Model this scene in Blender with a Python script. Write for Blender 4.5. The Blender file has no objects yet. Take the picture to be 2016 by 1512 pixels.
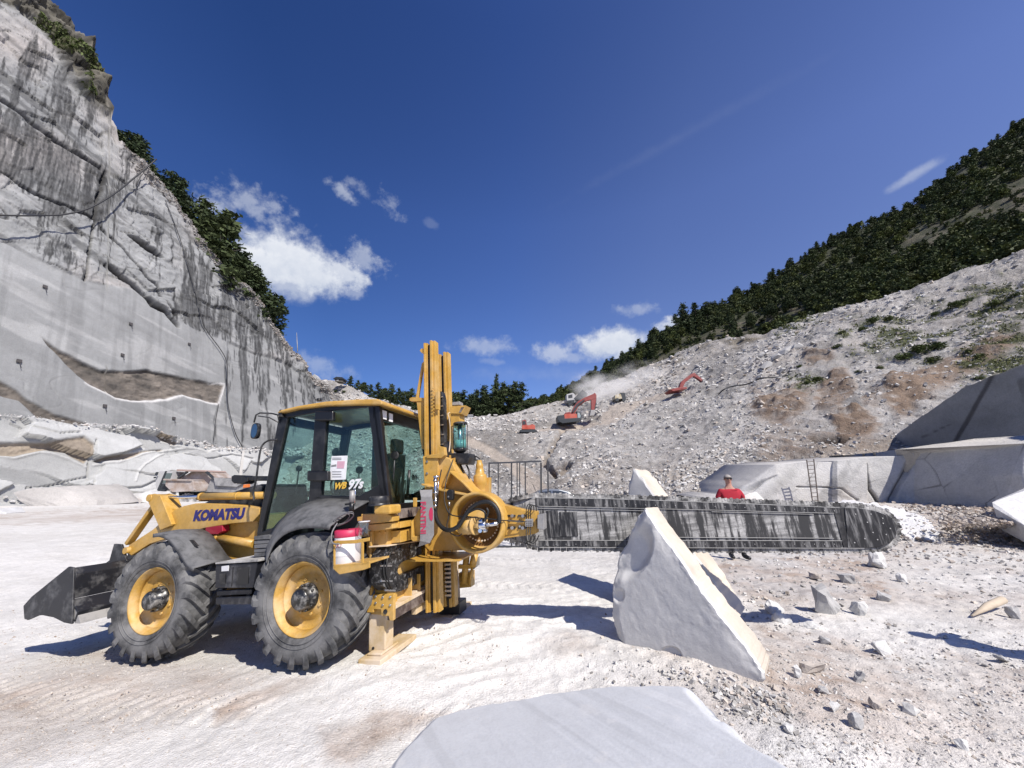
import bpy, bmesh, math, random
import numpy as np
from mathutils import Vector, Matrix
R = math.radians
random.seed(7)
RNG = np.random.default_rng(11)
scn = bpy.context.scene
COL = scn.collection

# ---------------------------------------------------------------- camera
F = 727.0                       # focal length in pixels of the 2016 px wide photograph
TH = R(15.3); CS, SN = math.cos(TH), math.sin(TH)
CZ = 1.8
cam = bpy.data.cameras.new("camera"); camo = bpy.data.objects.new("camera", cam); COL.objects.link(camo)
camo.location = (0, 0, CZ); camo.rotation_euler = (R(90) + TH, 0, 0)
cam.sensor_width = 36; cam.lens = 36 * F / 2016; cam.clip_start = 0.05; cam.clip_end = 3000
scn.camera = camo
# ---------------------------------------------------------------- light
SUN = Vector((0.60, -0.77, 1.03)).normalized()
EL = math.asin(SUN.z)
sl = bpy.data.lights.new("sun", 'SUN'); so = bpy.data.objects.new("sun", sl); COL.objects.link(so)
sl.energy = 5.0; sl.angle = R(0.53); sl.color = (1.0, 0.94, 0.855)
so.rotation_euler = (-SUN).to_track_quat('-Z', 'Y').to_euler(); so.location = (0, 0, 60)
scn.view_settings.view_transform = 'Standard'; scn.view_settings.look = 'None'
scn.view_settings.gamma = 1; scn.view_settings.exposure = 0.36
scn.render.engine = 'CYCLES'

def ray(px, py):
    a = (px - 1008) / F; v = (py - 756) / F
    return Vector((a, CS + v * SN, SN - v * CS))
CAM = Vector((0, 0, CZ))
def at(px, py, z):                       # world point seen at a pixel, z metres along the optical axis
    return CAM + ray(px, py) * z
def ground(px, py, h=0.0):
    r = ray(px, py); return CAM + r * ((h - CZ) / r.z)
def rays(px, py):
    px = np.asarray(px, float); py = np.asarray(py, float)
    a = (px - 1008) / F; v = (py - 756) / F
    return np.stack([a, CS + v * SN, SN - v * CS], -1)
def proj(P):
    P = np.asarray(P, float) - np.array([0, 0, CZ])
    z = P[..., 1] * CS + P[..., 2] * SN; d = P[..., 1] * SN - P[..., 2] * CS
    z = np.maximum(z, 1e-3)
    return 1008 + F * P[..., 0] / z, 756 + F * d / z, z

# ---------------------------------------------------------------- noise
def _hash(i, j, k):
    h = (i.astype(np.int64) * 374761393 + j.astype(np.int64) * 668265263 + k.astype(np.int64) * 2147483647) & 0xffffffff
    h = ((h ^ (h >> 13)) * 1274126177) & 0xffffffff
    h = ((h ^ (h >> 16)) * 2246822519) & 0xffffffff
    return ((h ^ (h >> 15)) & 0xffffff) / float(0xffffff)
def vn(p):
    p = np.asarray(p, float); i = np.floor(p); f = p - i; f = f * f * (3 - 2 * f)
    x, y, z = i[..., 0], i[..., 1], i[..., 2]; u, v, w = f[..., 0], f[..., 1], f[..., 2]
    def L(a, b, t): return a + (b - a) * t
    c = lambda a, b, d: _hash(x + a, y + b, z + d)
    return L(L(L(c(0,0,0), c(1,0,0), u), L(c(0,1,0), c(1,1,0), u), v),
             L(L(c(0,0,1), c(1,0,1), u), L(c(0,1,1), c(1,1,1), u), v), w) * 2 - 1
def fbm(p, o=4, g=0.5):
    s = 0; a = 1; t = 0; p = np.asarray(p, float)
    for k in range(o):
        s = s + a * vn(p); t += a; a *= g; p = p * 2.03 + 17.3
    return s / t
def cells(x, y, s=0.):
    """angular cells: value per cell, a second one, and the distance to the joint"""
    ix, iy = np.floor(x), np.floor(y); f1 = np.full(x.shape, 9.); f2 = f1.copy(); ida = np.zeros(x.shape); idb = ida.copy(); dx1 = ida.copy(); dy1 = ida.copy()
    for i in (-1, 0, 1):
        for j in (-1, 0, 1):
            a, b = _hash(ix + i, iy + j, ix * 0 + s), _hash(ix + i, iy + j, ix * 0 + s + 7); dx, dy = ix + i + a - x, iy + j + b - y; d = np.hypot(dx, dy); m_ = d < f1
            f2 = np.where(m_, f1, np.minimum(f2, d)); ida = np.where(m_, a, ida); idb = np.where(m_, b, idb); dx1 = np.where(m_, dx, dx1); dy1 = np.where(m_, dy, dy1); f1 = np.where(m_, d, f1)
    return ida, idb, f2 - f1, dx1, dy1
def n3(x, y, z=0.0):
    x = np.asarray(x, float); return np.stack([x, np.broadcast_to(y, x.shape), np.broadcast_to(z, x.shape)], -1)
def sst(a, b, x):
    t = np.clip((np.asarray(x, float) - a) / (b - a), 0, 1); return t * t * (3 - 2 * t)
def sdp(px, py, poly):                    # signed distance to a polygon, positive inside
    d = np.full(px.shape, 1e9); ins = np.zeros(px.shape, bool); n = len(poly)
    for k in range(n):
        (x0, y0), (x1, y1) = poly[k], poly[(k + 1) % n]
        ex, ey = x1 - x0, y1 - y0; L = ex * ex + ey * ey + 1e-9
        t = np.clip(((px - x0) * ex + (py - y0) * ey) / L, 0, 1)
        d = np.minimum(d, np.hypot(px - x0 - t * ex, py - y0 - t * ey))
        c = ((y0 > py) != (y1 > py)) & (px < ex * (py - y0) / (ey if ey else 1e-9) + x0)
        ins ^= c
    return np.where(ins, d, -d)
def dseg(px, py, pts):
    d = np.full(px.shape, 1e9)
    for (x0, y0), (x1, y1) in zip(pts[:-1], pts[1:]):
        ex, ey = x1 - x0, y1 - y0; L = ex * ex + ey * ey + 1e-9
        t = np.clip(((px - x0) * ex + (py - y0) * ey) / L, 0, 1)
        d = np.minimum(d, np.hypot(px - x0 - t * ex, py - y0 - t * ey))
    return d

# ---------------------------------------------------------------- objects
def tag(o, label=None, cat=None, group=None, kind=None):
    if label: o['label'] = label
    if cat: o['category'] = cat
    if group: o['group'] = group
    if kind: o['kind'] = kind
    return o
def link(o, parent=None):
    COL.objects.link(o)
    if parent is not None: o.parent = parent
    return o
def empty(name, M=None, loc=None):
    o = bpy.data.objects.new(name, None); COL.objects.link(o); o.empty_display_size = 0.3
    if M is not None: o.matrix_world = M
    if loc is not None: o.location = loc
    return o
def npmesh(name, V, Fc, mat, parent=None, col=None, smooth=False):
    V = np.asarray(V, np.float32).reshape(-1, 3); Fc = np.asarray(Fc, np.int32)
    k = Fc.shape[1]; me = bpy.data.meshes.new(name)
    me.vertices.add(len(V)); me.vertices.foreach_set('co', V.ravel())
    me.loops.add(Fc.size); me.loops.foreach_set('vertex_index', Fc.ravel())
    me.polygons.add(len(Fc)); me.polygons.foreach_set('loop_start', np.arange(0, Fc.size, k, dtype=np.int32))
    try: me.polygons.foreach_set('loop_total', np.full(len(Fc), k, np.int32))
    except Exception: pass
    me.polygons.foreach_set('use_smooth', np.full(len(Fc), smooth))
    me.update(calc_edges=True)
    if col is not None:
        a = me.attributes.new('Col', 'FLOAT_COLOR', 'POINT')
        c = np.ones((len(V), 4), np.float32); c[:, :3] = np.asarray(col).reshape(-1, 3); a.data.foreach_set('color', c.ravel())
    me.materials.append(mat)
    return link(bpy.data.objects.new(name, me), parent)
def gridfaces(r, c, off=0):
    i = np.arange(r * c).reshape(r, c) + off
    return np.stack([i[:-1, :-1], i[:-1, 1:], i[1:, 1:], i[1:, :-1]], -1).reshape(-1, 4)
def gnorm(P):
    du = np.gradient(P, axis=1); dv = np.gradient(P, axis=0); n = np.cross(du, dv)
    return n / (np.linalg.norm(n, axis=-1, keepdims=True) + 1e-9)

class MB:
    """collects shapes and links them as ONE mesh object"""
    def __init__(s): s.v = []; s.f = []; s.sm = []
    def add(s, v, f, smooth=False):
        o = len(s.v); s.v += [tuple(p) for p in v]; s.f += [tuple(i + o for i in q) for q in f]; s.sm += [smooth] * len(f); return s
    def box(s, a, b):
        x0, y0, z0 = [min(a[i], b[i]) for i in range(3)]; x1, y1, z1 = [max(a[i], b[i]) for i in range(3)]
        return s.add([(x0,y0,z0),(x1,y0,z0),(x1,y1,z0),(x0,y1,z0),(x0,y0,z1),(x1,y0,z1),(x1,y1,z1),(x0,y1,z1)],
                     [(0,3,2,1),(4,5,6,7),(0,1,5,4),(1,2,6,5),(2,3,7,6),(3,0,4,7)])
    def loft(s, A, B, caps=True, smooth=False):            # two matching loops
        n = len(A); f = [(i, (i+1) % n, n + (i+1) % n, n + i) for i in range(n)]
        if caps: f += [tuple(range(n))[::-1], tuple(range(n, 2*n))]
        return s.add(list(A) + list(B), f, smooth)
    def beam(s, p, q, w, h, up=(0,0,1), w2=None, h2=None):
        p, q = Vector(p), Vector(q); d = (q - p).normalized(); up = Vector(up)
        x = d.cross(up)
        if x.length < 1e-4: x = d.cross(Vector((0, 1, 0)))
        x.normalize(); y = x.cross(d)
        w2 = w if w2 is None else w2; h2 = h if h2 is None else h2
        A = [p + x*a*w/2 + y*b*h/2 for a, b in ((-1,-1),(1,-1),(1,1),(-1,1))]
        B = [q + x*a*w2/2 + y*b*h2/2 for a, b in ((-1,-1),(1,-1),(1,1),(-1,1))]
        return s.loft(A, B)
    def cyl(s, p, q, r, n=20, r2=None, caps=True):
        p, q = Vector(p), Vector(q); d = (q - p).normalized(); x = d.orthogonal().normalized(); y = d.cross(x)
        r2 = r if r2 is None else r2; o = len(s.v)
        s.v += [tuple(p + (x*math.cos(t)+y*math.sin(t))*r) for t in (2*math.pi*i/n for i in range(n))]
        s.v += [tuple(q + (x*math.cos(t)+y*math.sin(t))*r2) for t in (2*math.pi*i/n for i in range(n))]
        s.f += [(o+i, o+(i+1) % n, o+n+(i+1) % n, o+n+i) for i in range(n)]; s.sm += [True]*n
        if caps: s.f += [tuple(o+i for i in range(n))[::-1], tuple(o+n+i for i in range(n))]; s.sm += [False]*2
        return s
    def tube(s, pts, r, n=8, closed=False, rad=None):
        pts = [Vector(p) for p in pts]; m = len(pts); o = len(s.v); x = None
        for i, p in enumerate(pts):
            a = pts[(i-1) % m] if (closed or i > 0) else p; b = pts[(i+1) % m] if (closed or i < m-1) else p
            d = (b - a).normalized() if (b - a).length > 1e-9 else Vector((0,0,1))
            x = d.orthogonal() if x is None else (x - d * x.dot(d)); x = x.normalized() if x.length > 1e-6 else d.orthogonal().normalized(); y = d.cross(x)
            rr = r if rad is None else rad[i]
            s.v += [tuple(p + (x*math.cos(t)+y*math.sin(t))*rr) for t in (2*math.pi*k/n for k in range(n))]
        for i in range(m if closed else m-1):
            j = (i+1) % m
            s.f += [(o+i*n+k, o+i*n+(k+1) % n, o+j*n+(k+1) % n, o+j*n+k) for k in range(n)]; s.sm += [True]*n
        if not closed: s.f += [tuple(o+k for k in range(n))[::-1], tuple(o+(m-1)*n+k for k in range(n))]; s.sm += [False]*2
        return s
    def lathe(s, prof, c, ax=(0,1,0), n=32, arc=(0, 2*math.pi)):   # prof: (radius, offset along axis)
        c = Vector(c); ax = Vector(ax).normalized(); x = Vector((0,0,1)) if abs(ax.z) < .9 else Vector((1,0,0)); x = (x - ax*x.dot(ax)).normalized(); y = ax.cross(x)
        full = abs(arc[1]-arc[0]-2*math.pi) < 1e-6; m = n if full else n+1; o = len(s.v); k = len(prof)
        for i in range(m):
            t = arc[0] + (arc[1]-arc[0])*i/n; d = x*math.cos(t)+y*math.sin(t)
            s.v += [tuple(c + d*r + ax*h) for r, h in prof]
        for i in range(n):
            j = (i+1) % m
            s.f += [(o+i*k+a, o+i*k+a+1, o+j*k+a+1, o+j*k+a) for a in range(k-1)]; s.sm += [True]*(k-1)
        return s
    def rock(s, c, sz, seed, rot=None, n=0):
        rr = random.Random(seed); c = Vector(c)
        bm = bmesh.new()
        for k in range(14 + n):
            u = Vector((rr.gauss(0,1), rr.gauss(0,1), rr.gauss(0,1))).normalized()
            u *= rr.uniform(.8, 1.0); p = Vector((u.x*sz[0], u.y*sz[1], u.z*sz[2]))
            if rot: p = rot @ p
            bm.verts.new(c + p)
        r = bmesh.ops.convex_hull(bm, input=bm.verts); bmesh.ops.delete(bm, geom=list({v for v in r['geom_interior'] if isinstance(v, bmesh.types.BMVert)}), context='VERTS')
        bm.verts.index_update(); bm.verts.ensure_lookup_table()
        s.add([v.co.copy() for v in bm.verts], [tuple(v.index for v in f.verts) for f in bm.faces]); bm.free(); return s
    def build(s, name, mat, parent=None, bevel=0, seg=2, mats=None, fix=True):
        me = bpy.data.meshes.new(name); me.from_pydata(s.v, [], s.f)
        if fix:
            bm = bmesh.new(); bm.from_mesh(me); bmesh.ops.recalc_face_normals(bm, faces=bm.faces); bm.to_mesh(me); bm.free()
        me.polygons.foreach_set('use_smooth', s.sm if len(s.sm) == len(me.polygons) else [False]*len(me.polygons))
        me.materials.append(mat); o = link(bpy.data.objects.new(name, me), parent)
        if bevel:
            b = o.modifiers.new('bevel', 'BEVEL'); b.width = bevel; b.segments = seg; b.limit_method = 'ANGLE'; b.angle_limit = R(35)
        return o

# ---------------------------------------------------------------- materials
def nodemat(name):
    m = bpy.data.materials.new(name); m.use_nodes = True; nt = m.node_tree; b = nt.nodes['Principled BSDF']; return m, nt, b
def mk(nt, t, **k):
    n = nt.nodes.new(t)
    for a, v in k.items(): setattr(n, a, v)
    return n
def noise_node(nt, scale, detail=4, rough=.55, vec=None, coord='Object', stretch=None):
    tc = mk(nt, 'ShaderNodeTexCoord'); src = tc.outputs[coord] if vec is None else vec
    if stretch:
        mp = mk(nt, 'ShaderNodeMapping'); mp.inputs['Scale'].default_value = stretch; nt.links.new(src, mp.inputs['Vector']); src = mp.outputs[0]
    n = mk(nt, 'ShaderNodeTexNoise'); n.inputs['Scale'].default_value = scale; n.inputs['Detail'].default_value = detail; n.inputs['Roughness'].default_value = rough
    nt.links.new(src, n.inputs['Vector']); return n
def ramp(nt, src, pts):
    r = mk(nt, 'ShaderNodeValToRGB'); e = r.color_ramp.elements
    while len(e) < len(pts): e.new(0.5)
    for k, (p, c) in enumerate(pts):
        e[k].position = p; e[k].color = (c, c, c, 1) if isinstance(c, (int, float)) else (*c, 1)
    nt.links.new(src, r.inputs[0]); return r
def mixc(nt, fac, a, b, mode='MIX'):
    m = mk(nt, 'ShaderNodeMix', data_type='RGBA', blend_type=mode)
    for s, i in ((fac, 0), (a, 6), (b, 7)):
        if isinstance(s, (int, float)): m.inputs[i].default_value = s
        elif isinstance(s, tuple): m.inputs[i].default_value = (*s, 1)
        else: nt.links.new(s, m.inputs[i])
    return m.outputs[2]
def bump(nt, b, src, strength=.4, dist=.02):
    n = mk(nt, 'ShaderNodeBump'); n.inputs['Strength'].default_value = strength; n.inputs['Distance'].default_value = dist
    nt.links.new(src, n.inputs['Height']); nt.links.new(n.outputs[0], b.inputs['Normal'])
def dusty(name, col, rough=.45, dust=.35, dcol=(.55,.52,.48), metal=0, scale=3.0, coat=0, streak=False, bmp=0, th=.5):
    """painted or bare surface with a patchy film of pale stone dust"""
    m, nt, b = nodemat(name)
    n = noise_node(nt, scale, 8, .65, stretch=(6, 6, .8) if streak else None)
    r = ramp(nt, n.outputs[0], [(th - .08, 0.0), (th + .17, 1.0)])
    f = mk(nt, 'ShaderNodeMath', operation='MULTIPLY'); nt.links.new(r.outputs[0], f.inputs[0]); f.inputs[1].default_value = dust
    n2 = noise_node(nt, scale * 9, 4, .6); r2 = ramp(nt, n2.outputs[0], [(.3, .82), (.7, 1.0)])
    n6 = noise_node(nt, scale * 14, 5, .75); r6 = ramp(nt, n6.outputs[0], [(.60, 1.0), (.70, .55)]); n7 = noise_node(nt, scale * .8, 6, .7); r7 = ramp(nt, n7.outputs[0], [(.35, .78), (.6, 1.0)])
    c = mixc(nt, 1.0, col, r2.outputs[0], 'MULTIPLY'); c = mixc(nt, 1.0, c, r6.outputs[0], 'MULTIPLY'); c = mixc(nt, 1.0, c, r7.outputs[0], 'MULTIPLY'); c = mixc(nt, f.outputs[0], c, dcol)
    nt.links.new(c, b.inputs['Base Color']); b.inputs['Metallic'].default_value = metal
    rr = mk(nt, 'ShaderNodeMapRange'); nt.links.new(f.outputs[0], rr.inputs[0]); rr.inputs[3].default_value = rough; rr.inputs[4].default_value = .9; rr.inputs[2].default_value = .8
    nt.links.new(rr.outputs[0], b.inputs['Roughness']); b.inputs['Coat Weight'].default_value = coat
    if bmp: bump(nt, b, n2.outputs[0], bmp, .01)
    return m
def plain(name, col, rough=.5, metal=0):
    m, nt, b = nodemat(name); n = noise_node(nt, 12, 3); r = ramp(nt, n.outputs[0], [(.3, .88), (.7, 1.0)])
    nt.links.new(mixc(nt, 1.0, col, r.outputs[0], 'MULTIPLY'), b.inputs['Base Color']); b.inputs['Roughness'].default_value = rough; b.inputs['Metallic'].default_value = metal; return m
def rockmat(name, s1=.6, s2=6, bs=.5, bd=.05, var=.25, rough=.92, fine=40):
    """colour from the modelled surface attribute, broken up by two sizes of mineral noise"""
    m, nt, b = nodemat(name); a = mk(nt, 'ShaderNodeAttribute', attribute_name='Col')
    n1 = noise_node(nt, s1, 6, .6); n2 = noise_node(nt, s2, 6, .65); n4 = noise_node(nt, fine, 3, .6)
    r1 = ramp(nt, n1.outputs[0], [(.3, 1 - var), (.7, 1 + 0.0)]); r2 = ramp(nt, n2.outputs[0], [(.3, 1 - var), (.65, 1.0)])
    c = mixc(nt, 1.0, a.outputs['Color'], r1.outputs[0], 'MULTIPLY'); c = mixc(nt, 1.0, c, r2.outputs[0], 'MULTIPLY')
    r4 = ramp(nt, n4.outputs[0], [(.3, 1 - var), (.6, 1.0)]); c = mixc(nt, 1.0, c, r4.outputs[0], 'MULTIPLY')
    nt.links.new(c, b.inputs['Base Color']); b.inputs['Roughness'].default_value = rough
    ad = mk(nt, 'ShaderNodeMath', operation='ADD'); nt.links.new(n2.outputs[0], ad.inputs[0]); nt.links.new(n4.outputs[0], ad.inputs[1])
    bump(nt, b, ad.outputs[0], bs, bd); return m

# ---------------------------------------------------------------- sky: Nishita with the day's cumulus
w = bpy.data.worlds.new("World"); scn.world = w; w.use_nodes = True; nt = w.node_tree
bg = nt.nodes['Background']; sky = mk(nt, 'ShaderNodeTexSky', sky_type='NISHITA'); sky.sun_disc = False
sky.sun_elevation = EL; sky.sun_rotation = math.atan2(SUN.x, SUN.y); sky.altitude = 900; sky.air_density = 1.0; sky.dust_density = .35; sky.ozone_density = 3.0
gm = mk(nt, 'ShaderNodeGamma'); gm.inputs[1].default_value = 1.0
hs = mk(nt, 'ShaderNodeHueSaturation'); hs.inputs['Saturation'].default_value = 1.06; hs.inputs['Value'].default_value = 1.0
tcz = mk(nt, 'ShaderNodeTexCoord'); sz3 = mk(nt, 'ShaderNodeSeparateXYZ'); nt.links.new(tcz.outputs['Generated'], sz3.inputs[0]); zr = ramp(nt, sz3.outputs[2], [(0.0, (.95, .90, .86)), (.35, (1.0, .99, 1.0)), (.62, (1.0, 1.0, 1.06)), (.86, (.72, .76, .86))])
xm = mk(nt, 'ShaderNodeMapRange'); nt.links.new(sz3.outputs[0], xm.inputs[0]); xm.inputs[1].default_value = -1; xm.inputs[2].default_value = 1
xr = ramp(nt, xm.outputs[0], [(0.0, (.38, .39, .40)), (.28, (.38, .395, .40)), (.5, (.58, .54, .515)), (.675, (.79, .64, .54)), (1.0, (.90, .67, .53))]); zx = mixc(nt, 1.0, xr.outputs[0], (2, 2, 2), 'MULTIPLY')
nt.links.new(mixc(nt, 1.0, zx, mixc(nt, 1.0, mixc(nt, 1.0, sky.outputs[0], (.93, 1.03, 1.44), 'MULTIPLY'), zr.outputs[0], 'MULTIPLY'), 'MULTIPLY'), hs.inputs['Color'])
tc = mk(nt, 'ShaderNodeTexCoord'); D = tc.outputs['Generated']
def vdot(v):
    n = mk(nt, 'ShaderNodeVectorMath', operation='DOT_PRODUCT'); nt.links.new(D, n.inputs[0]); n.inputs[1].default_value = v; return n.outputs['Value']
def mth(op, a, b=None, clamp=False):
    n = mk(nt, 'ShaderNodeMath', operation=op, use_clamp=clamp)
    for i, s in ((0, a), (1, b)):
        if s is None: continue
        if isinstance(s, (int, float)): n.inputs[i].default_value = s
        else: nt.links.new(s, n.inputs[i])
    return n.outputs[0]
cn = mk(nt, 'ShaderNodeTexNoise'); cn.inputs['Scale'].default_value = 13; cn.inputs['Detail'].default_value = 9; cn.inputs['Roughness'].default_value = .62; nt.links.new(D, cn.inputs['Vector'])
cn2 = mk(nt, 'ShaderNodeTexNoise'); cn2.inputs['Scale'].default_value = 42; cn2.inputs['Detail'].default_value = 6; cn2.inputs['Roughness'].default_value = .6; nt.links.new(D, cn2.inputs['Vector'])
CLOUDS = [  # px, py, half width, half height, tilt, opacity, softness, noise
    (585, 520, 160, 88, 13, 1.0, .35, .5), (515, 525, 90, 72, 0, 1.0, .3, .4), (655, 535, 100, 56, 12, .9, .4, .8), (560, 560, 110, 50, 5, .7, .6, .6), (715, 510, 55, 52, 40, .5, .6, 1.3), (692, 575, 52, 28, -20, .45, .6, 1.2),
    (430, 408, 80, 60, 20, .55, .6, 1.2), (495, 410, 78, 66, 30, .48, .6, 1.3), (692, 394, 48, 20, 38, .5, .6, 1.3), (768, 404, 52, 36, 30, .38, .6, 1.4), (712, 374, 34, 20, 30, .3, .6, 1.4), (848, 440, 18, 10, 20, .12, .8, 1.5),
    (957, 681, 84, 24, 3, .45, .6, .9), (970, 713, 36, 8, 4, .2, .7, 1.2), (1205, 676, 105, 44, -4, .95, .35, .5), (1250, 690, 80, 36, 0, .75, .35, .8), (1082, 698, 52, 26, 10, .6, .5, .9), (1130, 704, 70, 20, 0, .4, .6, 1.0),
    (1247, 611, 52, 20, 0, .38, .6, 1.0), (1318, 643, 56, 22, -10, .75, .4, .9), (1800, 345, 52, 22, -28, .42, .7, .6), (632, 722, 56, 34, 25, .35, .7, 1.0), (692, 731, 40, 22, 25, .28, .7, 1.0),
    (1330, 275, 300, 20, -17, .04, 1.0, .5), (1080, 738, 260, 26, 0, .1, .9, .8)]
cov = None; lit = None
for (px, py, hw, hh, tl, op, sf, nz) in CLOUDS:
    C = ray(px, py).normalized(); A = (ray(px + 1, py).normalized() - C).normalized(); B = -(ray(px, py + 1).normalized() - C).normalized()
    k = (ray(px + 10, py).normalized() - C).length / 10
    t = R(tl); A2 = A * math.cos(t) - B * math.sin(t); B2 = A * math.sin(t) + B * math.cos(t)
    a = mth('MULTIPLY', vdot(A2), 1 / (hw * k)); b = mth('MULTIPLY', vdot(B2), 1 / (hh * k))
    if C.dot(Vector((0,1,0))) > 0 and abs(C.dot(A2)) > 1e-6: a = mth('SUBTRACT', a, C.dot(A2) / (hw * k))
    b = mth('SUBTRACT', b, C.dot(B2) / (hh * k))
    b_low = mth('MULTIPLY', mth('MINIMUM', b, 0.0), 1.15); bb = mth('ADD', mth('MAXIMUM', b, 0.0), b_low)
    d = mth('SQRT', mth('ADD', mth('MULTIPLY', a, a), mth('MULTIPLY', bb, bb)))
    m_ = mth('SUBTRACT', 1.0, d); m_ = mth('ADD', m_, mth('MULTIPLY', mth('SUBTRACT', cn.outputs[0], .5), 2.5 * nz)); m_ = mth('ADD', m_, mth('MULTIPLY', mth('SUBTRACT', cn2.outputs[0], .5), 1.15 * nz))
    mr = mk(nt, 'ShaderNodeMapRange', interpolation_type='SMOOTHSTEP'); nt.links.new(m_, mr.inputs[0]); mr.inputs[1].default_value = .02; mr.inputs[2].default_value = .25 + sf * 1.0; mr.inputs[4].default_value = op
    front = mth('GREATER_THAN', vdot(C), .5); o_ = mth('MULTIPLY', mr.outputs[0], front)
    cov = o_ if cov is None else mth('MAXIMUM', cov, o_)
    l_ = mth('MULTIPLY', o_, mth('ADD', mth('MULTIPLY', b, .5), .5, True)); lit = l_ if lit is None else mth('MAXIMUM', lit, l_)
sh = mth('ADD', mth('MULTIPLY', lit, .6), mth('MULTIPLY', cn2.outputs[0], .5), True)
ccol = mixc(nt, sh, (4.2, 5.0, 6.6), (9.6, 9.7, 10.0))
fin = mixc(nt, cov, hs.outputs[0], ccol)
nt.links.new(fin, bg.inputs[0]); bg.inputs[1].default_value = 0.078
# ================================================================ the quarry floor
def hgt(x, y):
    x = np.asarray(x, float); y = np.asarray(y, float)
    t = np.clip(-x - 1.3, 0, 4.6) * 0.078
    back = sst(6.5, 16, -x); h = -t * (1 - back) * (1 - sst(9, 18, y))
    h = h + .065 * sst(15, 9, np.hypot(x, y)); a = x / np.maximum(y, .5)
    h = h + 0.85 * sst(8, 21, y) * sst(.42, .75, a) * (1 - sst(60, 90, y))
    h = h + .17 * np.exp(-((x - 5.1) ** 2 / 5 + (y - 8.8) ** 2 / 5))
    h = h + .13 * np.exp(-((x - 1.9) ** 2 / 1.4 + (y - 4.4) ** 2 / 1.1))
    return h
def lumps(x, y):
    r = np.hypot(x, y)
    l = .05 * fbm(n3(x * .35, y * .35), 3) + .022 * fbm(n3(x * 1.6, y * 1.6, 3.), 3)
    pw = np.exp(-((x + .1) ** 2 / 3.2 + (y - 5.2) ** 2 / 3.0))           # trampled powder
    tracks = np.abs(vn(n3((x * .8 + y * .45) * 1.3, (y - x * .5) * 3.6, 5.)))
    l = l + pw * .05 * (1 - tracks) + .018 * pw * fbm(n3(x * 5, y * 8, 2.), 3)
    rub = sst(-.5, 1.6, x - .2 * (y - 4))
    l = l + (.006 + .016 * rub) * fbm(n3(x * 9, y * 9, 7.), 3) + rub * .03 * np.clip(fbm(n3(x * 4, y * 4, 9.), 3), 0, 1)
    ruts = np.sin((x * .5 + y * 2.2) * 2.4 + 2 * vn(n3(x * .5, y * .5, 1.)))
    l = l + .012 * ruts * sst(8, 2, np.abs(x + 4)) * (1 - rub)
    for (tx, ty, sc_) in ((0., 3.3, 1.0), (0., 7.3, 1.0), (-3., 2.5, .8), (1., 9.6, .8)):      # tyre prints pressed into the powder
        al_ = (x - tx) * -.964 + (y - ty) * .266; la_ = (x - tx) * .266 + (y - ty) * .964 + .25 * np.sin(al_ * .35); w_ = sst(.26, .20, np.abs(la_)) * sst(-.1, .25, vn(n3(x * .6, y * .6, 5. + tx)) + .25)
        l = l + sc_ * w_ * (1 - rub) * (-.012 + .016 * sst(-.15, .35, np.sin(al_ * 2 * math.pi / .19 + np.abs(la_) * 14)))
    l = l + (1 - rub) * .006 * fbm(n3(x * 14, y * 14, 8.), 2) * (r < 14)
    return l * np.clip(1.3 - r / 60, .15, 1)
def hz(x, y): return float(hgt(x, y) + lumps(np.array([float(x)]), np.array([float(y)]))[0])
def gpt(px, py, it=4):                    # floor point seen at a pixel
    h = 0.0
    for _ in range(it): p = ground(px, py, h); h = hz(p.x, p.y)
    return Vector((p.x, p.y, h))
ang = np.concatenate([np.linspace(-180, -64, 30)[:-1], np.linspace(-64, 64, 1000), np.linspace(64, 180, 30)[1:]]) * math.pi / 180
rad = np.concatenate([np.linspace(.02, 1.9, 12), np.geomspace(2.0, 45, 760)[0:], np.geomspace(48, 900, 40)])
AA, RR = np.meshgrid(ang, rad); X = RR * np.sin(AA); Y = RR * np.cos(AA)
Z = hgt(X, Y) + lumps(X, Y); Z = np.where(RR > 50, np.minimum(Z, 0) - sst(50, 120, RR) * 2.0, Z)
gx, gy, gz = proj(np.stack([X, Y, Z], -1)); fr = sst(-.2, .3, Y)
n1 = fbm(n3(X * .55, Y * .8), 5); n2_ = fbm(n3(X * 3.2, Y * 5.5, 4.), 5); n3_ = fbm(n3(X * .25, Y * .3, 9.), 3)
white = np.array([.66, .635, .595]); bright = np.array([.79, .775, .745]); tan = np.array([.43, .345, .285]); grey = np.array([.47, .475, .48])
rub = sst(.0, 2.2, X - .25 * (Y - 4)) * sst(22, 9, Y)
tanp = np.zeros_like(X)
for poly, s in (([(-60,1330),(180,1270),(330,1300),(480,1320),(560,1330),(430,1380),(300,1430),(160,1480),(-40,1512)], 26),
                ([(420,1400),(560,1330),(640,1340),(430,1430)], 14), ([(640,1440),(760,1400),(900,1400),(760,1470),(690,1512),(640,1500)], 18), ([(1010,1260),(1120,1235),(1200,1270),(1100,1300)], 18),
                ([(850,1215),(900,1200),(1140,1190),(1190,1210),(1000,1235)], 12), ([(1330,1090),(1700,1090),(1760,1180),(1500,1200),(1400,1130)], 40), ([(1500,1240),(1700,1280),(2016,1400),(2016,1512),(1750,1512),(1500,1330)], 50),
                ([(1800,1000),(2100,1000),(2100,1100),(1880,1080),(1800,1060)], 25), ([(1440,985),(2100,975),(2100,1000),(1500,1000)], 10), ([(1850,1290),(2016,1330),(2016,1420),(1900,1400)], 30),
                ([(-60,1020),(300,1000),(480,1005),(300,1025),(0,1030)], 10)):
    tanp = np.maximum(tanp, sst(-s, s, sdp(gx + 30 * n1, gy + 18 * n2_, poly)) * fr)
tanp = np.clip(tanp * (.75 + .9 * n1) + .85 * rub * np.clip(n1 + .3, 0, 1) + .12 * np.clip(n3_ + .1, 0, 1), 0, 1)
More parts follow.
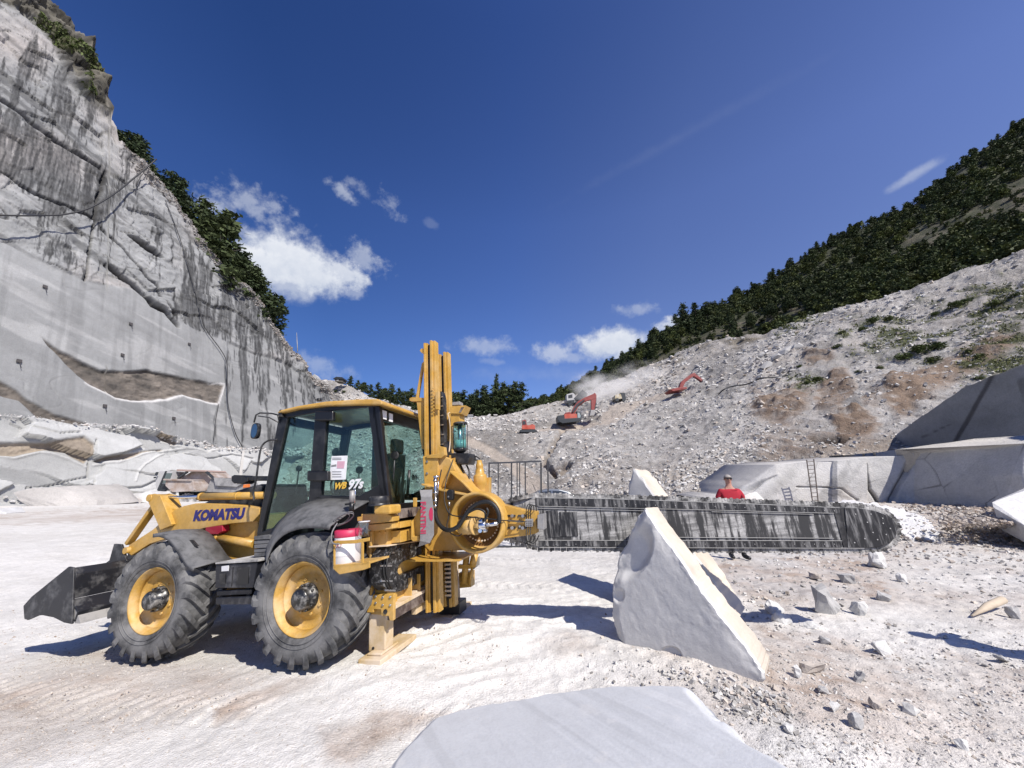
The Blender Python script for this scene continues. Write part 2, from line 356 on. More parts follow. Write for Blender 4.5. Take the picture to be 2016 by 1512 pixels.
fl = np.clip(n2_ * 1.6 + .1, 0, 1)
c = white + (bright - white) * np.clip(.45 + .9 * n3_ + .5 * n2_, 0, 1)[..., None]
c = c + (tan - c) * (tanp * (.6 + .6 * fl)).clip(0, 1)[..., None]
pw = (np.exp(-((X + .1) ** 2 / 3.4 + (Y - 5.2) ** 2 / 3.2)) * (1 - .6 * tanp))[..., None]; c = c + (bright * 1.04 - c) * np.clip(pw * 1.3, 0, 1)
gr = (rub * np.clip(fbm(n3(X * .7, Y * .9, 31.), 4) * 1.8, 0, 1) * .55)[..., None]; c = c + (grey * 1.12 - c) * gr
sp = fbm(n3(X * 30, Y * 34, 2.), 2); c = c * (1 - .38 * (np.clip(sp - .42, 0, 1) * 2.4 * sst(25, 8, RR) * (.35 + tanp))[..., None])
M_ground = rockmat('quarry_dust', s1=1.7, s2=11, bs=.6, bd=.03, var=.17, rough=.95, fine=60)
g = npmesh('ground', np.stack([X, Y, Z], -1), gridfaces(*X.shape)[:, ::-1], M_ground, col=c, smooth=True); tag(g, kind='structure')

# ================================================================ the scree slope, lofted from its profile lines
HC = [  # px of the profile, then (py, distance) from toe to brow
    (520,  [(990,60),(905,78),(820,100),(700,125)]), (600, [(990,56),(903,74),(825,97),(742,116)]), (640, [(990,54),(900,72),(825,95),(747,112)]), (670, [(989,53),(900,70),(830,92),(753,109)]), (700, [(988,52),(900,68),(835,89),(766,107)]), (725, [(987,51),(900,66),(838,85),(779,105)]), (760, [(985,50),(900,64),(842,82),(787,102)]), (860, [(982,46),(895,60),(850,78),(822,95)]),
    (940,  [(980,42),(885,58),(842,75),(824,90)]), (1000, [(978,38),(890,54),(842,72),(812,90)]), (1080, [(978,34),(895,50),(845,70),(800,94)]), (1140, [(978,31),(900,44),(840,72),(775,100)]),
    (1220, [(978,29),(900,39),(815,68),(742,100)]), (1300, [(978,27),(900,36),(800,64),(712,96)]), (1400, [(978,25),(900,32),(785,56),(672,90)]), (1500, [(978,24),(895,29.5),(770,48),(655,80)]),
    (1650, [(975,24),(890,27.5),(755,42),(603,70)]), (1800, [(970,23.5),(872,27),(735,38),(562,62)]), (2016, [(960,22),(860,25),(700,34),(495,54)]), (2300, [(950,20),(840,24),(620,32),(380,50)])]
def cr(t, a, b, c_, d):
    return .5 * ((2*b) + (-a+c_)*t + (2*a-5*b+4*c_-d)*t*t + (-a+3*b-3*c_+d)*t**3)
def loftpx(cols, nr, nc):
    xs = np.array([c_[0] for c_ in cols], float); K = len(cols[0][1])
    V = np.array([c_[1] for c_ in cols], float)                    # cols, K, 2
    V[..., 1] = np.log(V[..., 1]); u = np.linspace(xs[0], xs[-1], nc)
    W = np.stack([[np.interp(u, xs, V[:, k, j]) for j in (0, 1)] for k in range(K)], 0)   # K,2,nc
    t = np.linspace(0, K - 1, nr); i = np.minimum(t.astype(int), K - 2); f = (t - i)[:, None, None]
    e = np.concatenate([2*W[:1]-W[1:2], W, 2*W[-1:]-W[-2:-1]], 0)
    S = cr(f, e[i], e[i+1], e[i+2], e[i+3]); PY = S[:, 0]; PZ = np.exp(S[:, 1]); PX = np.broadcast_to(u, PY.shape)
    return PX.copy(), PY, PZ
PX, PY, PZ = loftpx(HC, 300, 760)
P = rays(PX, PY) * PZ[..., None] + np.array([0, 0, CZ])
P[:, :, :] += 0
nn = gnorm(P); nn *= np.sign(nn[..., 2:3])
big = fbm(P * .11, 3); med = fbm(P * .45, 4); fin_ = fbm(P * 1.5, 3)
ridge = 1 - 2 * np.abs(vn(n3(P[..., 0] * .28 + P[..., 2] * .2, P[..., 2] * .12, 3.)))
RN = [(1480,620),(1700,650),(1960,700),(1960,760),(1800,850),(1700,890),(1560,880),(1430,870),(1380,800),(1420,740),(1500,720)]
er = np.zeros_like(PX); WX, WY = PX + 16 * med + 8 * fin_, PY + 10 * fin_ + 6 * med
for poly, s, v in (([(1486,770),(1571,755),(1600,772),(1578,822),(1531,836),(1480,815)], 16, .9), ([(1612,748),(1669,722),(1688,756),(1648,820),(1604,808)], 8, .8), ([(1640,826),(1699,810),(1738,836),(1712,854),(1650,866)], 8, 1.0),
                   ([(1750,745),(1858,700),(1960,655),(2010,660),(1965,700),(1862,762),(1822,792),(1770,822),(1740,790)], 16, 1.0), ([(1470,850),(1600,846),(1770,862),(1800,888),(1600,905),(1500,905)], 20, .5), ([(1700,770),(1740,760),(1730,800),(1700,810)], 10, .6), ([(1580,700),(1640,690),(1640,712),(1590,725)], 8, .7)):
    er = np.maximum(er, v * sst(-s, s, sdp(WX, WY, poly)))
low = sst(-14, 18, sdp(PX + 14 * med, PY + 10 * fin_, [(1120,905),(1250,915),(1420,930),(1500,960),(1460,990),(1040,990),(1060,940)]))
gul = sst(9, 0, dseg(PX + 5 * fin_, PY + 4 * med, [(1110,850),(1085,890),(1068,910),(1090,930)])) + sst(8, 0, dseg(PX + 4 * fin_, PY, [(1080,925),(1120,915),(1100,940)]))
road = sst(-2, 3, sdp(PX, PY, [(900,860),(962,880),(1045,922),(1104,985),(1022,992),(1034,962),(1004,924),(948,892),(900,876)]))
road2 = sst(-3, 4, sdp(PX, PY, [(1055,848),(1100,838),(1180,828),(1200,800),(1330,765),(1340,775),(1260,800),(1200,835),(1120,850),(1060,856)]))
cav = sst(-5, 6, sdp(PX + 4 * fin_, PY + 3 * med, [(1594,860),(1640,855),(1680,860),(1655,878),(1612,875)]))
disp = .9 * big + .5 * med * (1 - .95 * (road + road2).clip(0, 1)) + .18 * fin_ * (1 - .95 * road) + er * (.6 * ridge + .4 * np.abs(med)) - .9 * gul - .7 * cav + low * .25 * np.abs(vn(n3(PX * .06, PY * .02)))
disp = disp * np.clip(PZ / 40, .35, 1.3) * sst(0, .05, (PY.max(0) - PY) / 400 + .012)
P = P + nn * disp[..., None]
sc = np.array([.565, .53, .495]); wh = np.array([.68, .66, .635]); br = np.array([.24, .165, .11]); dk = np.array([.12, .085, .065]); gn = np.array([.055, .07, .022]); beige = np.array([.50, .43, .36])
spk = fbm(P * 2.4, 3); c = sc + (wh - sc) * np.clip(.5 + 1.4 * spk, 0, 1)[..., None]
c = c * (1 - .35 * np.clip(fbm(P * 1.1 + 40, 4) * 1.7, 0, 1)[..., None])
c = c + (beige - c) * (.35 * np.clip(fbm(P * .13 + 9, 3) + .3, 0, 1))[..., None]
chute = fbm(n3((PX * .8 + PY * .9) * .022 + .8 * big, (PX - PY) * .0045, 5.), 4); c = c * (1 + .30 * chute)[..., None]; c = c * (1 - .30 * sst(.1, .4, fbm(n3(PX * .012, PY * .03, 41.), 4)) * (1 - er))[..., None]
ek = np.clip(er * (.8 + 1.0 * fin_) + .25 * er, 0, 1); c = c + (br * 1.3 - c) * (ek * .92)[..., None]
c = c + (beige * .9 - c) * (low * .6 * np.clip(.5 + med, 0, 1))[..., None]; c = c + (br - c) * (gul * .7).clip(0, 1)[..., None]
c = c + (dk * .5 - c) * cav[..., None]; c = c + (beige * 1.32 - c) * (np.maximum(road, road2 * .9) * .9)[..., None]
veg = np.zeros_like(PX)
for poly, s in (([(1640,640),(1760,620),(1900,560),(2016,540),(2100,520),(2100,640),(1960,690),(1860,720),(1760,690),(1660,700)], 25), ([(1540,720),(1620,740),(1610,770),(1560,760)], 12), ([(1880,680),(2060,620),(2060,720),(1900,760)], 20), ([(1500,640),(1640,610),(1640,640),(1540,660)], 10)):
    veg = np.maximum(veg, sst(-s, s, sdp(PX + 40 * med, PY + 30 * fin_, poly)))
veg = veg * np.clip(fbm(P * .55 + 70, 4) * 3.2 + .15, 0, 1)
top = sst(1230, 1260, PX) * sst(1530, 1480, PX) * sst(60, 20, PY - np.interp(PX, [1200,1300,1400,1500,1560], [735,690,650,640,620])); topg = top * np.clip(.4 + fbm(P * .3 + 7, 4) * 2, 0, 1)
c = c + (gn * 1.4 - c) * (veg * .9)[..., None]; c = c + (np.array([.17,.14,.09]) - c) * (topg * .85)[..., None]
M_scree = rockmat('scree', s1=.7, s2=3.5, bs=.9, bd=.25, var=.3, fine=11)
rows = [P]
bk = P[-1].copy(); bk[:, 1] += 9; bk[:, 2] -= 1.0; b2 = bk.copy(); b2[:, 1] += 20; b2[:, 2] -= 16
t1 = P[0].copy(); t1[:, 1] -= 5; t1[:, 2] = -.5; t2 = t1.copy(); t2[:, 2] = -3
Pf = np.concatenate([t2[None], t1[None], P, bk[None], b2[None]], 0); cf = np.concatenate([c[:1], c[:1], c, c[-1:], c[-1:]], 0)
sg = npmesh('scree_slope', Pf, gridfaces(*Pf.shape[:2]), M_scree, col=cf, smooth=True); tag(sg, kind='structure')
SL = dict(P=P, PX=PX, PY=PY, PZ=PZ, er=er, veg=veg, road=np.maximum(road, road2), top=topg, nn=nn)
def on_slope(px, py):
    j = np.argmin((PX - px) ** 2 + (PY - py) ** 2); return Vector(P.reshape(-1, 3)[j])

# ================================================================ the wooded hill behind it
FH = [(560, [(840,125),(800,140),(790,150)]), (700, [(830,118),(800,135),(786,150)]), (860, [(840,100),(815,125),(800,150)]), (1000, [(825,96),(815,115),(808,140)]), (1080, [(815,98),(806,120),(802,140)]), (1140, [(790,104),(775,122),(765,145)]),
      (1220, [(758,104),(735,122),(716,148)]), (1300, [(728,100),(690,122),(664,150)]), (1400, [(690,94),(650,118),(612,150)]), (1500, [(672,84),(620,112),(560,148)]), (1600, [(640,78),(570,106),(492,146)]),
      (1700, [(610,72),(530,100),(448,142)]), (1800, [(580,66),(480,96),(402,140)]), (1900, [(550,62),(440,92),(312,136)]), (2016, [(515,57),(390,86),(246,130)]), (2300, [(400,52),(260,80),(60,120)])]
HX, HY, HZ = loftpx(FH, 120, 420)
H = rays(HX, HY) * HZ[..., None] + np.array([0, 0, CZ]); hn = gnorm(H); hn *= np.sign(hn[..., 2:3])
hm = fbm(H * .25, 4); H = H + hn * (1.6 * fbm(H * .06, 3) + .7 * hm)[..., None]
bare = np.zeros_like(HX)
for poly, s in (([(1790,470),(1960,390),(2060,330),(2060,420),(1900,450),(1800,500),(1740,520)], 14), ([(1660,540),(1740,520),(1740,545),(1680,560)], 8), ([(1460,630),(1560,600),(1600,620),(1500,660),(1380,690),(1230,750),(1180,765),(1300,700)], 16)):
    bare = np.maximum(bare, sst(-s, s, sdp(HX + 25 * hm, HY + 12 * hm, poly)))
c = np.array([.05,.055,.028]) + (np.array([.075,.085,.035]) - np.array([.05,.055,.028])) * np.clip(.5 + hm, 0, 1)[..., None]
c = c + (np.array([.19,.165,.115]) - c) * (bare * np.clip(.4 + fbm(H * .5, 3) * 2, 0, 1))[..., None]
bk = H[-1].copy(); bk[:, 1] += 40; bk[:, 2] -= 30
Hf = np.concatenate([H, bk[None]], 0); cf = np.concatenate([c, c[-1:]], 0)
M_hill = rockmat('hill_soil', s1=.4, s2=2, bs=1, bd=.3, var=.35, fine=6)
hg = npmesh('wooded_hill', Hf, gridfaces(*Hf.shape[:2]), M_hill, col=cf, smooth=True); tag(hg, kind='structure')

# ================================================================ the sawn cliff on the left
SIL = [(-420,-420),(-200,-250),(0,-90),(60,-30),(89,0),(127,41),(140,60),(165,92),(190,143),(206,181),(209,229),(229,270),(276,324),(327,371),(359,422),(400,476),(451,540),(508,584),(546,651),(571,682),(597,708),(606,730),(632,756),(670,778)]
B0 = np.array(ground(0, 990)); sdir = np.array([.298, .954, 0]); n0 = np.array([.954, -.298, 0]); al = R(17)
updir = math.cos(al) * np.array([0, 0, 1.]) - math.sin(al) * n0; nrm = math.cos(al) * n0 + math.sin(al) * np.array([0, 0, 1.])
cx = np.concatenate([np.linspace(-900, -306, 50), np.linspace(-300, 668, 470)]); sx = np.array([s_[0] for s_ in SIL], float); sy = np.array([s_[1] for s_ in SIL], float)
topy = np.interp(cx, sx, sy) + 5 * vn(n3(cx * .08, 0.)) + 3 * vn(n3(cx * .3, 5.)); t = np.linspace(0, 1, 480)[:, None]
QX = np.broadcast_to(cx, (480, 520)).copy(); QY = 1004 * (1 - t) + topy[None] * t
RY = rays(QX, QY); o = np.array([0, 0, CZ]); tt = ((B0 - o) @ nrm) / (RY @ nrm); Q = o + RY * tt[..., None]
S_ = (Q - B0) @ sdir; T_ = (Q - B0) @ updir
wx = 6 * fbm(n3(S_ * .3, T_ * .3), 3); wy = 6 * fbm(n3(S_ * .3, T_ * .3, 8.), 3); GX, GY = QX + wx, QY + wy
KL = [(-300,330),(0,479),(51,505),(165,554),(222,565),(279,578),(330,619),(381,644),(444,676),(565,714),(632,771)]
below = sst(-2, 3, GY - np.interp(GX, [k[0] for k in KL], [k[1] for k in KL]))
rb = sst(-2, 3, GX - np.interp(GY, [676, 760, 800, 880], [444, 440, 425, 415])) * below
REC1 = [(75,661),(110,690),(194,731),(240,732),(289,726),(367,747),(439,758),(428,797),(361,781),(328,789),(255,794),(222,789),(172,761),(133,728),(92,686)]
REC2 = [(-300,640),(0,753),(30,769),(50,786),(111,817),(175,839),(160,848),(122,847),(78,828),(33,789),(0,781),(-300,700)]
REC3 = [(-300,870),(0,886),(80,884),(128,874),(150,888),(150,915),(140,926),(100,905),(60,900),(0,912),(-300,900)]
REC4 = [(153,922),(205,908),(297,893),(297,898),(250,905),(215,920),(165,926)]
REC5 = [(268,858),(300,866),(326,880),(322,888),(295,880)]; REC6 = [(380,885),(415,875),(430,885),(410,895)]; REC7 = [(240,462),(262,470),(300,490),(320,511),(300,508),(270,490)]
s1, s2, s3, s4, s5, s6, s7 = [sdp(GX, GY, r_) for r_ in (REC1, REC2, REC3, REC4, REC5, REC6, REC7)]
LB = [(-300,800),(0,826),(60,832),(122,850),(175,846),(260,852),(330,872),(420,888),(520,895),(668,900)]
lowb = GY - np.interp(GX, [k[0] for k in LB], [k[1] for k in LB])
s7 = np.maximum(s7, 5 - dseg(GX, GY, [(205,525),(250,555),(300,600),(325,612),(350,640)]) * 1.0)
nat = sst(-6, 8, sdp(GX, GY, [(-300,-420),(60,-60),(140,60),(170,92),(200,150),(210,200),(212,235),(190,228),(150,180),(112,140),(104,120),(95,90),(55,45),(0,15),(-300,-150)]))
rim = sst(46, 8, QY - topy[None] + 10 * wx * .3) * (QX > 205) * (1 - below * .3)
steps = np.floor((T_ + .06 * S_ + 1.5 * fbm(n3(S_ * .1, T_ * .1, 2.), 2)) / 9.0)
relief = -.55 * sst(-1, 5, s1) - .5 * sst(-1, 5, s2) - .6 * sst(-1, 5, s3) - .3 * sst(-1, 3, s4) - .3 * sst(-1, 3, s5) - .3 * sst(-1, 3, s6) - 1.2 * sst(-1, 3, s7)
relief = relief + 2.2 * sst(-8, 6, lowb) - .35 * rb * (1 - sst(-4, 4, lowb)) + .14 * steps * (1 - below) + .35 * below
fib = fbm(n3(S_ * .9 + T_ * .35, T_ * 1.5 - S_ * .5, 6.), 5, .65); fib2 = fbm(n3(S_ * 3., T_ * 3., 26.), 3, .6)
LED_SHADE = np.maximum(sst(5, 1, dseg(GX, GY, [(-300,60),(-60,170),(0,206),(79,263),(150,308),(192,335)])), .8 * sst(4, 1, dseg(GX, GY, [(-100,300),(0,345),(60,380),(110,405),(160,428),(178,436)])))  # ledge lines, carved in and painted dark as the bench shadow
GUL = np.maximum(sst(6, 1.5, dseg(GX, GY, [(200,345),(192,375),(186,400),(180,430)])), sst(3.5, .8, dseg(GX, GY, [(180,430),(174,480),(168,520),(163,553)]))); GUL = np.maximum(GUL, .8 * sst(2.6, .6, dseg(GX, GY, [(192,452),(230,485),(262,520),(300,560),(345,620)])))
JNT_SHADE = np.maximum(sst(2.6, .8, dseg(GX, GY, [(152,880),(150,905),(146,935),(149,965)])), sst(3.5, 1, dseg(GX, GY, [(186,972),(215,976),(245,974),(270,962),(300,950)]))); JNT_SHADE = np.maximum(JNT_SHADE, .9 * sst(2.2, .7, dseg(GX, GY, [(20,972),(60,966),(110,956),(148,950)])))  # joints, and the shaded crevice under the block painted dark
JNT_SHADE = np.maximum(JNT_SHADE, .8 * sst(2, .6, dseg(GX, GY, [(300,870),(330,905),(380,915),(430,905),(470,915)]))); JNT_SHADE = np.maximum(JNT_SHADE, .8 * sst(2, .6, dseg(GX, GY, [(0,845),(40,860),(80,872),(120,868)])))
LIP_LIT = np.maximum(sst(3, .8, dseg(GX, GY, [(-60,905),(0,914),(50,903),(75,906),(110,915),(142,932)])), sst(3, .8, dseg(GX, GY, [(156,930),(200,926),(230,912),(262,903),(300,898),(340,893)]))); LIP_LIT = np.maximum(LIP_LIT, sst(2.4, .6, dseg(GX, GY, [(232,960),(238,940),(252,925),(275,912),(300,903)]))); LIP_LIT = np.maximum(LIP_LIT, sst(3.5, 1, dseg(GX, GY, [(270,862),(300,880),(340,892),(380,897),(430,890)])))  # recess lips painted white, as edges catching the sun
relief = relief - .8 * LED_SHADE * (1 - below) - 1.0 * GUL - .35 * JNT_SHADE + .15 * LIP_LIT
relief = relief + (1 - below) * (.22 * fib + .05 * fib2) + (sst(0, 4, s1) + sst(0, 4, s2) + sst(0, 4, s3)).clip(0, 1) * (.30 * np.abs(fib) + .08 * fib2)
bk1 = fbm(n3(S_ * .16, T_ * .30, 44.), 3); ca_, cb2, cj, cdx, cdy = cells(S_ * .17 + .5 * fbm(n3(S_ * .2, T_ * .2, 71.), 2), T_ * .34 + .12 * S_ * .17 + .4 * fbm(n3(S_ * .2, T_ * .2, 72.), 2)); blk = ca_; low_ = sst(0, 8, lowb); relief = relief + low_ * (1.5 * (ca_ - .4) + (cb2 - .5) * cdx * 1.6 + (ca_ - .5) * cdy * 1.4)
ua_, ub_, uj, udx, udy = cells(S_ * .22 + T_ * .12, T_ * .35 - S_ * .12, 3.); upf = (1 - below) * (1 - nat); relief = relief + upf * (.55 * (ua_ - .5) + (ub_ - .5) * udx * .9); na_, nb2, nj, ndx, ndy = cells(S_ * .55, T_ * .4, 9.); relief = relief + nat * (1.6 * (na_ - .5) + (nb2 - .5) * ndx * 2.2 + (na_ - .5) * ndy * 1.8)
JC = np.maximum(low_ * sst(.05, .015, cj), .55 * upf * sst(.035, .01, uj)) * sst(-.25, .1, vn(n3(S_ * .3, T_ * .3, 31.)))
rough_ = (1 - below) * .28 + .02 + nat * 1.6 + rim * .8 + (sst(0, 4, s1) + sst(0, 4, s2) + sst(0, 4, s3)) * .35
relief = relief + rough_ * fbm(n3(S_ * .45, T_ * .45, 1.), 5, .6) + nat * (1.8 * np.abs(fbm(n3(S_ * .22, T_ * .22, 5.), 4)) + 1.3 * np.abs(fbm(n3(S_ * .7, T_ * .7, 8.), 4))) + rim * .5 * np.abs(vn(n3(S_ * .9, T_ * .9, 4.)))
fract = np.abs(fbm(n3(S_ * .12 + T_ * .05, T_ * .16 - S_ * .05, 12.), 3)); crack = sst(.012, .0, fract); relief = relief - crack * .25 * (1 - below * .7)
pw_ = sst(4, -10, lowb) * sst(-22, -6, lowb) * sst(-300, 100, QX)
relief = relief * np.clip(.25 + .75 * sst(0, 12, QY - topy[None]), 0, 1)
Q = Q + nrm * relief[..., None]
# colours of the stone: clean sawn marble, run-off stains, brown clay seams, weathered crag; ledge shadows and sunlit lips painted in
st = S_; vs = fbm(n3(st * .55 + .35 * fbm(n3(st * .2, T_ * .12, 3.), 3), T_ * .045, 0.), 5, .62); vs2 = fbm(n3(st * 2.2, T_ * .1, 6.), 4, .6); vs3 = fbm(n3(st * 6., T_ * .35, 16.), 4, .65)
den = np.full(QX.shape, -.10)
for poly, s, v in (([(-40,190),(70,262),(200,330),(212,400),(182,445),(90,405),(0,350),(-60,330)], 18, .72), ([(395,520),(470,560),(520,610),(570,690),(560,712),(444,676),(370,640),(330,600)], 20, .40), ([(444,680),(560,712),(570,740),(520,790),(440,780)], 12, .22), ([(60,100),(150,200),(130,260),(60,240),(-40,180),(-40,120)], 14, .26),
                   ([(290,410),(350,470),(400,540),(380,580),(320,520),(280,450)], 14, .24), ([(60,490),(130,470),(165,540),(100,520)], 14, .3), ([(180,330),(205,340),(205,420),(182,440)], 6, .7), ([(560,700),(640,765),(640,800),(560,790)], 10, .16)):
    den = np.maximum(den, -.10 + (v + .10) * sst(-s, s, sdp(GX, GY, poly)))
den = den - .5 * sst(0, 6, GY - np.interp(GX, [k[0] for k in KL], [k[1] for k in KL])) * (1 - rb) * (GX < 446)
stain = sst(.0, .30, vs + .55 * vs2 + .5 * vs3 + den) * np.clip(.78 + .7 * vs3, .3, 1); bdd = fbm(n3(S_ * .10 + T_ * .08, T_ * .55 + S_ * .28, 52.), 4, .6); stain = np.maximum(stain, (1 - below) * .55 * sst(.22, .42, bdd)); stain = np.maximum(stain, .9 * crack * (1 - below)); thin = sst(.018, .0, np.abs(fbm(n3(S_ * .35 + T_ * .1, T_ * .5 - S_ * .2, 61.), 3))); stain = np.maximum(stain, .6 * thin * (1 - below)); stain = np.maximum(stain, .25 * below * (1 - sst(0, 5, lowb)) * sst(.1, .45, vs + .4 * vs2 + .2)); stain = np.maximum(stain, .5 * sst(.010, .0, np.abs(bk1 - .02)) * sst(0, 10, lowb))
lite = fbm(n3(S_ * .08, T_ * .2, 21.), 4); bed = fbm(n3(S_ * .05 - T_ * .05, T_ * .9 + S_ * .35, 2.), 4)
mar = np.array([.262, .268, .27]); c = mar * (1 + .22 * lite + .14 * bed + .12 * vs + .10 * fib * (1 - below) + .06 * vs3)[..., None]; c = c + (np.array([.52, .52, .515]) - c) * (.28 * sst(.18, .42, fbm(n3(S_ * .12 - T_ * .06, T_ * .7 + S_ * .2, 90.), 5)))[..., None]
pink = np.array([.40, .365, .345]); c = c + (pink - c) * ((1 - below) * np.clip(.0 + fbm(n3(S_ * .12, T_ * .12, 33.), 3) * 1.3 + rim * .35, 0, .7))[..., None]
c = c + (np.array([.032, .033, .035]) - c) * (stain * .95)[..., None]; c = c + (np.array([.03, .03, .032]) - c) * (np.clip(np.maximum(np.maximum(LED_SHADE * .85 * (1 - below), GUL), np.maximum(JNT_SHADE, JC) * .85) * (1 + .5 * vs3), 0, 1))[..., None]; c = c + (np.array([.66, .655, .64]) - c) * (LIP_LIT * np.clip(.8 + vs3, 0, 1))[..., None]
brn = np.array([.115, .098, .082]); rk = (sst(0, 3, s1) + sst(0, 3, s2)).clip(0, 1); c = c + (brn * (1 + .9 * fbm(n3(S_ * .5 + T_ * .3, T_ * 1.6, 4.), 4) + .9 * fib)[..., None] - c) * (rk * .92)[..., None]
rk3 = (sst(0, 3, s3) + sst(0, 2, s4) + sst(0, 2, s5) + sst(0, 2, s6)).clip(0, 1); c = c + (np.array([.27, .22, .165]) * (1 + .7 * bed)[..., None] - c) * (rk3 * .85)[..., None]
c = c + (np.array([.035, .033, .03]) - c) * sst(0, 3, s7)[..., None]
c = c + (np.array([.62, .61, .60]) - c) * (sst(8, 0, np.abs(lowb + 3 + 4 * vs2)) * .8)[..., None]; c = c + (np.array([.46,.465,.46]) * (1 + .15 * bed + .15 * lite + .35 * (blk - .5))[..., None] - c) * (sst(0, 10, lowb) * (1 - rk3) * .75)[..., None]
crag = np.array([.085, .08, .066]) * (1 + 1.6 * np.clip(fbm(n3(S_ * .7, T_ * .7, 15.), 4), -.4, 1))[..., None]; c = c + (crag - c) * nat[..., None]
grass = nat * sst(.1, .3, fbm(n3(S_ * .25, T_ * .25, 77.), 3)); c = c + (np.array([.06,.065,.025]) - c) * (grass * .8)[..., None]
wl = sst(5, 0, np.abs(s1 - 0) + 2 * np.abs(vs2)) * (GY > 755) * (QX > 150); c = c + (np.array([.66,.65,.64]) - c) * (wl * .8)[..., None]
M_cliff = rockmat('marble_cliff', s1=.25, s2=1.6, bs=.35, bd=.08, var=.12, fine=9)
b1 = Q[-1] - nrm * 2.5 + np.array([0, 0, .3]); b2 = Q[-1] - n0 * 12; b3 = b2 - np.array([0, 0, 25.]) - n0 * 8
t1 = Q[0] + n0 * 3; t1[:, 2] = -1; t2 = t1.copy(); t2[:, 2] = -4
Qf = np.concatenate([t2[None], t1[None], Q, b1[None], b2[None], b3[None]], 0); cb = np.broadcast_to(np.array([.12,.11,.08]), (3, 520, 3)); cf = np.concatenate([c[:1], c[:1], c, cb], 0)
cg = npmesh('cliff', Qf, gridfaces(*Qf.shape[:2]), M_cliff, col=np.clip(cf, .01, .8), smooth=True); tag(cg, kind='structure')
def on_cliff(px, py, off=0.0):
    j = np.argmin((QX - px) ** 2 + (QY - py) ** 2); return Vector(Q.reshape(-1, 3)[j] + nrm * off)
def rim_pt(px, back=2.5):
    j = np.argmin(abs(cx - px)); return Vector(Q[-1, j] - n0 * back)
# ================================================================ the yellow machine, built in its own frame: x forward, y towards its left side, z up
P0 = Vector((-2.17, 4.25, -.035)); fx = Vector((-2.03, .56, -.165)).normalized(); fn = Vector((0, 0, 1)).cross(fx).normalized(); fz = fx.cross(fn)
MM = Matrix(((fx.x, fn.x, fz.x, P0.x), (fx.y, fn.y, fz.y, P0.y), (fx.z, fn.z, fz.z, P0.z), (0, 0, 0, 1))); MI = MM.inverted()
def L(px, py, d):                          # local point on the lengthwise plane d metres in from the near wheel rims
    r = ray(px, py); return MI @ (CAM + r * (((P0 - CAM).dot(fn) - d) / r.dot(fn)))
def LU(px, py, u):                         # local point on the crosswise plane x = u
    r = ray(px, py); return MI @ (CAM + r * (((P0 - CAM).dot(fx) + u) / r.dot(fx)))
def pr(mb, pts, d0, d1, smooth=False):     # a plate traced at depth d0 and as thick as d1 - d0
    A = [L(x, y, d0) for x, y in pts]; return mb.loft(A, [Vector((a.x, -d1, a.z)) for a in A], smooth=smooth)
def prl(mb, pts, d0, d1): return mb.loft([Vector((x, -d0, z)) for x, z in pts], [Vector((x, -d1, z)) for x, z in pts])
def smoothpts(pts, n=6):
    p = [Vector(q) for q in pts]; e = [2*p[0]-p[1]] + p + [2*p[-1]-p[-2]]; out = []
    for i in range(len(p) - 1):
        for k in range(n):
            t = k / n; out.append(.5*((2*e[i+1]) + (-e[i]+e[i+2])*t + (2*e[i]-5*e[i+1]+4*e[i+2]-e[i+3])*t*t + (-e[i]+3*e[i+1]-3*e[i+2]+e[i+3])*t**3))
    return out + [p[-1]]
def text(name, s, parent, X, Y, O_, size, mat, ext=.0015, shear=0, off=0, cx='CENTER', sx=1.0):
    cu = bpy.data.curves.new(name, 'FONT'); cu.body = s; cu.size = size; cu.extrude = ext; cu.shear = shear; cu.offset = off; cu.align_x = cx; cu.align_y = 'CENTER'; cu.resolution_u = 3
    to = bpy.data.objects.new('tmp', cu); COL.objects.link(to); dg = bpy.context.evaluated_depsgraph_get(); me = bpy.data.meshes.new_from_object(to.evaluated_get(dg)); bpy.data.objects.remove(to)
    X = Vector(X).normalized(); Y = Vector(Y); Y = (Y - X * Y.dot(X)).normalized(); Zv = X.cross(Y); O_ = Vector(O_)
    for v in me.vertices: c_ = v.co.copy(); v.co = O_ + X * c_.x * sx + Y * c_.y + Zv * c_.z
    me.materials.clear(); me.materials.append(mat); me.name = name
    return link(bpy.data.objects.new(name, me), parent)

def slurry(name):
    m, nt, b = nodemat(name); n1 = noise_node(nt, 1.0, 9, .72, stretch=(16, 16, 1.3)); n2 = noise_node(nt, 1.0, 5, .6, stretch=(2.2, 2.2, 1.0)); n3_ = noise_node(nt, 1.0, 7, .7, stretch=(2.5, 2.5, 22)); n5 = noise_node(nt, 60, 3, .6)
    s_ = mk(nt, 'ShaderNodeMath', operation='MULTIPLY_ADD'); nt.links.new(n2.outputs[0], s_.inputs[0]); s_.inputs[1].default_value = .9; nt.links.new(n1.outputs[0], s_.inputs[2]); r = ramp(nt, s_.outputs[0], [(.90, 0), (1.06, 1)])
    r3 = ramp(nt, n3_.outputs[0], [(.40, .35), (.62, 1)]); r5 = ramp(nt, n5.outputs[0], [(.35, .7), (.6, 1)])
    f = mixc(nt, 1.0, mixc(nt, 1.0, r.outputs[0], r3.outputs[0], 'MULTIPLY'), r5.outputs[0], 'MULTIPLY'); c = mixc(nt, f, (.022, .022, .023), (.42, .415, .405)); nt.links.new(c, b.inputs['Base Color']); b.inputs['Roughness'].default_value = .6; return m
YEL = dusty('machine_yellow', (.56, .325, .062), .42, .36, (.60, .49, .33), scale=2.4, coat=.15, th=.56)
YELD = dusty('worn_yellow', (.52, .35, .12), .65, .85, (.60, .51, .41), scale=2.5, th=.42)
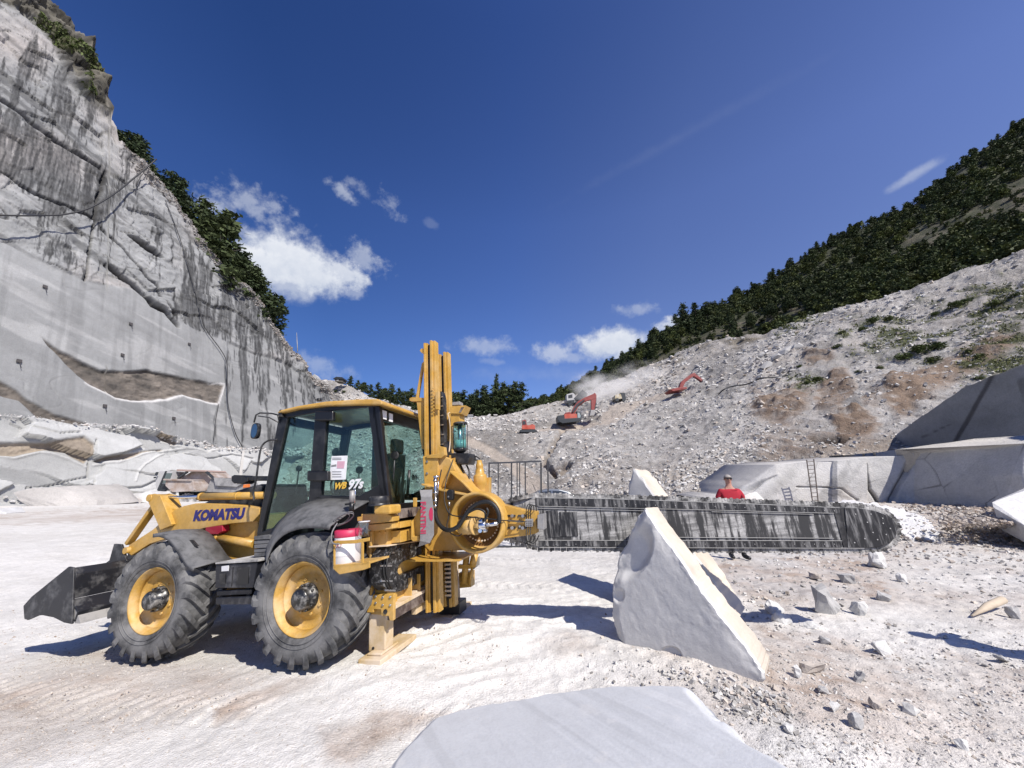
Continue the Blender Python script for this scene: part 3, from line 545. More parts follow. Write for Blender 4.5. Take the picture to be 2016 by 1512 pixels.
YELR = dusty('rim_yellow', (.56, .33, .07), .5, .45, (.62, .52, .38), scale=4, th=.52)
BLK = dusty('black_paint', (.012, .012, .013), .38, .22, (.40, .39, .38), scale=5, th=.56)
CABB = dusty('cab_black', (.009, .009, .010), .35, .10, (.3, .3, .3), scale=4, th=.6)
BLKF = dusty('fender_plastic', (.06, .061, .063), .6, .45, (.22, .22, .225), scale=9, th=.40, bmp=.2)
BLKB = dusty('bucket_black', (.013, .014, .019), .45, .35, (.36, .355, .35), scale=6, streak=False, th=.58)
BARM = slurry('bar_black')
BARE = dusty('bar_edge', (.013, .013, .014), .4, .6, (.45, .445, .44), scale=3.5, streak=True, th=.56)
CHN = dusty('saw_chain_steel', (.05, .049, .048), .55, .9, (.58, .57, .55), scale=7, metal=.2, th=.50)
RUB = dusty('tyre_rubber', (.045, .046, .048), .85, .75, (.21, .208, .205), scale=4, th=.44, bmp=.3)
RUBB = plain('black_rubber', (.012, .012, .012), .5); STL = plain('steel', (.5, .5, .5), .35, .9); CHR = plain('chrome', (.75, .75, .75), .18, 1.0)
GRY = dusty('grey_plate', (.33, .325, .32), .5, .35, (.5, .46, .4), scale=5, metal=.3); RED = plain('red_plastic', (.30, .012, .03), .4); WHT = plain('white_plastic', (.62, .62, .63), .45)
BRN = dusty('rusty_rail', (.075, .05, .042), .6, .5, (.4, .34, .29), scale=8, th=.5); NAVY = plain('navy_vinyl', (.012, .008, .13), .4); WHV = plain('white_vinyl', (.75, .75, .75), .5); YV = plain('yellow_vinyl', (.7, .42, .05), .5)
REDV = plain('red_vinyl', (.50, .03, .09), .5); SEAT = plain('seat_fabric', (.02, .021, .023), .85); INT = plain('cab_interior', (.10, .11, .11), .8); DUSTY = dusty('dusty_top', (.08, .08, .08), .8, .95, (.5, .49, .47), scale=3, th=.38)
def glassmat(name, tint, gl=.12):
    m = bpy.data.materials.new(name); m.use_nodes = True; nt = m.node_tree; nt.nodes.remove(nt.nodes['Principled BSDF']); out = nt.nodes['Material Output']
    t = mk(nt, 'ShaderNodeBsdfTransparent'); t.inputs[0].default_value = (*tint, 1); g_ = mk(nt, 'ShaderNodeBsdfGlossy'); g_.inputs['Roughness'].default_value = .02; g_.inputs[0].default_value = (.9, .95, .95, 1)
    fr_ = mk(nt, 'ShaderNodeLayerWeight'); fr_.inputs[0].default_value = .5; pw = mk(nt, 'ShaderNodeMath', operation='POWER'); nt.links.new(fr_.outputs['Facing'], pw.inputs[0]); pw.inputs[1].default_value = 3.5
    ml = mk(nt, 'ShaderNodeMath', operation='MULTIPLY_ADD'); nt.links.new(pw.outputs[0], ml.inputs[0]); ml.inputs[1].default_value = .55; ml.inputs[2].default_value = gl * .35
    mx = mk(nt, 'ShaderNodeMixShader'); nt.links.new(ml.outputs[0], mx.inputs[0]); nt.links.new(t.outputs[0], mx.inputs[1]); nt.links.new(g_.outputs[0], mx.inputs[2]); nt.links.new(mx.outputs[0], out.inputs[0]); return m
GLS = glassmat('green_cab_glass', (.76, .87, .85)); RES = glassmat('reservoir_glass', (.55, .80, .80)); MIR = plain('mirror_glass', (.30, .36, .38), .05, 1.0)

mach = empty('quarry_saw_tractor', M=MM)
tag(mach, 'big yellow and black four-wheeled loader tractor carrying a chain saw mast and a front bucket', 'tractor')
# ---- wheels
def tyre_mb():
    m = MB(); pf = [(.375,-.02),(.40,.004),(.46,.036),(.54,.046),(.60,.032),(.642,-.008),(.660,-.06),(.664,-.19),(.660,-.32),(.642,-.372),(.60,-.41),(.54,-.424),(.46,-.414),(.40,-.382),(.375,-.36)]
    m.lathe(pf, (0, 0, 0), (0, 1, 0), 72)
    for k in (.435, .475): m.lathe([(k, .030 if k < .45 else .041), (k + .004, .038 if k < .45 else .047), (k + .008, .034 if k < .45 else .044)], (0, 0, 0), (0, 1, 0), 72)
    N = 21
    for side in (0, 1):
        for k in range(N):
            t0 = 2 * math.pi * (k + .5 * side) / N; st = []
            for (f_, y, rb, rt, hw) in ((0, -.225, .655, .690, .030), (.25, -.16, .655, .706, .034), (.5, -.09, .65, .706, .038), (.78, -.02, .635, .702, .043), (1, .028, .60, .672, .046), (1.08, .046, .545, .62, .040)):
                a = t0 + f_ * .40; y = y if side == 0 else -.378 - y
                lp = [Vector((r_ * math.sin(a + s_ * hw / .66 * (.8 if r_ == rt else 1)), y, r_ * math.cos(a + s_ * hw / .66 * (.8 if r_ == rt else 1)))) for r_, s_ in ((rb, -1), (rt, -1), (rt, 1), (rb, 1))]
                st.append(lp)
            for a_, b_ in zip(st[:-1], st[1:]): m.loft(a_, b_, caps=False)
            m.add(st[0], [(0, 1, 2, 3)]); m.add(st[-1], [(0, 1, 2, 3)])
    return m
def wheel():
    m = MB(); m.lathe([(.335,-.09),(.325,-.115),(.245,-.135),(.235,-.12),(.16,-.105),(.15,-.10),(.001,-.10)], (0, 0, 0), (0, 1, 0), 56)
    for k in range(8):
        a = 2*math.pi*k/8; m.cyl((.185*math.sin(a), -.12, .185*math.cos(a)), (.185*math.sin(a), -.095, .185*math.cos(a)), .016, 8)
    m.cyl((0,-.14,0), (0,-.5,0), .17, 24); w_ = m.build('wheel', YELR)
    MB().lathe([(.375,-.36),(.36,-.30),(.355,-.10),(.335,-.09),(.345,-.05),(.362,-.02),(.378,-.004),(.388,.002),(.392,-.006),(.384,-.02)], (0, 0, 0), (0, 1, 0), 64).add([(.30,-.085,-.19),(.33,-.085,-.19),(.33,-.04,-.19),(.30,-.085,-.165)], [(0,1,2),(0,1,3)]).build('rim', YELR, w_)
    tyre_mb().build('tyre', RUB, w_)
    h = MB(); h.lathe([(.150,-.10),(.148,-.06),(.118,-.05),(.114,.02),(.095,.04),(.001,.046)], (0, 0, 0), (0, 1, 0), 28)
    for k in range(10):
        a = 2*math.pi*k/10; h.cyl((.135*math.sin(a), -.07, .135*math.cos(a)), (.135*math.sin(a), -.035, .135*math.cos(a)), .013, 6)
    h.build('hub', HUBM, w_); return w_
HUBM = dusty('hub_wrap', (.018, .018, .018), .3, .6, (.5, .48, .45), scale=14, th=.56, coat=.2)
wl = wheel()
def cptree(o, parent, M=None):
    c_ = o.copy(); COL.objects.link(c_); c_.parent = parent
    if M is not None: c_.matrix_local = M
    for ch in list(o.children):
        if ch is not c_: cptree(ch, c_)
    return c_
WR = (-.05, .70); WF = (2.06, .70)
for i, (u, z_, far, rot, st) in enumerate(((*WR, 0, .3, 0), (*WF, 0, 1.1, R(2)), (*WR, 1, .8, 0), (*WF, 1, .1, R(2)))):
    M_ = Matrix.Translation((u, -2.3 if far else 0, z_)) @ (Matrix.Rotation(math.pi, 4, 'Z') if far else Matrix.Identity(4)) @ Matrix.Rotation(st, 4, 'Z') @ Matrix.Rotation(rot, 4, 'Y') @ Matrix.Diagonal((.905, .96, .905, 1))
    if i == 0: wl.parent = mach; wl.matrix_local = M_
    else: cptree(wl, mach, M_)
# ---- chassis
m = MB(); m.box((-.75, -.62, .52), (2.75, -1.68, .86)); m.box((-.7, -.5, .82), (.9, -1.8, 1.02)); pr(m, [(385,1038),(440,1030),(507,1012),(507,1100),(415,1108)], .62, 1.66); m.box((2.2, -.75, .6), (2.95, -1.55, 1.35))
m.build('chassis', YEL, mach, bevel=.012)
m = MB(); m.cyl((-.05, -.3, .7), (-.05, -2.0, .7), .13, 20); m.cyl((-.05, -.9, .7), (-.05, -1.4, .7), .22, 20); m.build('axle', BLK, mach)
m = MB(); m.cyl((2.06, -.3, .7), (2.06, -2.0, .7), .11, 20); m.cyl((2.06, -.9, .7), (2.06, -1.4, .7), .2, 20); m.build('axle', BLK, mach)
m = MB(); pr(m, [(388,996),(415,983),(452,970),(490,958),(515,952),(522,1050),(400,1045)], .74, 1.56); m.build('engine_hood', BLK, mach, bevel=.03)
m = MB(); pr(m, [(404,1038),(437,1034),(438,1046),(428,1052),(405,1052)], .50, .60); m.build('tail_light', RED, mach, bevel=.006)
m = MB(); pr(m, [(424,1112),(507,1107),(497,1158),(423,1158)], .02, .50); o = m.build('battery_box', BLKB, mach, bevel=.01)
m = MB(); pr(m, [(436,1115),(450,1113),(449,1124),(436,1125)], .012, .02); m.build('warning_sticker', WHT, o)
m = MB(); pr(m, [(458,1116),(459,1116),(456,1154),(455,1154)], .014, .02); pr(m, [(432,1130),(443,1129),(443,1150),(432,1150)], .012, .02); pr(m, [(466,1118),(490,1116),(488,1150),(465,1151)], .014, .02); m.build('door_panel', BLK, o)
m = MB(); pr(m, [(423,1108),(508,1101),(508,1106),(424,1111)], .0, .52); m.build('box_lid', DUSTY, mach, bevel=.004)
m = MB(); pr(m, [(426,1163),(496,1160),(495,1170),(426,1174)], .08, .45); pr(m, [(424,1177),(497,1174),(495,1190),(424,1191)], .06, .42); pr(m, [(430,1158),(437,1158),(437,1180),(430,1180)], .1, .16); pr(m, [(484,1158),(491,1158),(491,1180),(484,1180)], .1, .16); m.build('step', BLKB, mach, bevel=.008)
m = MB()
for k in range(5): y0 = 1056 + k * 8.4; pr(m, [(500, y0), (531 - k * 1.6, y0 - 2), (531 - k * 1.6, y0 + 5.5), (500, y0 + 7)], .16 + .01 * (k % 2), .5)
m.build('entry_step', BLKF, mach, bevel=.004)
# ---- fenders
def fender(name, near, far, d0, d1, mat, th=.016, n=5):
    N_ = smoothpts([L(x, y, d0) for x, y in near], n)
    if far is None: F_ = [Vector((p.x, -d1, p.z)) for p in N_]
    else: F_ = smoothpts([L(x, y, d1) for x, y in far], n)
    m = MB(); k = len(N_); c0 = sum(N_, Vector()) / k; c0.z -= .5; ins = lambda p: p + (Vector((c0.x, p.y, c0.z)) - p).normalized() * th
    ml = [a * .5 + b * .5 + Vector((0, 0, .02)) for a, b in zip(N_, F_)]
    rowsv = [[ins(p) + Vector((0, 0, -.03)) for p in N_], N_, ml, F_, [ins(p) for p in F_]]
    V_ = [p for r_ in rowsv for p in r_]; fc = [(r_*k+i, r_*k+i+1, (r_+1)*k+i+1, (r_+1)*k+i) for r_ in range(4) for i in range(k-1)]; m.add(V_, fc, True)
    o = m.build(name, mat, mach, fix=False); s_ = o.modifiers.new('solid', 'SOLIDIFY'); s_.thickness = th; return o
ff = fender('front_fender', [(301,1051),(316,1050),(334,1059),(352,1081),(369,1107),(382,1118)], None, -.03, .44, BLKF)
m = MB(); pr(m, [(363,1063),(378,1063),(389,1075),(374,1079)], .13, .15); m.build('fender_pad', BLK, ff)
o = ff.copy(); COL.objects.link(o); o.matrix_local = Matrix.Translation((0, -1.88, 0)); o.parent = mach
fender('rear_fender', [(523,1102),(529,1083),(540,1062),(560,1044),(586,1034),(616,1031),(650,1035)], [(524,1062),(540,1036),(556,1019),(580,1000),(608,988),(648,981),(727,986)], -.05, .40, BLKF)
# ---- cab
cab = MB(); dN, dF = .40, 1.70
def bars(mb, d0, d1, far=False):
    for P_ in ([(549,817),(566,822),(514,1050),(505,1052)], [(620,812),(643,810),(630,982),(607,985)], [(724,800),(746,799),(767,996),(749,990)],
               [(549,817),(566,822),(620,813),(644,810),(724,802),(746,799),(743,794),(700,795),(640,798),(585,804),(549,813)],
               [(505,1052),(516,1047),(546,1035),(580,1008),(608,982),(632,975),(632,990),(600,1004),(570,1026),(545,1047),(520,1062),(505,1062)],
               [(628,975),(706,977),(748,953),(767,996),(740,994),(628,990)]):
        A = [L(x, y, dN) for x, y in P_]; mb.loft([Vector((a.x, -d0, a.z)) for a in A], [Vector((a.x, -d1, a.z)) for a in A])
bars(cab, dN, dN + .07); bars(cab, dF - .07, dF)
ur = L(752, 900, dN).x; uf_t = L(551, 818, dN).x; uf_b = L(508, 1050, dN).x; zt = L(735, 800, dN).z; zb = L(766, 996, dN).z
ut, ub = L(740, 800, dN).x, L(766, 996, dN).x
def yb(u0, z0, u1, z1, d0, d1, t=.05): cab.loft([Vector((u0, -d0, z0)), Vector((u0+t, -d0, z0)), Vector((u1+t, -d0, z1)), Vector((u1, -d0, z1))], [Vector((u0, -d1, z0)), Vector((u0+t, -d1, z0)), Vector((u1+t, -d1, z1)), Vector((u1, -d1, z1))])
yb(ut, zt, ut - .005, zt - .16, dN, dF); yb(ub, zb + .02, ub + .02, zb - .45, dN, dF, .06); yb(ut, zt, ub, zb, dN, dN + .09); yb(ut, zt, ub, zb, dF - .09, dF)
yb(uf_t - .05, L(551, 818, dN).z, uf_t - .04, L(551, 818, dN).z - .12, dN, dF); yb(uf_b - .05, L(508, 1050, dN).z + .04, uf_b - .05, L(508, 1050, dN).z - .15, dN, dF)
cab.box((uf_b, -dN, 1.0), (ub, -dF, 1.14)); cabo = cab.build('cab', CABB, mach, bevel=.01)
m = MB()
pr(m, [(543,813),(552,807),(585,799),(640,790),(700,786),(742,785),(752,790),(751,797),(728,797),(700,797),(640,799),(585,805),(556,812)], .34, 1.76); m.build('roof', YEL, mach, bevel=.02, seg=3)
for nm, P_ in (('door_glass', [(565,823),(620,813),(608,981),(580,1008),(546,1036),(514,1048)]), ('side_glass', [(643,810),(724,802),(749,953),(706,977),(630,976)])):
    A = [L(x, y, dN) for x, y in P_]
    for dd in (.43, 1.66): MB().loft([Vector((a.x, -dd, a.z)) for a in A], [Vector((a.x, -dd - .006, a.z)) for a in A]).build(nm, GLS, mach)
MB().loft([Vector((ut + .02, -.48, zt - .15)), Vector((ut + .02, -1.62, zt - .15)), Vector((ub + .02, -1.62, zb)), Vector((ub + .02, -.48, zb))], [Vector((ut + .026, -.48, zt - .15)), Vector((ut + .026, -1.62, zt - .15)), Vector((ub + .026, -1.62, zb)), Vector((ub + .026, -.48, zb))]).build('rear_glass', GLS, mach)
MB().loft([Vector((uf_t - .03, -.46, 2.72)), Vector((uf_t - .03, -1.64, 2.72)), Vector((uf_b - .03, -1.64, 1.55)), Vector((uf_b - .03, -.46, 1.55))], [Vector((uf_t - .036, -.46, 2.72)), Vector((uf_t - .036, -1.64, 2.72)), Vector((uf_b - .036, -1.64, 1.55)), Vector((uf_b - .036, -.46, 1.55))]).build('windscreen', GLS, mach)
m = MB(); m.box((-.42, -.8, 1.40), (.10, -1.32, 1.58)); m.loft([Vector((x, -y, 1.55)) for x, y in ((-.44,.8),(-.28,.8),(-.28,1.32),(-.44,1.32))], [Vector((x, -y, 2.22)) for x, y in ((-.52,.88),(-.42,.88),(-.42,1.24),(-.52,1.24))]); m.box((-.53, -.95, 2.22), (-.43, -1.17, 2.42)); m.box((-.35, -.95, 1.14), (0, -1.17, 1.42)); m.box((-.40,-.74,1.66),(-.02,-.80,1.74)); m.box((-.40,-1.32,1.66),(-.02,-1.38,1.74)); m.build('seat', SEAT, mach, bevel=.04, seg=3)
for a_, b_ in (((.55, -.95, 1.14), (.72, -1.2, 1.75)), ((.45, -1.45, 1.14), (.75, -1.63, 1.9)), ((-.45, -.48, 1.14), (.15, -.62, 1.62))): MB().box(a_, b_).build('console', INT, mach, bevel=.02)
m = MB(); m.tube([Vector((.42 + .06*math.sin(t), -1.08 + .19*math.cos(t), 1.83 + .17*math.sin(t))) for t in (2*math.pi*i/20 for i in range(20))], .016, 8, closed=True); m.cyl((.42,-1.08,1.83), (.6,-1.08,1.6), .02, 8); m.build('steering_wheel', BLK, mach)
for (x, y, r_) in ((587, 922, .04), (706, 925, .045), (660, 890, .055), (776, 896, .05)):
    c_ = L(x, y, .60); m = MB(); m.cyl(c_, c_ + Vector((0, -.03, 0)), r_, 16)
    m.cyl(c_ + Vector((0, -.015, 0)), c_ + Vector((.02, -.015, -.35)), .009, 6); m.build('control_lever', BLK, mach)
for (x, y) in ((790, 930), (806, 925), (797, 945)): c_ = L(x, y, 1.0); MB().cyl(c_, c_ + Vector((.03, 0, -.35)), .02, 8).build('control_lever', BLK, mach)
for (x0, y0, x1, y1) in ((619, 809, 655, 828), (604, 927, 645, 947)):
    MB().loft([L(x, y, .34) for x, y in ((x0,y0),(x1,y0),(x1,y1),(x0,y1))], [L(x, y, .34) - Vector((0, .06, 0)) for x, y in ((x0,y0),(x1,y0),(x1,y1),(x0,y1))]).build('door_hinge', CABB, mach, bevel=.015, seg=3)
m = MB(); m.box((ut - .012, -.50, zt - .14), (ut - .002, -.62, zt - .03)); m.box((ut - .012, -.68, zt - .15), (ut - .002, -.76, zt - .04)); m.build('roof_sticker', WHV, mach)
m = MB(); pr(m, [(546,820),(551,806),(556,820)], .36, .40); m.tube([L(622, 788, .9), L(617, 779, .9)], .006, 6); m.cyl(L(628,790,.9), L(628,785,.9), .035, 12); m.build('aerial', BLK, mach)
pp = MB(); pr(pp, [(653,898),(684,897),(680,944),(648,945)], .405, .410); o = pp.build('paper_notice', WHV, mach)
m = MB(); pr(m, [(664,908),(679,908),(677,922),(663,922)], .402, .404); m.build('printed_picture', plain('pink_print', (.6, .35, .42), .6), o)
m = MB(); [pr(m, [(654,y),(672,y),(672,y+1.2),(654,y+1.2)], .402, .404) for y in (901, 904, 928, 933, 938)]; pr(m, [(652,916),(662,914),(662,918),(652,919)], .402, .404); m.build('printed_line', plain('grey_print', (.2, .2, .2), .6), o)
Xw = (-1, 0, 0); Zw = (0, 0, 1)
def px_w(x0, x1, y, d): return (L(x0, y, d) - L(x1, y, d)).length
text('decal_letters', 'WB', mach, Xw, Zw, L(669, 957, .415), .105, YV, shear=.3, off=.004); text('decal_number', '97s', mach, Xw, Zw, L(699, 954, .415), .15, WHV, shear=.3, off=.006)
text('decal_letters', 'WB', mach, (0, 1, 0), Zw, L(819, 940, 1.45) + Vector((.02,0,0)), .10, BLK, shear=.2, off=.004)
# mirrors and handrail
m = MB(); m.tube([L(x, y, .30) for x, y in ((549,826),(547,817),(535,814),(512,813),(504,817),(500,832))], .011, 8); m.tube([L(x, y, .30) for x, y in ((549,832),(530,822),(508,819))], .008, 8); ao = m.build('mirror_arm', BLK, mach)
m = MB(); c_ = L(500.5, 848, .28); m.loft([c_ + Vector((.006*0 + .062*math.cos(t)*abs(math.cos(t))**-.35 if abs(math.cos(t)) > .01 else 0, 0, .105*math.sin(t)*(abs(math.sin(t))**-.35 if abs(math.sin(t)) > .01 else 1))) for t in (2*math.pi*i/28 for i in range(28))],
       [c_ + Vector((.062*math.cos(t)*abs(math.cos(t))**-.35 if abs(math.cos(t)) > .01 else 0, -.05, .105*math.sin(t)*(abs(math.sin(t))**-.35 if abs(math.sin(t)) > .01 else 1))) for t in (2*math.pi*i/28 for i in range(28))]); mo = m.build('side_mirror', BLK, mach, bevel=.008)
m = MB(); m.loft([c_ + Vector((.050*math.cos(t), .003, .092*math.sin(t))) for t in (2*math.pi*i/24 for i in range(24))], [c_ + Vector((.050*math.cos(t), 0, .092*math.sin(t))) for t in (2*math.pi*i/24 for i in range(24))]); m.build('mirror_glass', MIR, mo)
m = MB(); m.tube(smoothpts([L(x, y, .34) for x, y in ((546,866),(530,867),(517,876),(511,895),(504,945),(499,965),(500,985))], 4), .012, 8); m.build('handrail', BLK, mach)
m = MB(); m.loft([L(x, y, .9) for x, y in ((455,938),(460,935),(480,936),(487,940),(487,948),(478,953),(460,952),(455,947))], [L(x, y, .9) - Vector((0, .16, 0)) for x, y in ((455,938),(460,935),(480,936),(487,940),(487,948),(478,953),(460,952),(455,947))]); m.beam(L(484, 942, .95), L(532, 942, .95), .07, .07); m.build('front_mirror', BLK, mach, bevel=.01)
# ---- loader arms and front bucket
ARM = [(511,1001),(511,1012),(497,1027),(455,1031),(401,1040),(362,1052),(330,1060),(294,1071),(258,1094),(248,1086),(254,1073),(300,1043),(322,1024),(334,1012),(344,1003),(362,996),(385,991),(437,992),(480,995)]
for dd, mm in ((.50, 0), (1.62, 1)):
    m = MB(); A = [L(x, y, .50) for x, y in ARM]; m.loft([Vector((a.x, -dd, a.z)) for a in A], [Vector((a.x, -dd - .12, a.z)) for a in A]); m.build('loader_arm', YEL, mach, bevel=.008)
    m = MB(); A = [L(x, y, .50) for x, y in ((296,980),(300,974),(310,972),(320,975),(345,1034),(323,1043),(318,1030))]; m.loft([Vector((a.x, -dd + .05, a.z)) for a in A], [Vector((a.x, -dd + .02, a.z)) for a in A]); m.loft([Vector((a.x, -dd - .14, a.z)) for a in A], [Vector((a.x, -dd - .17, a.z)) for a in A])
    A = [L(x, y, .50) for x, y in ((318,975),(323,975),(346,1032),(343,1034))]; m.loft([Vector((a.x, -dd + .05, a.z)) for a in A], [Vector((a.x, -dd - .17, a.z)) for a in A])
    A = [L(x, y, .50) for x, y in ((322,990),(336,1002),(334,1010),(326,1010))]; m.loft([Vector((a.x, -dd - .02, a.z)) for a in A], [Vector((a.x, -dd - .1, a.z)) for a in A]); m.build('tilt_lever', YEL, mach, bevel=.006)
    a, b = L(304, 985, .5), L(243, 1072, .5); a.y = b.y = -dd - .06; MB().beam(a, b, .09, .055).build('tilt_link', YEL, mach, bevel=.008)
    a, b = L(302, 980, .5), L(390, 978, .5); a.y = b.y = -dd - .06; c_, e_ = L(386, 978, .5), L(531, 975, .5); c_.y = e_.y = -dd - .06
    o = MB().cyl(c_, e_, .048, 20).cyl(c_, c_ + (e_ - c_) * .03, .054, 20).cyl(c_ + (e_ - c_) * .52, c_ + (e_ - c_) * .54, .052, 20).cyl(a + Vector((0, .12, 0)), a - Vector((0, .12, 0)), .05, 16).build('tilt_cylinder', YEL, mach); MB().cyl(a, b, .022, 14).build('piston_rod', CHR, o)
    a, b = L(418, 1060, .5), L(492, 1072, .5); a.y = b.y = -dd - .06; MB().cyl(a, b, .05, 18).cyl(a, a + (b - a) * .08, .058, 18).cyl(a + (a - b) * .5, a, .025, 12).build('lift_cylinder', YEL, mach)
m = MB(); m.cyl(Vector((L(254, 1083, .5).x, -.45, L(254, 1083, .5).z)), Vector((L(254, 1083, .5).x, -1.8, L(254, 1083, .5).z)), .045, 14); m.cyl(Vector((L(400, 1015, .5).x, -.55, L(400, 1015, .5).z)), Vector((L(400, 1015, .5).x, -1.7, L(400, 1015, .5).z)), .05, 14); m.build('cross_tube', YEL, mach)
text('maker_lettering', 'KOMATSU', mach, L(379, 1016, .495) - L(479, 1011, .495), Zw, L(429.5, 1014, .496), .155, NAVY, shear=.12, off=.009, sx=-1) if False else None
Xd = (L(479, 1011, .495) - L(379, 1016, .495)).normalized()
kt = text('maker_lettering', 'KOMATSU', mach, Xd, Zw, L(429.5, 1014, .497), .178, NAVY, shear=.12, off=.011)
bbx = [v.co.x for v in kt.data.vertices]; wid = max(bbx) - min(bbx); want = (L(379,1016,.497) - L(480,1011,.497)).length; s_ = want / wid
for v in kt.data.vertices: v.co = L(429.5, 1014, .497) + Xd * ((v.co - L(429.5, 1014, .497)).dot(Xd) * s_) + Vector((0, v.co.y + .497, 0)) + Vector((0, 0, 1)) * (v.co - L(429.5, 1014, .497)).dot(Vector((0, 0, 1)) - Xd * Xd.z)
m = MB(); pr(m, [(450.5,1001),(454.5,1000.6),(454,1005),(450,1005.2)], .4975, .499); m.build('lettering_mark', NAVY, mach)
bk_ = MB(); SP = [(149,1117),(139,1115),(66,1174),(50,1192),(52,1218),(59,1220),(80,1211),(100,1210),(130,1225),(145,1228)]; A = [L(x, y, -.06) for x, y in SP]
for d0 in (-.08, 2.32): bk_.loft([Vector((a.x, -d0, a.z)) for a in A], [Vector((a.x, -d0 - .025, a.z)) for a in A])
u0, z0 = A[0].x, A[0].z; u9, z9 = A[-1].x, A[-1].z
PRF = [(u0 + .03, z0), (u0 - .04, z0 - .08), (u0 - .06, z0 - .36), (u9 - .03, z9 + .13), (u9 - .01, z9 + .02), (u9 + .72, z9 + .10)]
for (a, b) in zip(PRF[:-1], PRF[1:]):
    nn_ = Vector((b[1] - a[1], 0, -(b[0] - a[0]))).normalized() * .02
    bk_.loft([Vector((a[0], .06, a[1])), Vector((b[0], .06, b[1])), Vector((b[0], .06, b[1])) - nn_, Vector((a[0], .06, a[1])) - nn_], [Vector((a[0], -2.32, a[1])), Vector((b[0], -2.32, b[1])), Vector((b[0], -2.32, b[1])) - nn_, Vector((a[0], -2.32, a[1])) - nn_])
bko = bk_.build('bucket', BLKB, mach, bevel=.006)
for d0 in (.46, .66, 1.6, 1.8):
    m = MB(); A = [L(x, y, .5) for x, y in ((207,1113),(222,1102),(231,1070),(245,1071),(256,1104),(250,1112))]; m.loft([Vector((a.x, -d0, a.z)) for a in A], [Vector((a.x, -d0 - .03, a.z)) for a in A]); m.build('bucket_bracket', BLKB, bko, bevel=.005)
m = MB(); bx = [(u0 - .03, z0 - .40), (u0 - .10, z0 - .40), (u9 - .10, z9 + .0), (u9, z9 + .0)]; prl(m, bx, -.05, 2.3); m.build('cutting_edge', dusty('worn_steel', (.07, .07, .07), .5, .8, (.34, .33, .32), scale=4, th=.4), bko)
# ---- rear frame, outriggers and slides
def mono(u, d, z, r=None): return Vector((u, -d, z))
def bolts(mb, pts, d, r=.012, h=.012):
    for x, y in pts: c_ = L(x, y, d); mb.cyl(c_, c_ + Vector((0, h, 0)), r, 8)
m = MB(); pr(m, [(722,1046),(762,1040),(762,1212),(720,1208)], .36, .56); pr(m, [(727,1046),(731,1046),(731,1172),(727,1172)], .30, .36)
m.build('outrigger_housing', YEL, mach, bevel=.006)
m = MB(); pr(m, [(721,1171),(775,1169),(774,1222),(767,1222),(765,1213),(751,1213),(750,1200),(735,1199),(735,1206),(722,1206)], .31, .355); o = m.build('mounting_plate', YEL, mach, bevel=.004)
bb = MB(); bolts(bb, [(730,1175),(740,1174),(730,1188),(740,1187),(754,1176),(769,1175),(754,1191),(769,1191)], .31); bb.build('bolt', STL, o)
bb = MB(); bolts(bb, [(759,1204)], .305, .024, .008); bb.build('pin', BLK, o)
m = MB(); pr(m, [(722,1084),(738,1080),(757,1078),(757,1110),(741,1125),(728,1172),(721,1172)], .345, .355); m.build('gusset', YEL, mach, bevel=.003)
m = MB(); pr(m, [(726,1208),(759,1207),(758,1281),(725,1284)], .38, .54); o = m.build('outrigger_leg', YELD, mach, bevel=.012)
bb = MB(); bolts(bb, [(735,1276)], .38, .014, .006); bb.build('pin', BLK, o)
pd = L(735, 1300, .45); a0 = L(708, 1306, .25); a1 = L(753, 1308, .25)
m = MB(); m.box((a1.x, -.22, .045), (a0.x, -.92, .10)); m.box((a1.x + .05, -.30, .10), (a0.x - .05, -.62, .125)); m.build('foot_pad', YELD, mach, bevel=.01)
m = MB(); m.cyl((pd.x, -.45, .11), (pd.x, -.45, .19), .045, 14); m.build('foot_joint', BLK, mach)
FR = ML_ = None
m = MB(); m.box((-.95, -1.82, .20), (-.78, -2.0, 1.25)); m.build('outrigger_leg', YELD, mach, bevel=.01)
m = MB(); m.box((-1.02, -1.55, .04), (-.72, -2.25, .09)); m.build('foot_pad', YELD, mach, bevel=.01)
m = MB(); m.box((-1.10, -1.62, .09), (-.80, -1.86, .24)); m.build('jack_shoe', BLK, mach, bevel=.01)
# lower and upper cross slides (they run across the machine)
za, zb_ = L(771, 1196, .36).z, L(771, 1221, .36).z; ua = L(773, 1200, .34).x
m = MB(); m.box((ua, -.355, zb_), (ua + .07, -2.05, za - .02)); m.build('cross_rail', BRN, mach, bevel=.003)
m = MB(); m.box((ua - .01, -.355, za - .02), (ua + .16, -2.05, za + .012)); m.box((ua + .07, -.355, zb_), (ua + .10, -2.05, za - .02)); m.build('rail_flange', YELD, mach, bevel=.003)
m = MB(); [m.box((ua + .02, -y, za), (ua + .16, -y - .02, za + .20)) for y in (.75, .95, 1.5, 1.8)]; m.box((ua + .12, -.4, za), (ua + .2, -2.0, 1.25)); m.build('rear_frame', YEL, mach, bevel=.004)
zu0, zu1 = L(776, 1003, .36).z, L(776, 1022, .36).z
m = MB(); m.box((ua - .03, -.40, zu1), (ua + .05, -2.05, zu0)); m.build('upper_cross_rail', BRN, mach, bevel=.003)
m = MB(); pr(m, [(773,1002),(777,1002),(776,1026),(772,1028)], .34, .42); pr(m, [(703,1018),(711,1017),(711,1012),(759,1011),(768,1014),(773,1018),(772,1027),(730,1031),(712,1029),(711,1026),(703,1026)], .22, .36); pr(m, [(724,1033),(772,1029),(772,1041),(733,1046),(724,1042)], .26, .40)
m.box((ua - .06, -.38, zu1 - .10), (ua + .09, -2.0, zu1 - .035)); m.build('upper_bracket', YEL, mach, bevel=.005)
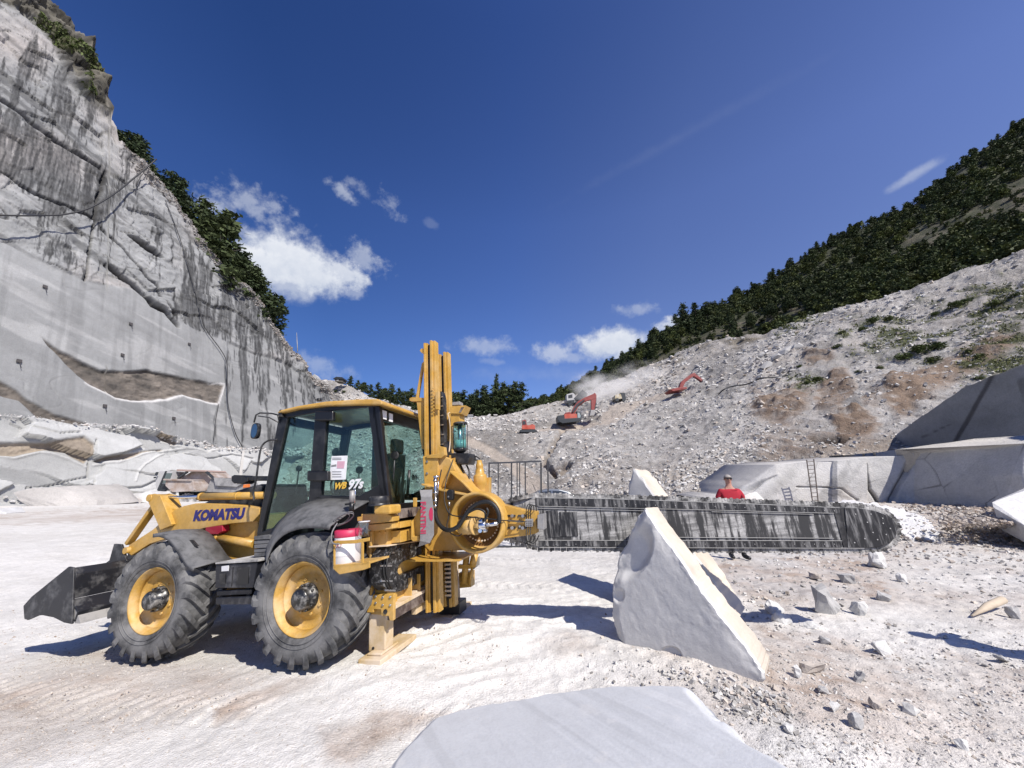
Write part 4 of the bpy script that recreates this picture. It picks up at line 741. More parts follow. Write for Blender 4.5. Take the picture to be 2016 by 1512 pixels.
m = MB(); pr(m, [(736,995),(768,994),(769,1012),(760,1013),(735,1013)], .12, .34); m.build('tank_neck', YEL, mach, bevel=.02)
c_ = L(747, 985, .20); m = MB(); m.lathe([(.104,-.05),(.108,-.04),(.108,.03),(.10,.045),(.001,.05)], c_, (0, 0, 1), 28); m.lathe([(.112,-.055),(.112,-.035),(.105,-.03)], c_, (0, 0, 1), 28); m.build('tank_cap', BLK, mach)
m = MB(); pr(m, [(813,980),(819,980),(819,998),(813,998)], .50, .53); pr(m, [(809,1026),(811,1024),(813,1056),(824,1055),(826,1064),(813,1066),(809,1062)], .50, .54); pr(m, [(813,1024),(826,1000),(829,1060),(818,1061),(813,1040)], .56, .58); m.build('hose_bracket', YEL, mach, bevel=.004)
m = MB(); m.box((-.60, -.6, 1.0), (-.70, -1.7, 1.42)); m.box((-.60, -.6, .5), (-.66, -1.7, 1.0)); m.build('rear_panel', BLK, mach, bevel=.01)
m = MB(); pr(m, [(762,1046),(789,1044),(789,1068),(766,1070)], .44, .9); bolts(m, [(748,1049),(759,1048)], .36, .013, .015); pr(m, [(785,1040),(793,1039),(793,1068),(785,1068)], .9, 1.0); m.build('hinge_block', YEL, mach, bevel=.006)
# energy chain: a C lying across the machine
EC = [(762,1077),(800,1071),(829,1067),(831,1091),(814,1097),(799,1103),(790,1108),(784,1116),(783,1126),(787,1133),(800,1128),(835,1113),(836,1142),(812,1154),(789,1164),(777,1166),(762,1161),(752,1151),(747,1128),(748,1108),(752,1094)]
uc = ua + .06; A = [LU(x, y, uc) for x, y in EC]; m = MB(); m.loft(A, [a + Vector((.13, 0, 0)) for a in A]); eo = m.build('cable_chain', dusty('chain_plastic', (.014, .014, .015), .4, .8, (.35, .35, .35), scale=30, th=.60), mach, bevel=.004)
m = MB()
for k in range(len(A)):
    if 6 <= k <= 9: continue
ct = [LU(x, y, uc - .004) for x, y in ((772,1084),(790,1079),(808,1076),(822,1075),(763,1100),(762,1118),(764,1134),(769,1148),(782,1152),(796,1147),(810,1140),(824,1133))]
for p in ct: m.cyl(p, p + Vector((-.008, 0, 0)), .022, 8)
m.build('link_pin', BLK, eo)
m = MB()
for (x0, y0, x1, y1) in ((760,1088,776,1088),(749,1114,771,1114),(750,1144,772,1144),(758,1162,778,1163)):
    a, b = LU(x0, y0, uc - .01), LU(x1, y1, uc - .01); m.beam(a, b, .012, .016)
m.build('clip', STL, eo)
m = MB(); [m.tube(smoothpts([LU(x + k, y, uc - .012) for x, y in ((768,1082),(758,1100),(755,1120),(758,1140),(766,1160))], 4), .012, 6) for k in (0, 5)]; m.build('hose', RUBB, eo)
m = MB(); a = [LU(x, y, uc - .03) for x, y in ((761,1076),(826,1066))]; m.loft([a[0], a[1], a[1] + Vector((.22, 0, 0)), a[0] + Vector((.22, 0, 0))], [q + Vector((0, 0, .012)) for q in (a[0], a[1], a[1] + Vector((.22, 0, 0)), a[0] + Vector((.22, 0, 0)))]); m.build('chain_cover', YELD, mach)
m = MB(); [m.box((ua - .0, -y, za + .0), (ua + .13, -y - .025, zu1)) for y in (1.22,)]; m.build('guide_post', YEL, mach)
# ---- can rack
m = MB(); d0, d1 = -.10, .22
pr(m, [(656,1112),(716,1109),(727,1104),(727,1118),(716,1122),(668,1131),(656,1120)], d0, d0 + .02); m.loft([L(x, y, d0) for x, y in ((656,1114),(727,1106))] + [L(727, 1106, d0) - Vector((0, .34, 0)), L(656, 1114, d0) - Vector((0, .34, 0))], [L(x, y, d0) - Vector((0, 0, .02)) for x, y in ((656,1114),(727,1106))] + [L(727, 1106, d0) - Vector((0, .34, .02)), L(656, 1114, d0) - Vector((0, .34, .02))])
pr(m, [(657,1065),(700,1063),(727,1058),(727,1065),(700,1070),(657,1072)], d0, d0 + .012); pr(m, [(656,1066),(659,1066),(659,1115),(656,1115)], d0, d0 + .015); pr(m, [(711,1063),(715,1062),(715,1112),(711,1113)], d0, d0 + .015)
m.box((L(657,1068,d0).x, -d0, L(657,1071,d0).z), (L(657,1068,d0).x - .012, -d1, L(657,1065,d0).z)); m.build('can_rack', YEL, mach, bevel=.003)
# ---- sign plate
PL = [(829,979),(850,978),(854,1006),(854,1053),(846,1069),(827,1065),(828,1020)]
m = MB(); pr(m, PL, .46, .466); A = [L(829, 979, .46), L(850, 978, .46), L(846, 964, .46) - Vector((0, .06, 0)), L(821, 965, .46) - Vector((0, .06, 0))]; m.loft(A, [a - Vector((0, .006, 0)) for a in A])
A = [L(827, 1064, .46), L(846, 1069, .46), L(846, 1069, .46) - Vector((0, .0, 0)) + Vector((.004, 0, -.002)), L(819, 1078, .46) - Vector((0, .05, 0))]; m.loft(A, [a - Vector((0, .006, 0)) for a in A]); so_ = m.build('sign_plate', GRY, mach)
text('sign_lettering', 'FANTINI', so_, (0, 0, -1), (-1, 0, 0), L(832.5, 1019, .457), .092, REDV, off=.002)
m = MB(); c_ = L(850, 1012, .457); m.loft([c_ + Vector((.035*math.cos(t)*(1 if math.cos(t) > 0 else .4), 0, .072*math.sin(t))) for t in (2*math.pi*i/20 for i in range(20))], [c_ + Vector((.035*math.cos(t)*(1 if math.cos(t) > 0 else .4), .001, .072*math.sin(t))) for t in (2*math.pi*i/20 for i in range(20))]); m.build('sign_emblem', REDV, so_)
# ---- mast: two columns
UL, UR_ = L(833, 900, 1.0).x, L(866, 1207, 1.0).x; zb0 = L(850, 1207, 1.0).z; zt0 = L(845, 673, 1.0).z
def column(d, z0, z1, s=1.0, nm='mast_column'):
    m = MB(); a = -.93; m.box((a - .028, -d, z0), (a, -d - .16, z1)); m.box((a - .05, -d - .02, z0), (a - .028, -d - .14, z1)); m.box((a - .135, -d, z0), (a - .10, -d - .16, z1 + .02)); m.box((a - .17, -d - .03, z0), (a - .135, -d - .14, z1 + .02)); m.box((a - .165, -d - .10, z0), (a, -d - .13, z1 - .01))
    o = m.build(nm, YEL, mach, bevel=.004); q = MB(); q.box((a - .10, -d - .05, z0 + .01), (a - .05, -d - .1, z1 - .02)); q.build('guide_web', BLK, o); return o
column(1.0, zb0, zt0); column(1.44, zb0 - .06, zt0 - .02)
m = MB(); m.box((-1.02, -1.40, zb0 + .05), (-1.07, -1.44, 3.0)); rk = m.build('gear_rack', BLK, mach)
m = MB(); [m.box((-1.005, -1.385, z_), (-1.085, -1.40, z_ + .022)) for z_ in np.arange(zb0 + .08, 3.0, .052)]; m.build('rack_teeth', YELD, mach)
m = MB(); m.box((-1.13, -1.18, 1.7), (-1.02, -1.30, 2.98)); m.loft([Vector((-1.03 - .1*s, -1.18, 2.98)) for s in (0, 1)] + [Vector((-1.11, -1.18, 3.06)), Vector((-1.03, -1.18, 3.04))], [Vector((-1.03 - .1*s, -1.30, 2.98)) for s in (0, 1)] + [Vector((-1.11, -1.30, 3.06)), Vector((-1.03, -1.30, 3.04))]); vo = m.build('vertical_cable_chain', BLK, mach)
m = MB(); [m.box((-1.14, -1.165, z_), (-1.015, -1.18, z_ + .014)) for z_ in np.arange(1.75, 3.0, .135)]; m.build('chain_bar', STL, vo)
m = MB(); pr(m, [(818,784),(823,783),(833,722),(833,712),(830,716)], 1.06, 1.10); pr(m, [(806,784),(811,782),(834,783),(834,790),(811,790),(806,789)], 1.04, 1.1); pr(m, [(820,790),(834,790),(834,884),(830,884)], 1.05, 1.12); pr(m, [(826,690),(829,686),(834,686),(833,694),(829,694)], 1.02, 1.1); m.build('mast_brace', YEL, mach, bevel=.004)
m = MB(); pr(m, [(857,772),(863,770),(863,806),(857,806)], .98, 1.04); [m.box((-1.07, -.975, z_), (-1.10, -.985, z_ + .02)) for z_ in np.arange(2.7, 3.1, .05)]; m.build('stop_plate', YEL, mach, bevel=.003)
# ---- carriage and saw head
m = MB(); pr(m, [(832,898),(868,897),(886,903),(899,930),(938,972),(973,984),(988,1006),(990,1035),(975,1066),(938,1083),(845,1085),(836,1075),(836,960)], .99, 1.30); hd = m.build('saw_head', YEL, mach, bevel=.008)
m = MB(); pr(m, [(838,896),(866,893),(864,878),(874,880),(876,896),(868,902),(840,902)], .92, 1.0); pr(m, [(832,900),(862,900),(862,985),(840,985),(836,960)], .94, .99); m.build('carriage', YEL, mach, bevel=.005)
bb = MB(); bolts(bb, [(841,909),(841,932)], .94, .016, .012); bb.build('bolt', STL, mach)
def wall(mb, pts, da, db, th=.02):
    for (x0, y0), (x1, y1) in zip(pts[:-1], pts[1:]):
        a, b = L(x0, y0, db), L(x1, y1, db); t_ = (b - a).normalized(); n_ = Vector((-t_.z, 0, t_.x)) * th; a2, b2 = a.copy(), b.copy(); a2.y = b2.y = -da; mb.loft([a, b, b + n_, a + n_], [a2, b2, b2 + n_, a2 + n_])
m = MB(); wall(m, [(848,952),(880,962),(940,973)], .76, 1.0); wall(m, [(896,928),(922,950),(944,973)], .84, 1.0, .016); wall(m, [(896,928),(886,952),(876,962)], .90, 1.0, .012); m.build('head_rib', YEL, mach, bevel=.003)
m = MB(); wall(m, [(846,1086),(900,1086),(940,1085)], .72, 1.3, .02); m.build('bottom_flange', YEL, mach, bevel=.003)
cr_ = L(937, 1028, .76); rr_ = (L(937, 1028, .76) - L(992, 1028, .76)).length
m = MB(); m.lathe([(rr_ - .055,-.22),(rr_ - .040,0),(rr_ - .022,.010),(rr_,.0),(rr_ + .004,-.24)], cr_, (0, 1, 0), 64); o = m.build('drum_ring', YEL, mach)
m = MB(); m.lathe([(rr_ - .02,-.19),(rr_ - .09,-.19),(rr_ - .09,-.20),(.15,-.20),(.14,-.22),(.001,-.22)], cr_, (0, 1, 0), 48); m.build('drum_plate', dusty('drum_in_shade', (.22, .11, .03), .5, .3, (.4, .25, .12)), o)  # drum yellow turned dark brown to paint the shade inside
m = MB()
for k in range(36):
    a = 2*math.pi*k/36; c_ = cr_ + Vector(((rr_ - .115)*math.cos(a), -.18, (rr_ - .115)*math.sin(a))); m.cyl(c_, c_ + Vector((0, .02, 0)), .011, 6)
m.build('ring_bolts', YELD, o)
a, b = L(909, 1037, .72), L(934, 1035, .66); m = MB(); m.cyl(a, b, .088, 22); m.cyl(a + (a - b) * .08, a, .07, 22); m.cyl(b, b + (b - a) * .12, .10, 22); m.cyl(L(940, 1022, .93), L(940, 1022, .74), .12, 24); mo = m.build('hydraulic_motor', YELR, mach)
m = MB(); m.cyl(L(938,1036,.63), L(958,1034,.60), .045, 12); m.cyl(L(945,1045,.62), L(945,1045,.58), .022, 8); m.cyl(L(940,1028,.63), L(952,1026,.60), .03, 10); m.cyl(L(958,1034,.60), L(980,1030,.60), .022, 10); m.cyl(L(950,1046,.62), L(958,1044,.6), .018, 8); m.build('fitting', CHR, mo)
def hose(pts, r, d=None, mat=RUBB, nm='hose', par=mach, corr=False):
    P_ = [L(*(q if len(q) == 3 else (q[0], q[1], d))) for q in pts]; P_ = smoothpts(P_, 10); m = MB()
    if corr: m.tube(P_, r, 10, rad=[r * (1 if k % 2 else .86) for k in range(len(P_))])
    else: m.tube(P_, r, 8)
    return m.build(nm, mat, par)
P_ = [(857,1000,.8),(858,1016,.72),(864,1031,.66),(876,1042,.62),(889,1043,.6),(903,1035,.6),(913,1020,.6),(925,1003,.6),(942,991,.6),(960,988,.6),(974,996,.6),(982,1012,.6),(983,1030,.6)]
hose(P_, .026, corr=True); hose([(913,1018,.62),(925,1008,.6),(940,1002,.6),(954,1008,.6),(956,1022,.62)], .012); hose([(958,1000,.6),(961,1008,.6),(957,1020,.6),(953,1030,.62)], .014, corr=True)
hose([(892,905,1.0),(880,940,.85),(875,970,.76),(876,990,.7),(884,1010,.66),(898,1016,.64),(920,1017,.62),(945,1020,.6),(980,1023,.6)], .007); hose([(885,1000,.7),(883,1020,.66),(880,1035,.64),(888,1050,.64),(903,1055,.66),(912,1047,.66)], .006); hose([(980,1024,.6),(1000,1025,.8),(1035,1027,.85)], .006)
hose([(869,925,.9),(862,960,.72),(862,980,.7),(861,998,.72)], .008)
hose([(899,895,1.25),(910,925,1.2),(913,945,1.2),(908,960,1.1)], .010); hose([(917,912,1.3),(924,930,1.25),(922,950,1.2)], .012); hose([(921,908,1.3),(930,900,1.35),(938,899,1.35),(945,904,1.35)], .009); hose([(921,911,1.3),(930,906,1.35),(941,906,1.35)], .009)
m = MB(); m.cyl(L(857, 940, .68), L(858, 1000, .72), .018, 10); [m.cyl(L(857, y, .68), L(857, y + 4, .68), .027, 10) for y in (944, 968, 984, 994)]; m.cyl(L(853,939,.67), L(864,938,.70), .014, 8); m.cyl(L(863,947,.67), L(862,975,.69), .009, 8); m.build('valve_pipe', CHR, mach)
m = MB(); pr(m, [(879,967),(882,964),(889,964),(892,967),(891,983),(889,985),(881,985),(879,982)], .70, .76); m.build('switch_box', RUBB, mach, bevel=.008); m = MB(); c_ = L(883, 978, .70); m.cyl(c_, c_ + Vector((0, .01, 0)), .010, 10); m.cyl(L(884,988,.72), L(885,996,.72), .012, 8); m.build('switch_knob', STL, mach)
# bracket arm
m = MB(); pr(m, [(984,992),(1036,1005),(1056,1007),(1056,1050),(1040,1054),(984,1061),(988,1040),(989,1015)], .93, 1.08); ba = m.build('bar_bracket', YEL, mach, bevel=.006)
m = MB()
for y in (1015.5, 1039):
    for x0 in (998, 1020): a, b = L(x0, y, .925), L(x0 + 17, y, .925); m.beam(a, b, .012, .022, up=(0, 0, 1))
m.build('slot', BLK, ba)
m = MB()
for y in (1015.5, 1039):
    for x0 in (1009, 1030): c_ = L(x0, y, .925); m.cyl(c_, c_ + Vector((0, .03, 0)), .019, 10)
for x0, y in ((1000,1025),(1022,1026),(1024,1036)): c_ = L(x0, y, .925); m.cyl(c_, c_ + Vector((0, .02, 0)), .012, 8)
m.cyl(L(1000, 1025, .9), L(1030, 1027, .9), .010, 8); m.build('bolt', STL, ba)
m = MB(); pr(m, [(1034,1022),(1048,1022),(1048,1037),(1034,1037)], .86, .93); m.build('valve_block', GRY, ba, bevel=.003); m = MB(); bolts(m, [(x, y) for x in (1037.5, 1041.5, 1045.5) for y in (1026, 1030, 1034)], .86, .006, .004); m.build('valve_port', BLK, ba)
for k, x in enumerate((1037, 1041, 1045)):
    hose([(x, 1022, .88), (x - 1, 1005, .84), (x + 3, 993 + k, .84), (x + 8 + k, 995 + k, .88), (x + 9 + k, 1006, 1.0)], .0055, par=ba); hose([(x, 1037, .88), (x - 1, 1055, .84), (x + 2, 1066 + k * 2, .84), (x + 8 + k, 1064 + k, .9), (x + 10 + 3 * k, 1054, 1.0)], .0055, par=ba)
m = MB(); pr(m, [(1058,1014),(1070,1012),(1071,1043),(1058,1041)], .84, 1.02); m.build('control_box', GRY, ba, bevel=.004)
# pump, reservoir, hopper
def stack(px, ys_r, d, mat, nm, dx=0):
    m = MB(); base = L(px, ys_r[0][0], d); pf = []
    for y, r_ in ys_r: pf.append((r_, L(px, y, d).z - base.z))
    m.lathe([(.001, pf[0][1])] + pf + [(.001, pf[-1][1])], base, (0, 0, 1), 22); return m.build(nm, mat, mach)
stack(947, [(978,.062),(966,.062),(960,.066),(954,.088),(938,.09),(935,.082),(933,.062),(925,.058),(922,.045),(920,.05),(914,.05),(912,.038),(906,.034)], 1.30, YEL, 'swing_motor')
m = MB(); pr(m, [(955,940),(963,940),(963,972),(955,972)], 1.32, 1.42); m.build('motor_flange', YEL, mach, bevel=.004)
stack(906.5, [(884,.085),(880,.085),(836,.085)], 1.22, RES, 'oil_reservoir'); stack(906.5, [(836,.092),(832,.092)], 1.22, BLK, 'reservoir_lid'); stack(906.5, [(892,.05),(888,.085),(883,.09)], 1.22, BLK, 'reservoir_base')
stack(906.5, [(884,.078),(867,.078)], 1.22, plain('hydraulic_oil', (.30, .42, .38), .3), 'oil'); stack(906.5, [(883,.03),(838,.03)], 1.22, STL, 'filter_core')
m = MB(); [m.cyl(L(x, 886, d_), L(x, 833, d_), .006, 6) for x, d_ in ((893,1.22),(912,1.12),(920,1.24))]; m.build('tie_rod', BLK, mach)
m = MB(); pr(m, [(886,892),(922,892),(925,900),(921,914),(890,914)], 1.12, 1.36); m.build('pump_box', BLK, mach, bevel=.008); m = MB(); pr(m, [(884,896),(887,896),(887,910),(897,910),(897,913),(884,913)], 1.08, 1.1); pr(m, [(888,903),(896,901),(896,911),(888,912)], 1.09, 1.1); m.build('pump_bracket', YEL, mach)
m = MB(); pr(m, [(887,815),(904,815),(905,838),(887,840)], 1.24, 1.44); pr(m, [(885,800),(917,798),(909,815),(886,814)], 1.22, 1.42); m.build('hopper', YEL, mach, bevel=.004); m = MB(); m.loft([L(x, y, 1.215) for x, y in ((908,802),(914,801),(908,812),(903,812))], [L(x, y, 1.22) for x, y in ((908,802),(914,801),(908,812),(903,812))]); m.build('hopper_mouth', BRN, mach)
m = MB(); pr(m, [(890,792),(905,790),(906,797),(890,798)], 1.26, 1.38); m.build('work_lamp', GRY, mach, bevel=.006)
hose([(886,812,1.1),(882,815,1.08),(884,823,1.08),(886,840,1.1),(886,870,1.12),(884,890,1.1)], .008, mat=YELD)
m = MB(); pr(m, [(872,870),(884,868),(884,902),(876,904),(872,894)], 1.14, 1.22); m.build('cable_drum', BLK, mach, bevel=.02)
# far rear hydraulics
m = MB(); m.cyl(L(919, 1092, 1.75), L(913, 1148, 1.75), .045, 14); m.cyl(L(935, 1090, 1.75), L(930, 1115, 1.75), .05, 14); pr(m, [(902,1112),(926,1112),(926,1120),(902,1120)], 1.7, 1.76); pr(m, [(903,1128),(927,1126),(927,1156),(905,1158)], 1.8, 1.95); m.cyl(L(930, 1115, 1.75), L(924, 1150, 1.75), .018, 8); m.build('outrigger_cylinder', YEL, mach, bevel=0)
m = MB(); pr(m, [(926,1112),(943,1095),(943,1112),(927,1125)], 1.8, 1.83); m.build('mud_flap', GRY, mach)
m = MB(); m.box((-.80, -.9, .3), (-.86, -1.9, .55)); m.box((-.80, -.9, 1.1), (-.92, -1.9, 1.2)); m.build('lower_frame', YELD, mach, bevel=.004)
# ---- the saw bar
PA, PB = at(1020, 1030, 4.58), at(1775, 1040, 4.42); bd = (PB - PA).normalized(); bu = (fz - bd * fz.dot(bd)).normalized(); bn = bd.cross(bu); bn = bn if bn.y < 0 else -bn
def K(px, py, o_=0): r = ray(px, py); return MI @ (CAM + r * ((PA - CAM).dot(bn) / r.dot(bn)) + bn * o_)
BN = (MM.to_3x3().inverted() @ bn).normalized()
def bp(mb, pts, front, th):
    A = [K(x, y) + BN * front for x, y in pts]; return mb.loft(A, [a - BN * th for a in A])
OUT = [(1052,979),(1200,981),(1400,988),(1600,996),(1690,1000),(1722,1005),(1744,1013),(1760,1026),(1767,1042),(1763,1058),(1752,1070),(1735,1077),(1700,1079),(1400,1079),(1060,1076),(1012,1062),(1000,1032),(1012,1000)]
bar = bp(MB(), OUT, 0, .05).build('saw_bar', BARM, mach)
m = MB(); bp(m, [(1055,980),(1200,982),(1400,989),(1600,997),(1652,999.5),(1652,1011),(1600,1009),(1400,1003),(1200,998),(1055,996)], .012, .012); bp(m, [(1062,1064),(1400,1065),(1656,1065),(1656,1077.5),(1400,1078),(1062,1075)], .012, .012); m.build('bar_edge_plate', BARE, bar, bevel=.002)
m = MB(); bp(m, [(1662,1000),(1690,1001),(1722,1006),(1743,1014),(1758,1027),(1765,1042),(1761,1057),(1750,1069),(1735,1076),(1700,1078),(1668,1078)], .014, .014); m.build('bar_nose', BARE, bar, bevel=.003)
m = MB(); bp(m, [(1640,1003),(1654,1001),(1672,1077),(1660,1077)], .010, .01); m.build('bar_seam', BLK, bar)
DST = plain('marble_slurry', (.38, .375, .365), .9)
m = MB(); [bp(m, [(x0, y0), (x1, y1), (x1, y1 + .8), (x0, y0 + .8)], .016, .012) for x0, y0, x1, y1 in ((1056,979.6,1200,981.6),(1200,981.6,1400,988.6),(1400,988.6,1650,999),(1060,996,1400,1003.5),(1400,1003.5,1640,1010),(1062,1063,1656,1064),(1060,1000,1300,1006),(1300,1057,1640,1059),(1062,1077,1700,1078.6),(1400,1007,1600,1012))]; m.build('bar_ridge', DST, bar)
bb = MB()
for k in range(30):
    x = 1075 + k * 19.5; y = np.interp(x, [1055, 1400, 1650], [990, 996.5, 1006]); p = K(x, y, .012); bb.cyl(p, p + BN * .006, .005, 6); p = K(x, 1071, .012); bb.cyl(p, p + BN * .006, .0045, 6)
for x, y in ((1705,1028),(1716,1048),(1736,1030),(1742,1052),(1725,1062),(1700,1060),(1680,1068),(1682,1012),(1712,1012),(1735,1020),(1750,1040)): p = K(x, y, .014); bb.cyl(p, p + BN * .006, .007, 8)
bb.build('rivets', DST, bar)
m = MB(); bp(m, [(1075,1006),(1098,1004),(1102,1058),(1080,1058)], .006, .006); bp(m, [(1101,1008),(1136,1008),(1138,1056),(1103,1056)], .009, .009); m.build('inspection_cover', BARE, bar, bevel=.002)
# chain with cutters
path = [(1700,1083),(1400,1083),(1250,1082),(1060,1080),(1030,1073),(1000,1062),(985,1050)][::-1] + [(1738,1081),(1757,1073),(1769,1060),(1773,1043),(1767,1024),(1748,1008),(1724,1000),(1692,995.5),(1600,992),(1400,984.5),(1200,977.5),(1060,975),(1040,976),(1015,982),(990,990),(975,998)]
KP = [K(x, y, -.02) for x, y in path]; seg = [(b - a).length for a, b in zip(KP[:-1], KP[1:])]; tot = sum(seg)
def along(s_):
    for a, b, l_ in zip(KP[:-1], KP[1:], seg):
        if s_ <= l_: return a + (b - a) * (s_ / l_), (b - a).normalized()
        s_ -= l_
    return KP[-1], (KP[-1] - KP[-2]).normalized()
m = MB(); t_ = MB(); s_ = 0; k = 0; cen = K(1400, 1030)
while s_ < tot - .05:
    p, d_ = along(s_); q, _ = along(s_ + .066); m.beam(p, q, .05, .018, up=BN); o_ = d_.cross(BN).normalized()
    o_ = -o_ if (p + o_ * .1 - cen).length < (p - cen).length and abs((p - cen).dot(o_)) > 0 and (p - cen).dot(o_) < 0 else o_
    w_ = (.018, .03, .022)[k % 3]; m.beam(p + o_ * .008 + d_ * .018, p + o_ * (.030 + .006 * (k % 2)) + d_ * .022, .030, w_, up=BN); s_ += .0705; k += 1
m.build('saw_chain', CHN, bar)
m = MB(); cs_ = K(985, 1024, -.02); m.cyl(cs_, cs_ - BN * .06, .17, 28); m.build('drive_sprocket', BARE, bar)
m = MB(); bp(m, [(975,1000),(1012,984),(1056,980),(1056,1076),(1012,1068),(980,1052)], -.06, .03); m.build('chain_guard', BARM, bar)
# ---- loose things carried on the rack
def thing_mesh(name, label, cat): o = empty(name, M=MM.copy()); tag(o, label, cat); return o
t_ = empty('paint_can', M=MM @ Matrix.Translation(L(683, 1112, .08))); tag(t_, 'white paint can with a red rim in the yellow rack by the rear wheel', 'paint can')
hb = L(683, 1043, .08).z - L(683, 1112, .08).z
MB().lathe([(.001,0),(.128,0),(.130,.01),(.132,hb*.8)], (0,0,0), (0,0,1), 32).lathe([(.125,0),(.125,hb*.9)], (0,0,0), (0,0,1), 24).build('can_body', WHT, t_); MB().lathe([(.132,hb*.8),(.136,hb*.82),(.137,hb),(.12,hb+.006),(.001,hb-.004)], (0,0,0), (0,0,1), 32).build('can_rim', REDV, t_)
m = MB(); LB_ = [Vector((.1335*math.sin(a), .1335*math.cos(a), 0)) for a in (-.75 + 1.2*i/12 for i in range(13))]
for a, b in zip(LB_[:-1], LB_[1:]): m.add([a + Vector((0,0,.10)), b + Vector((0,0,.10)), b + Vector((0,0,.27)), a + Vector((0,0,.27))], [(0,1,2,3)])
m.build('label', WHV, t_)
m = MB()
for a0 in (-.02, .22):
    c_ = Vector((.135*math.sin(a0), .135*math.cos(a0), .21)); tx = Vector((math.cos(a0), -math.sin(a0), 0)); q = [c_ + tx*.026*math.cos(t) + Vector((0,0,.03*math.sin(t))) for t in (0, math.pi/2, math.pi, 3*math.pi/2)]; m.tube(q + [q[0]], .0022, 4)
m.build('hazard_mark', REDV, t_)
t_ = empty('grease_gun', M=MM @ Matrix.Translation(L(692, 1008, .12))); tag(t_, 'steel grease gun standing upright above the rear fender with its black hose', 'grease gun'); hz_ = L(692, 966, .12).z - L(692, 1008, .12).z
MB().cyl((0,0,.1), (0,0,hz_), .030, 18).build('barrel', GRY, t_); MB().cyl((0,0,0), (0,0,.105), .026, 14).cyl((-.04,.0,.085), (.085,0,.085), .010, 8).build('pump_head', BLK, t_); MB().tube([(-.035,0,.09),(-.038,0,hz_),(-.02,0,hz_+.02),(-.005,0,hz_)], .007, 8).build('handle', CHR, t_)
t_ = MB(); rnd = random.Random(3)
for k in range(5):
    ox, oy = rnd.uniform(-5, 5), rnd.uniform(-3, 3)
    t_.tube([L(678 + ox + (21 - 2*k)*math.cos(a), 1022 + oy + 9*math.sin(a) - 8*math.cos(a), .02 + .05*math.sin(a) + .02*k) for a in (2*math.pi*i/32 for i in range(32))], .0042, 6, closed=True)
t_.tube(smoothpts([L(x, y, d_) for x, y, d_ in ((664,1030,0),(655,1045,-.06),(652,1060,-.1),(656,1070,-.12),(668,1071,-.12))], 5), .0075, 7)
o = t_.build('coiled_cable', plain('grey_cable', (.16, .16, .165), .5)); o.matrix_world = MM; tag(o, 'coil of thin black cable lying over the paint can below the grease gun', 'cable')
t_ = empty('beaker', M=MM @ Matrix.Translation(L(716, 1056, .02))); tag(t_, 'clear plastic beaker hanging beside the paint can on the yellow bracket', 'beaker')
MB().lathe([(.001,0),(.05,0),(.056,.14)], (0,0,0), (0,0,1), 20).build('cup', glassmat('clear_plastic', (.8,.8,.82), .4), t_); MB().lathe([(.056,.14),(.06,.145),(.056,.15)], (0,0,0), (0,0,1), 20).build('cup_rim', WHT, t_)
# ================================================================ stone blocks and benches
M_marble = rockmat('white_marble', s1=1.5, s2=9, bs=.18, bd=.01, var=.08, rough=.75, fine=60)
M_marble_far = rockmat('far_marble', s1=.5, s2=3, bs=.4, bd=.06, var=.12, rough=.85, fine=12)
M_rub = rockmat('loose_stone', s1=3, s2=20, bs=.3, bd=.01, var=.15, fine=90)
def resample(pts, n):
    p = np.array(list(pts) + [pts[0]], float); s = np.concatenate([[0], np.cumsum(np.hypot(*np.diff(p, axis=0).T))]); u = np.linspace(0, s[-1], n, endpoint=False)
    return np.stack([np.interp(u, s, p[:, 0]), np.interp(u, s, p[:, 1])], 1)
def slab_block(name, poly, pt, nrm_, back, thick, mat, colf, dispf=None, n=260, rings=60, jit=1.2, edge=.02, cen=None, side_rough=.03):
    """a stone whose sawn face is traced on the plane (pt, nrm_) and which is `thick` deep along `back`"""
    nrm_ = Vector(nrm_).normalized(); back = Vector(back).normalized(); B = resample(poly, n)
    B[:, 0] += jit * vn(n3(np.arange(n) * .31, 0.)) ; B[:, 1] += jit * vn(n3(np.arange(n) * .31, 9.)); c_ = np.array(cen) if cen else B.mean(0)
    r = np.linspace(0, 1, rings) ** .8; PXY = c_ + r[:, None, None] * (B - c_)[None]
    px_, py_ = PXY[..., 0], PXY[..., 1]; ry = rays(px_, py_); t = ((np.array(pt) - np.array(CAM)) @ np.array(nrm_)) / (ry @ np.array(nrm_)); V = np.array(CAM) + ry * t[..., None]
    d = (dispf(px_, py_, V) if dispf is not None else 0 * px_) - edge * sst(.965, 1.0, np.broadcast_to(r[:, None], px_.shape)); V = V + np.array(nrm_) * d[..., None]
    col = colf(px_, py_, V); last = V[-1]; k = 14; ex = []; ec = []
    for i in range(1, k + 1):
        q = last + np.array(back) * thick * i / k; rn = fbm(q * 2.2, 3)[:, None]; q = q + (last.mean(0) - last) * (rn * side_rough + .004 * i * 0); ex.append(q); ec.append(colf(None, None, q))
    q = ex[-1].mean(0) + (ex[-1] - ex[-1].mean(0)) * .02; ex.append(q); ec.append(ec[-1])
    V = np.concatenate([V, np.array(ex)], 0); col = np.concatenate([col, np.array(ec)], 0); V = np.concatenate([V, V[:, :1]], 1); col = np.concatenate([col, col[:, :1]], 1)
    fc = gridfaces(*V.shape[:2]); o = npmesh(name, V, fc, mat, col=col, smooth=True)
    bm = bmesh.new(); bm.from_mesh(o.data); bmesh.ops.remove_doubles(bm, verts=bm.verts, dist=1e-5); bmesh.ops.recalc_face_normals(bm, faces=bm.faces); bm.to_mesh(o.data); bm.free()
    md = o.modifiers.new('edges', 'EDGE_SPLIT'); md.split_angle = R(42); return o
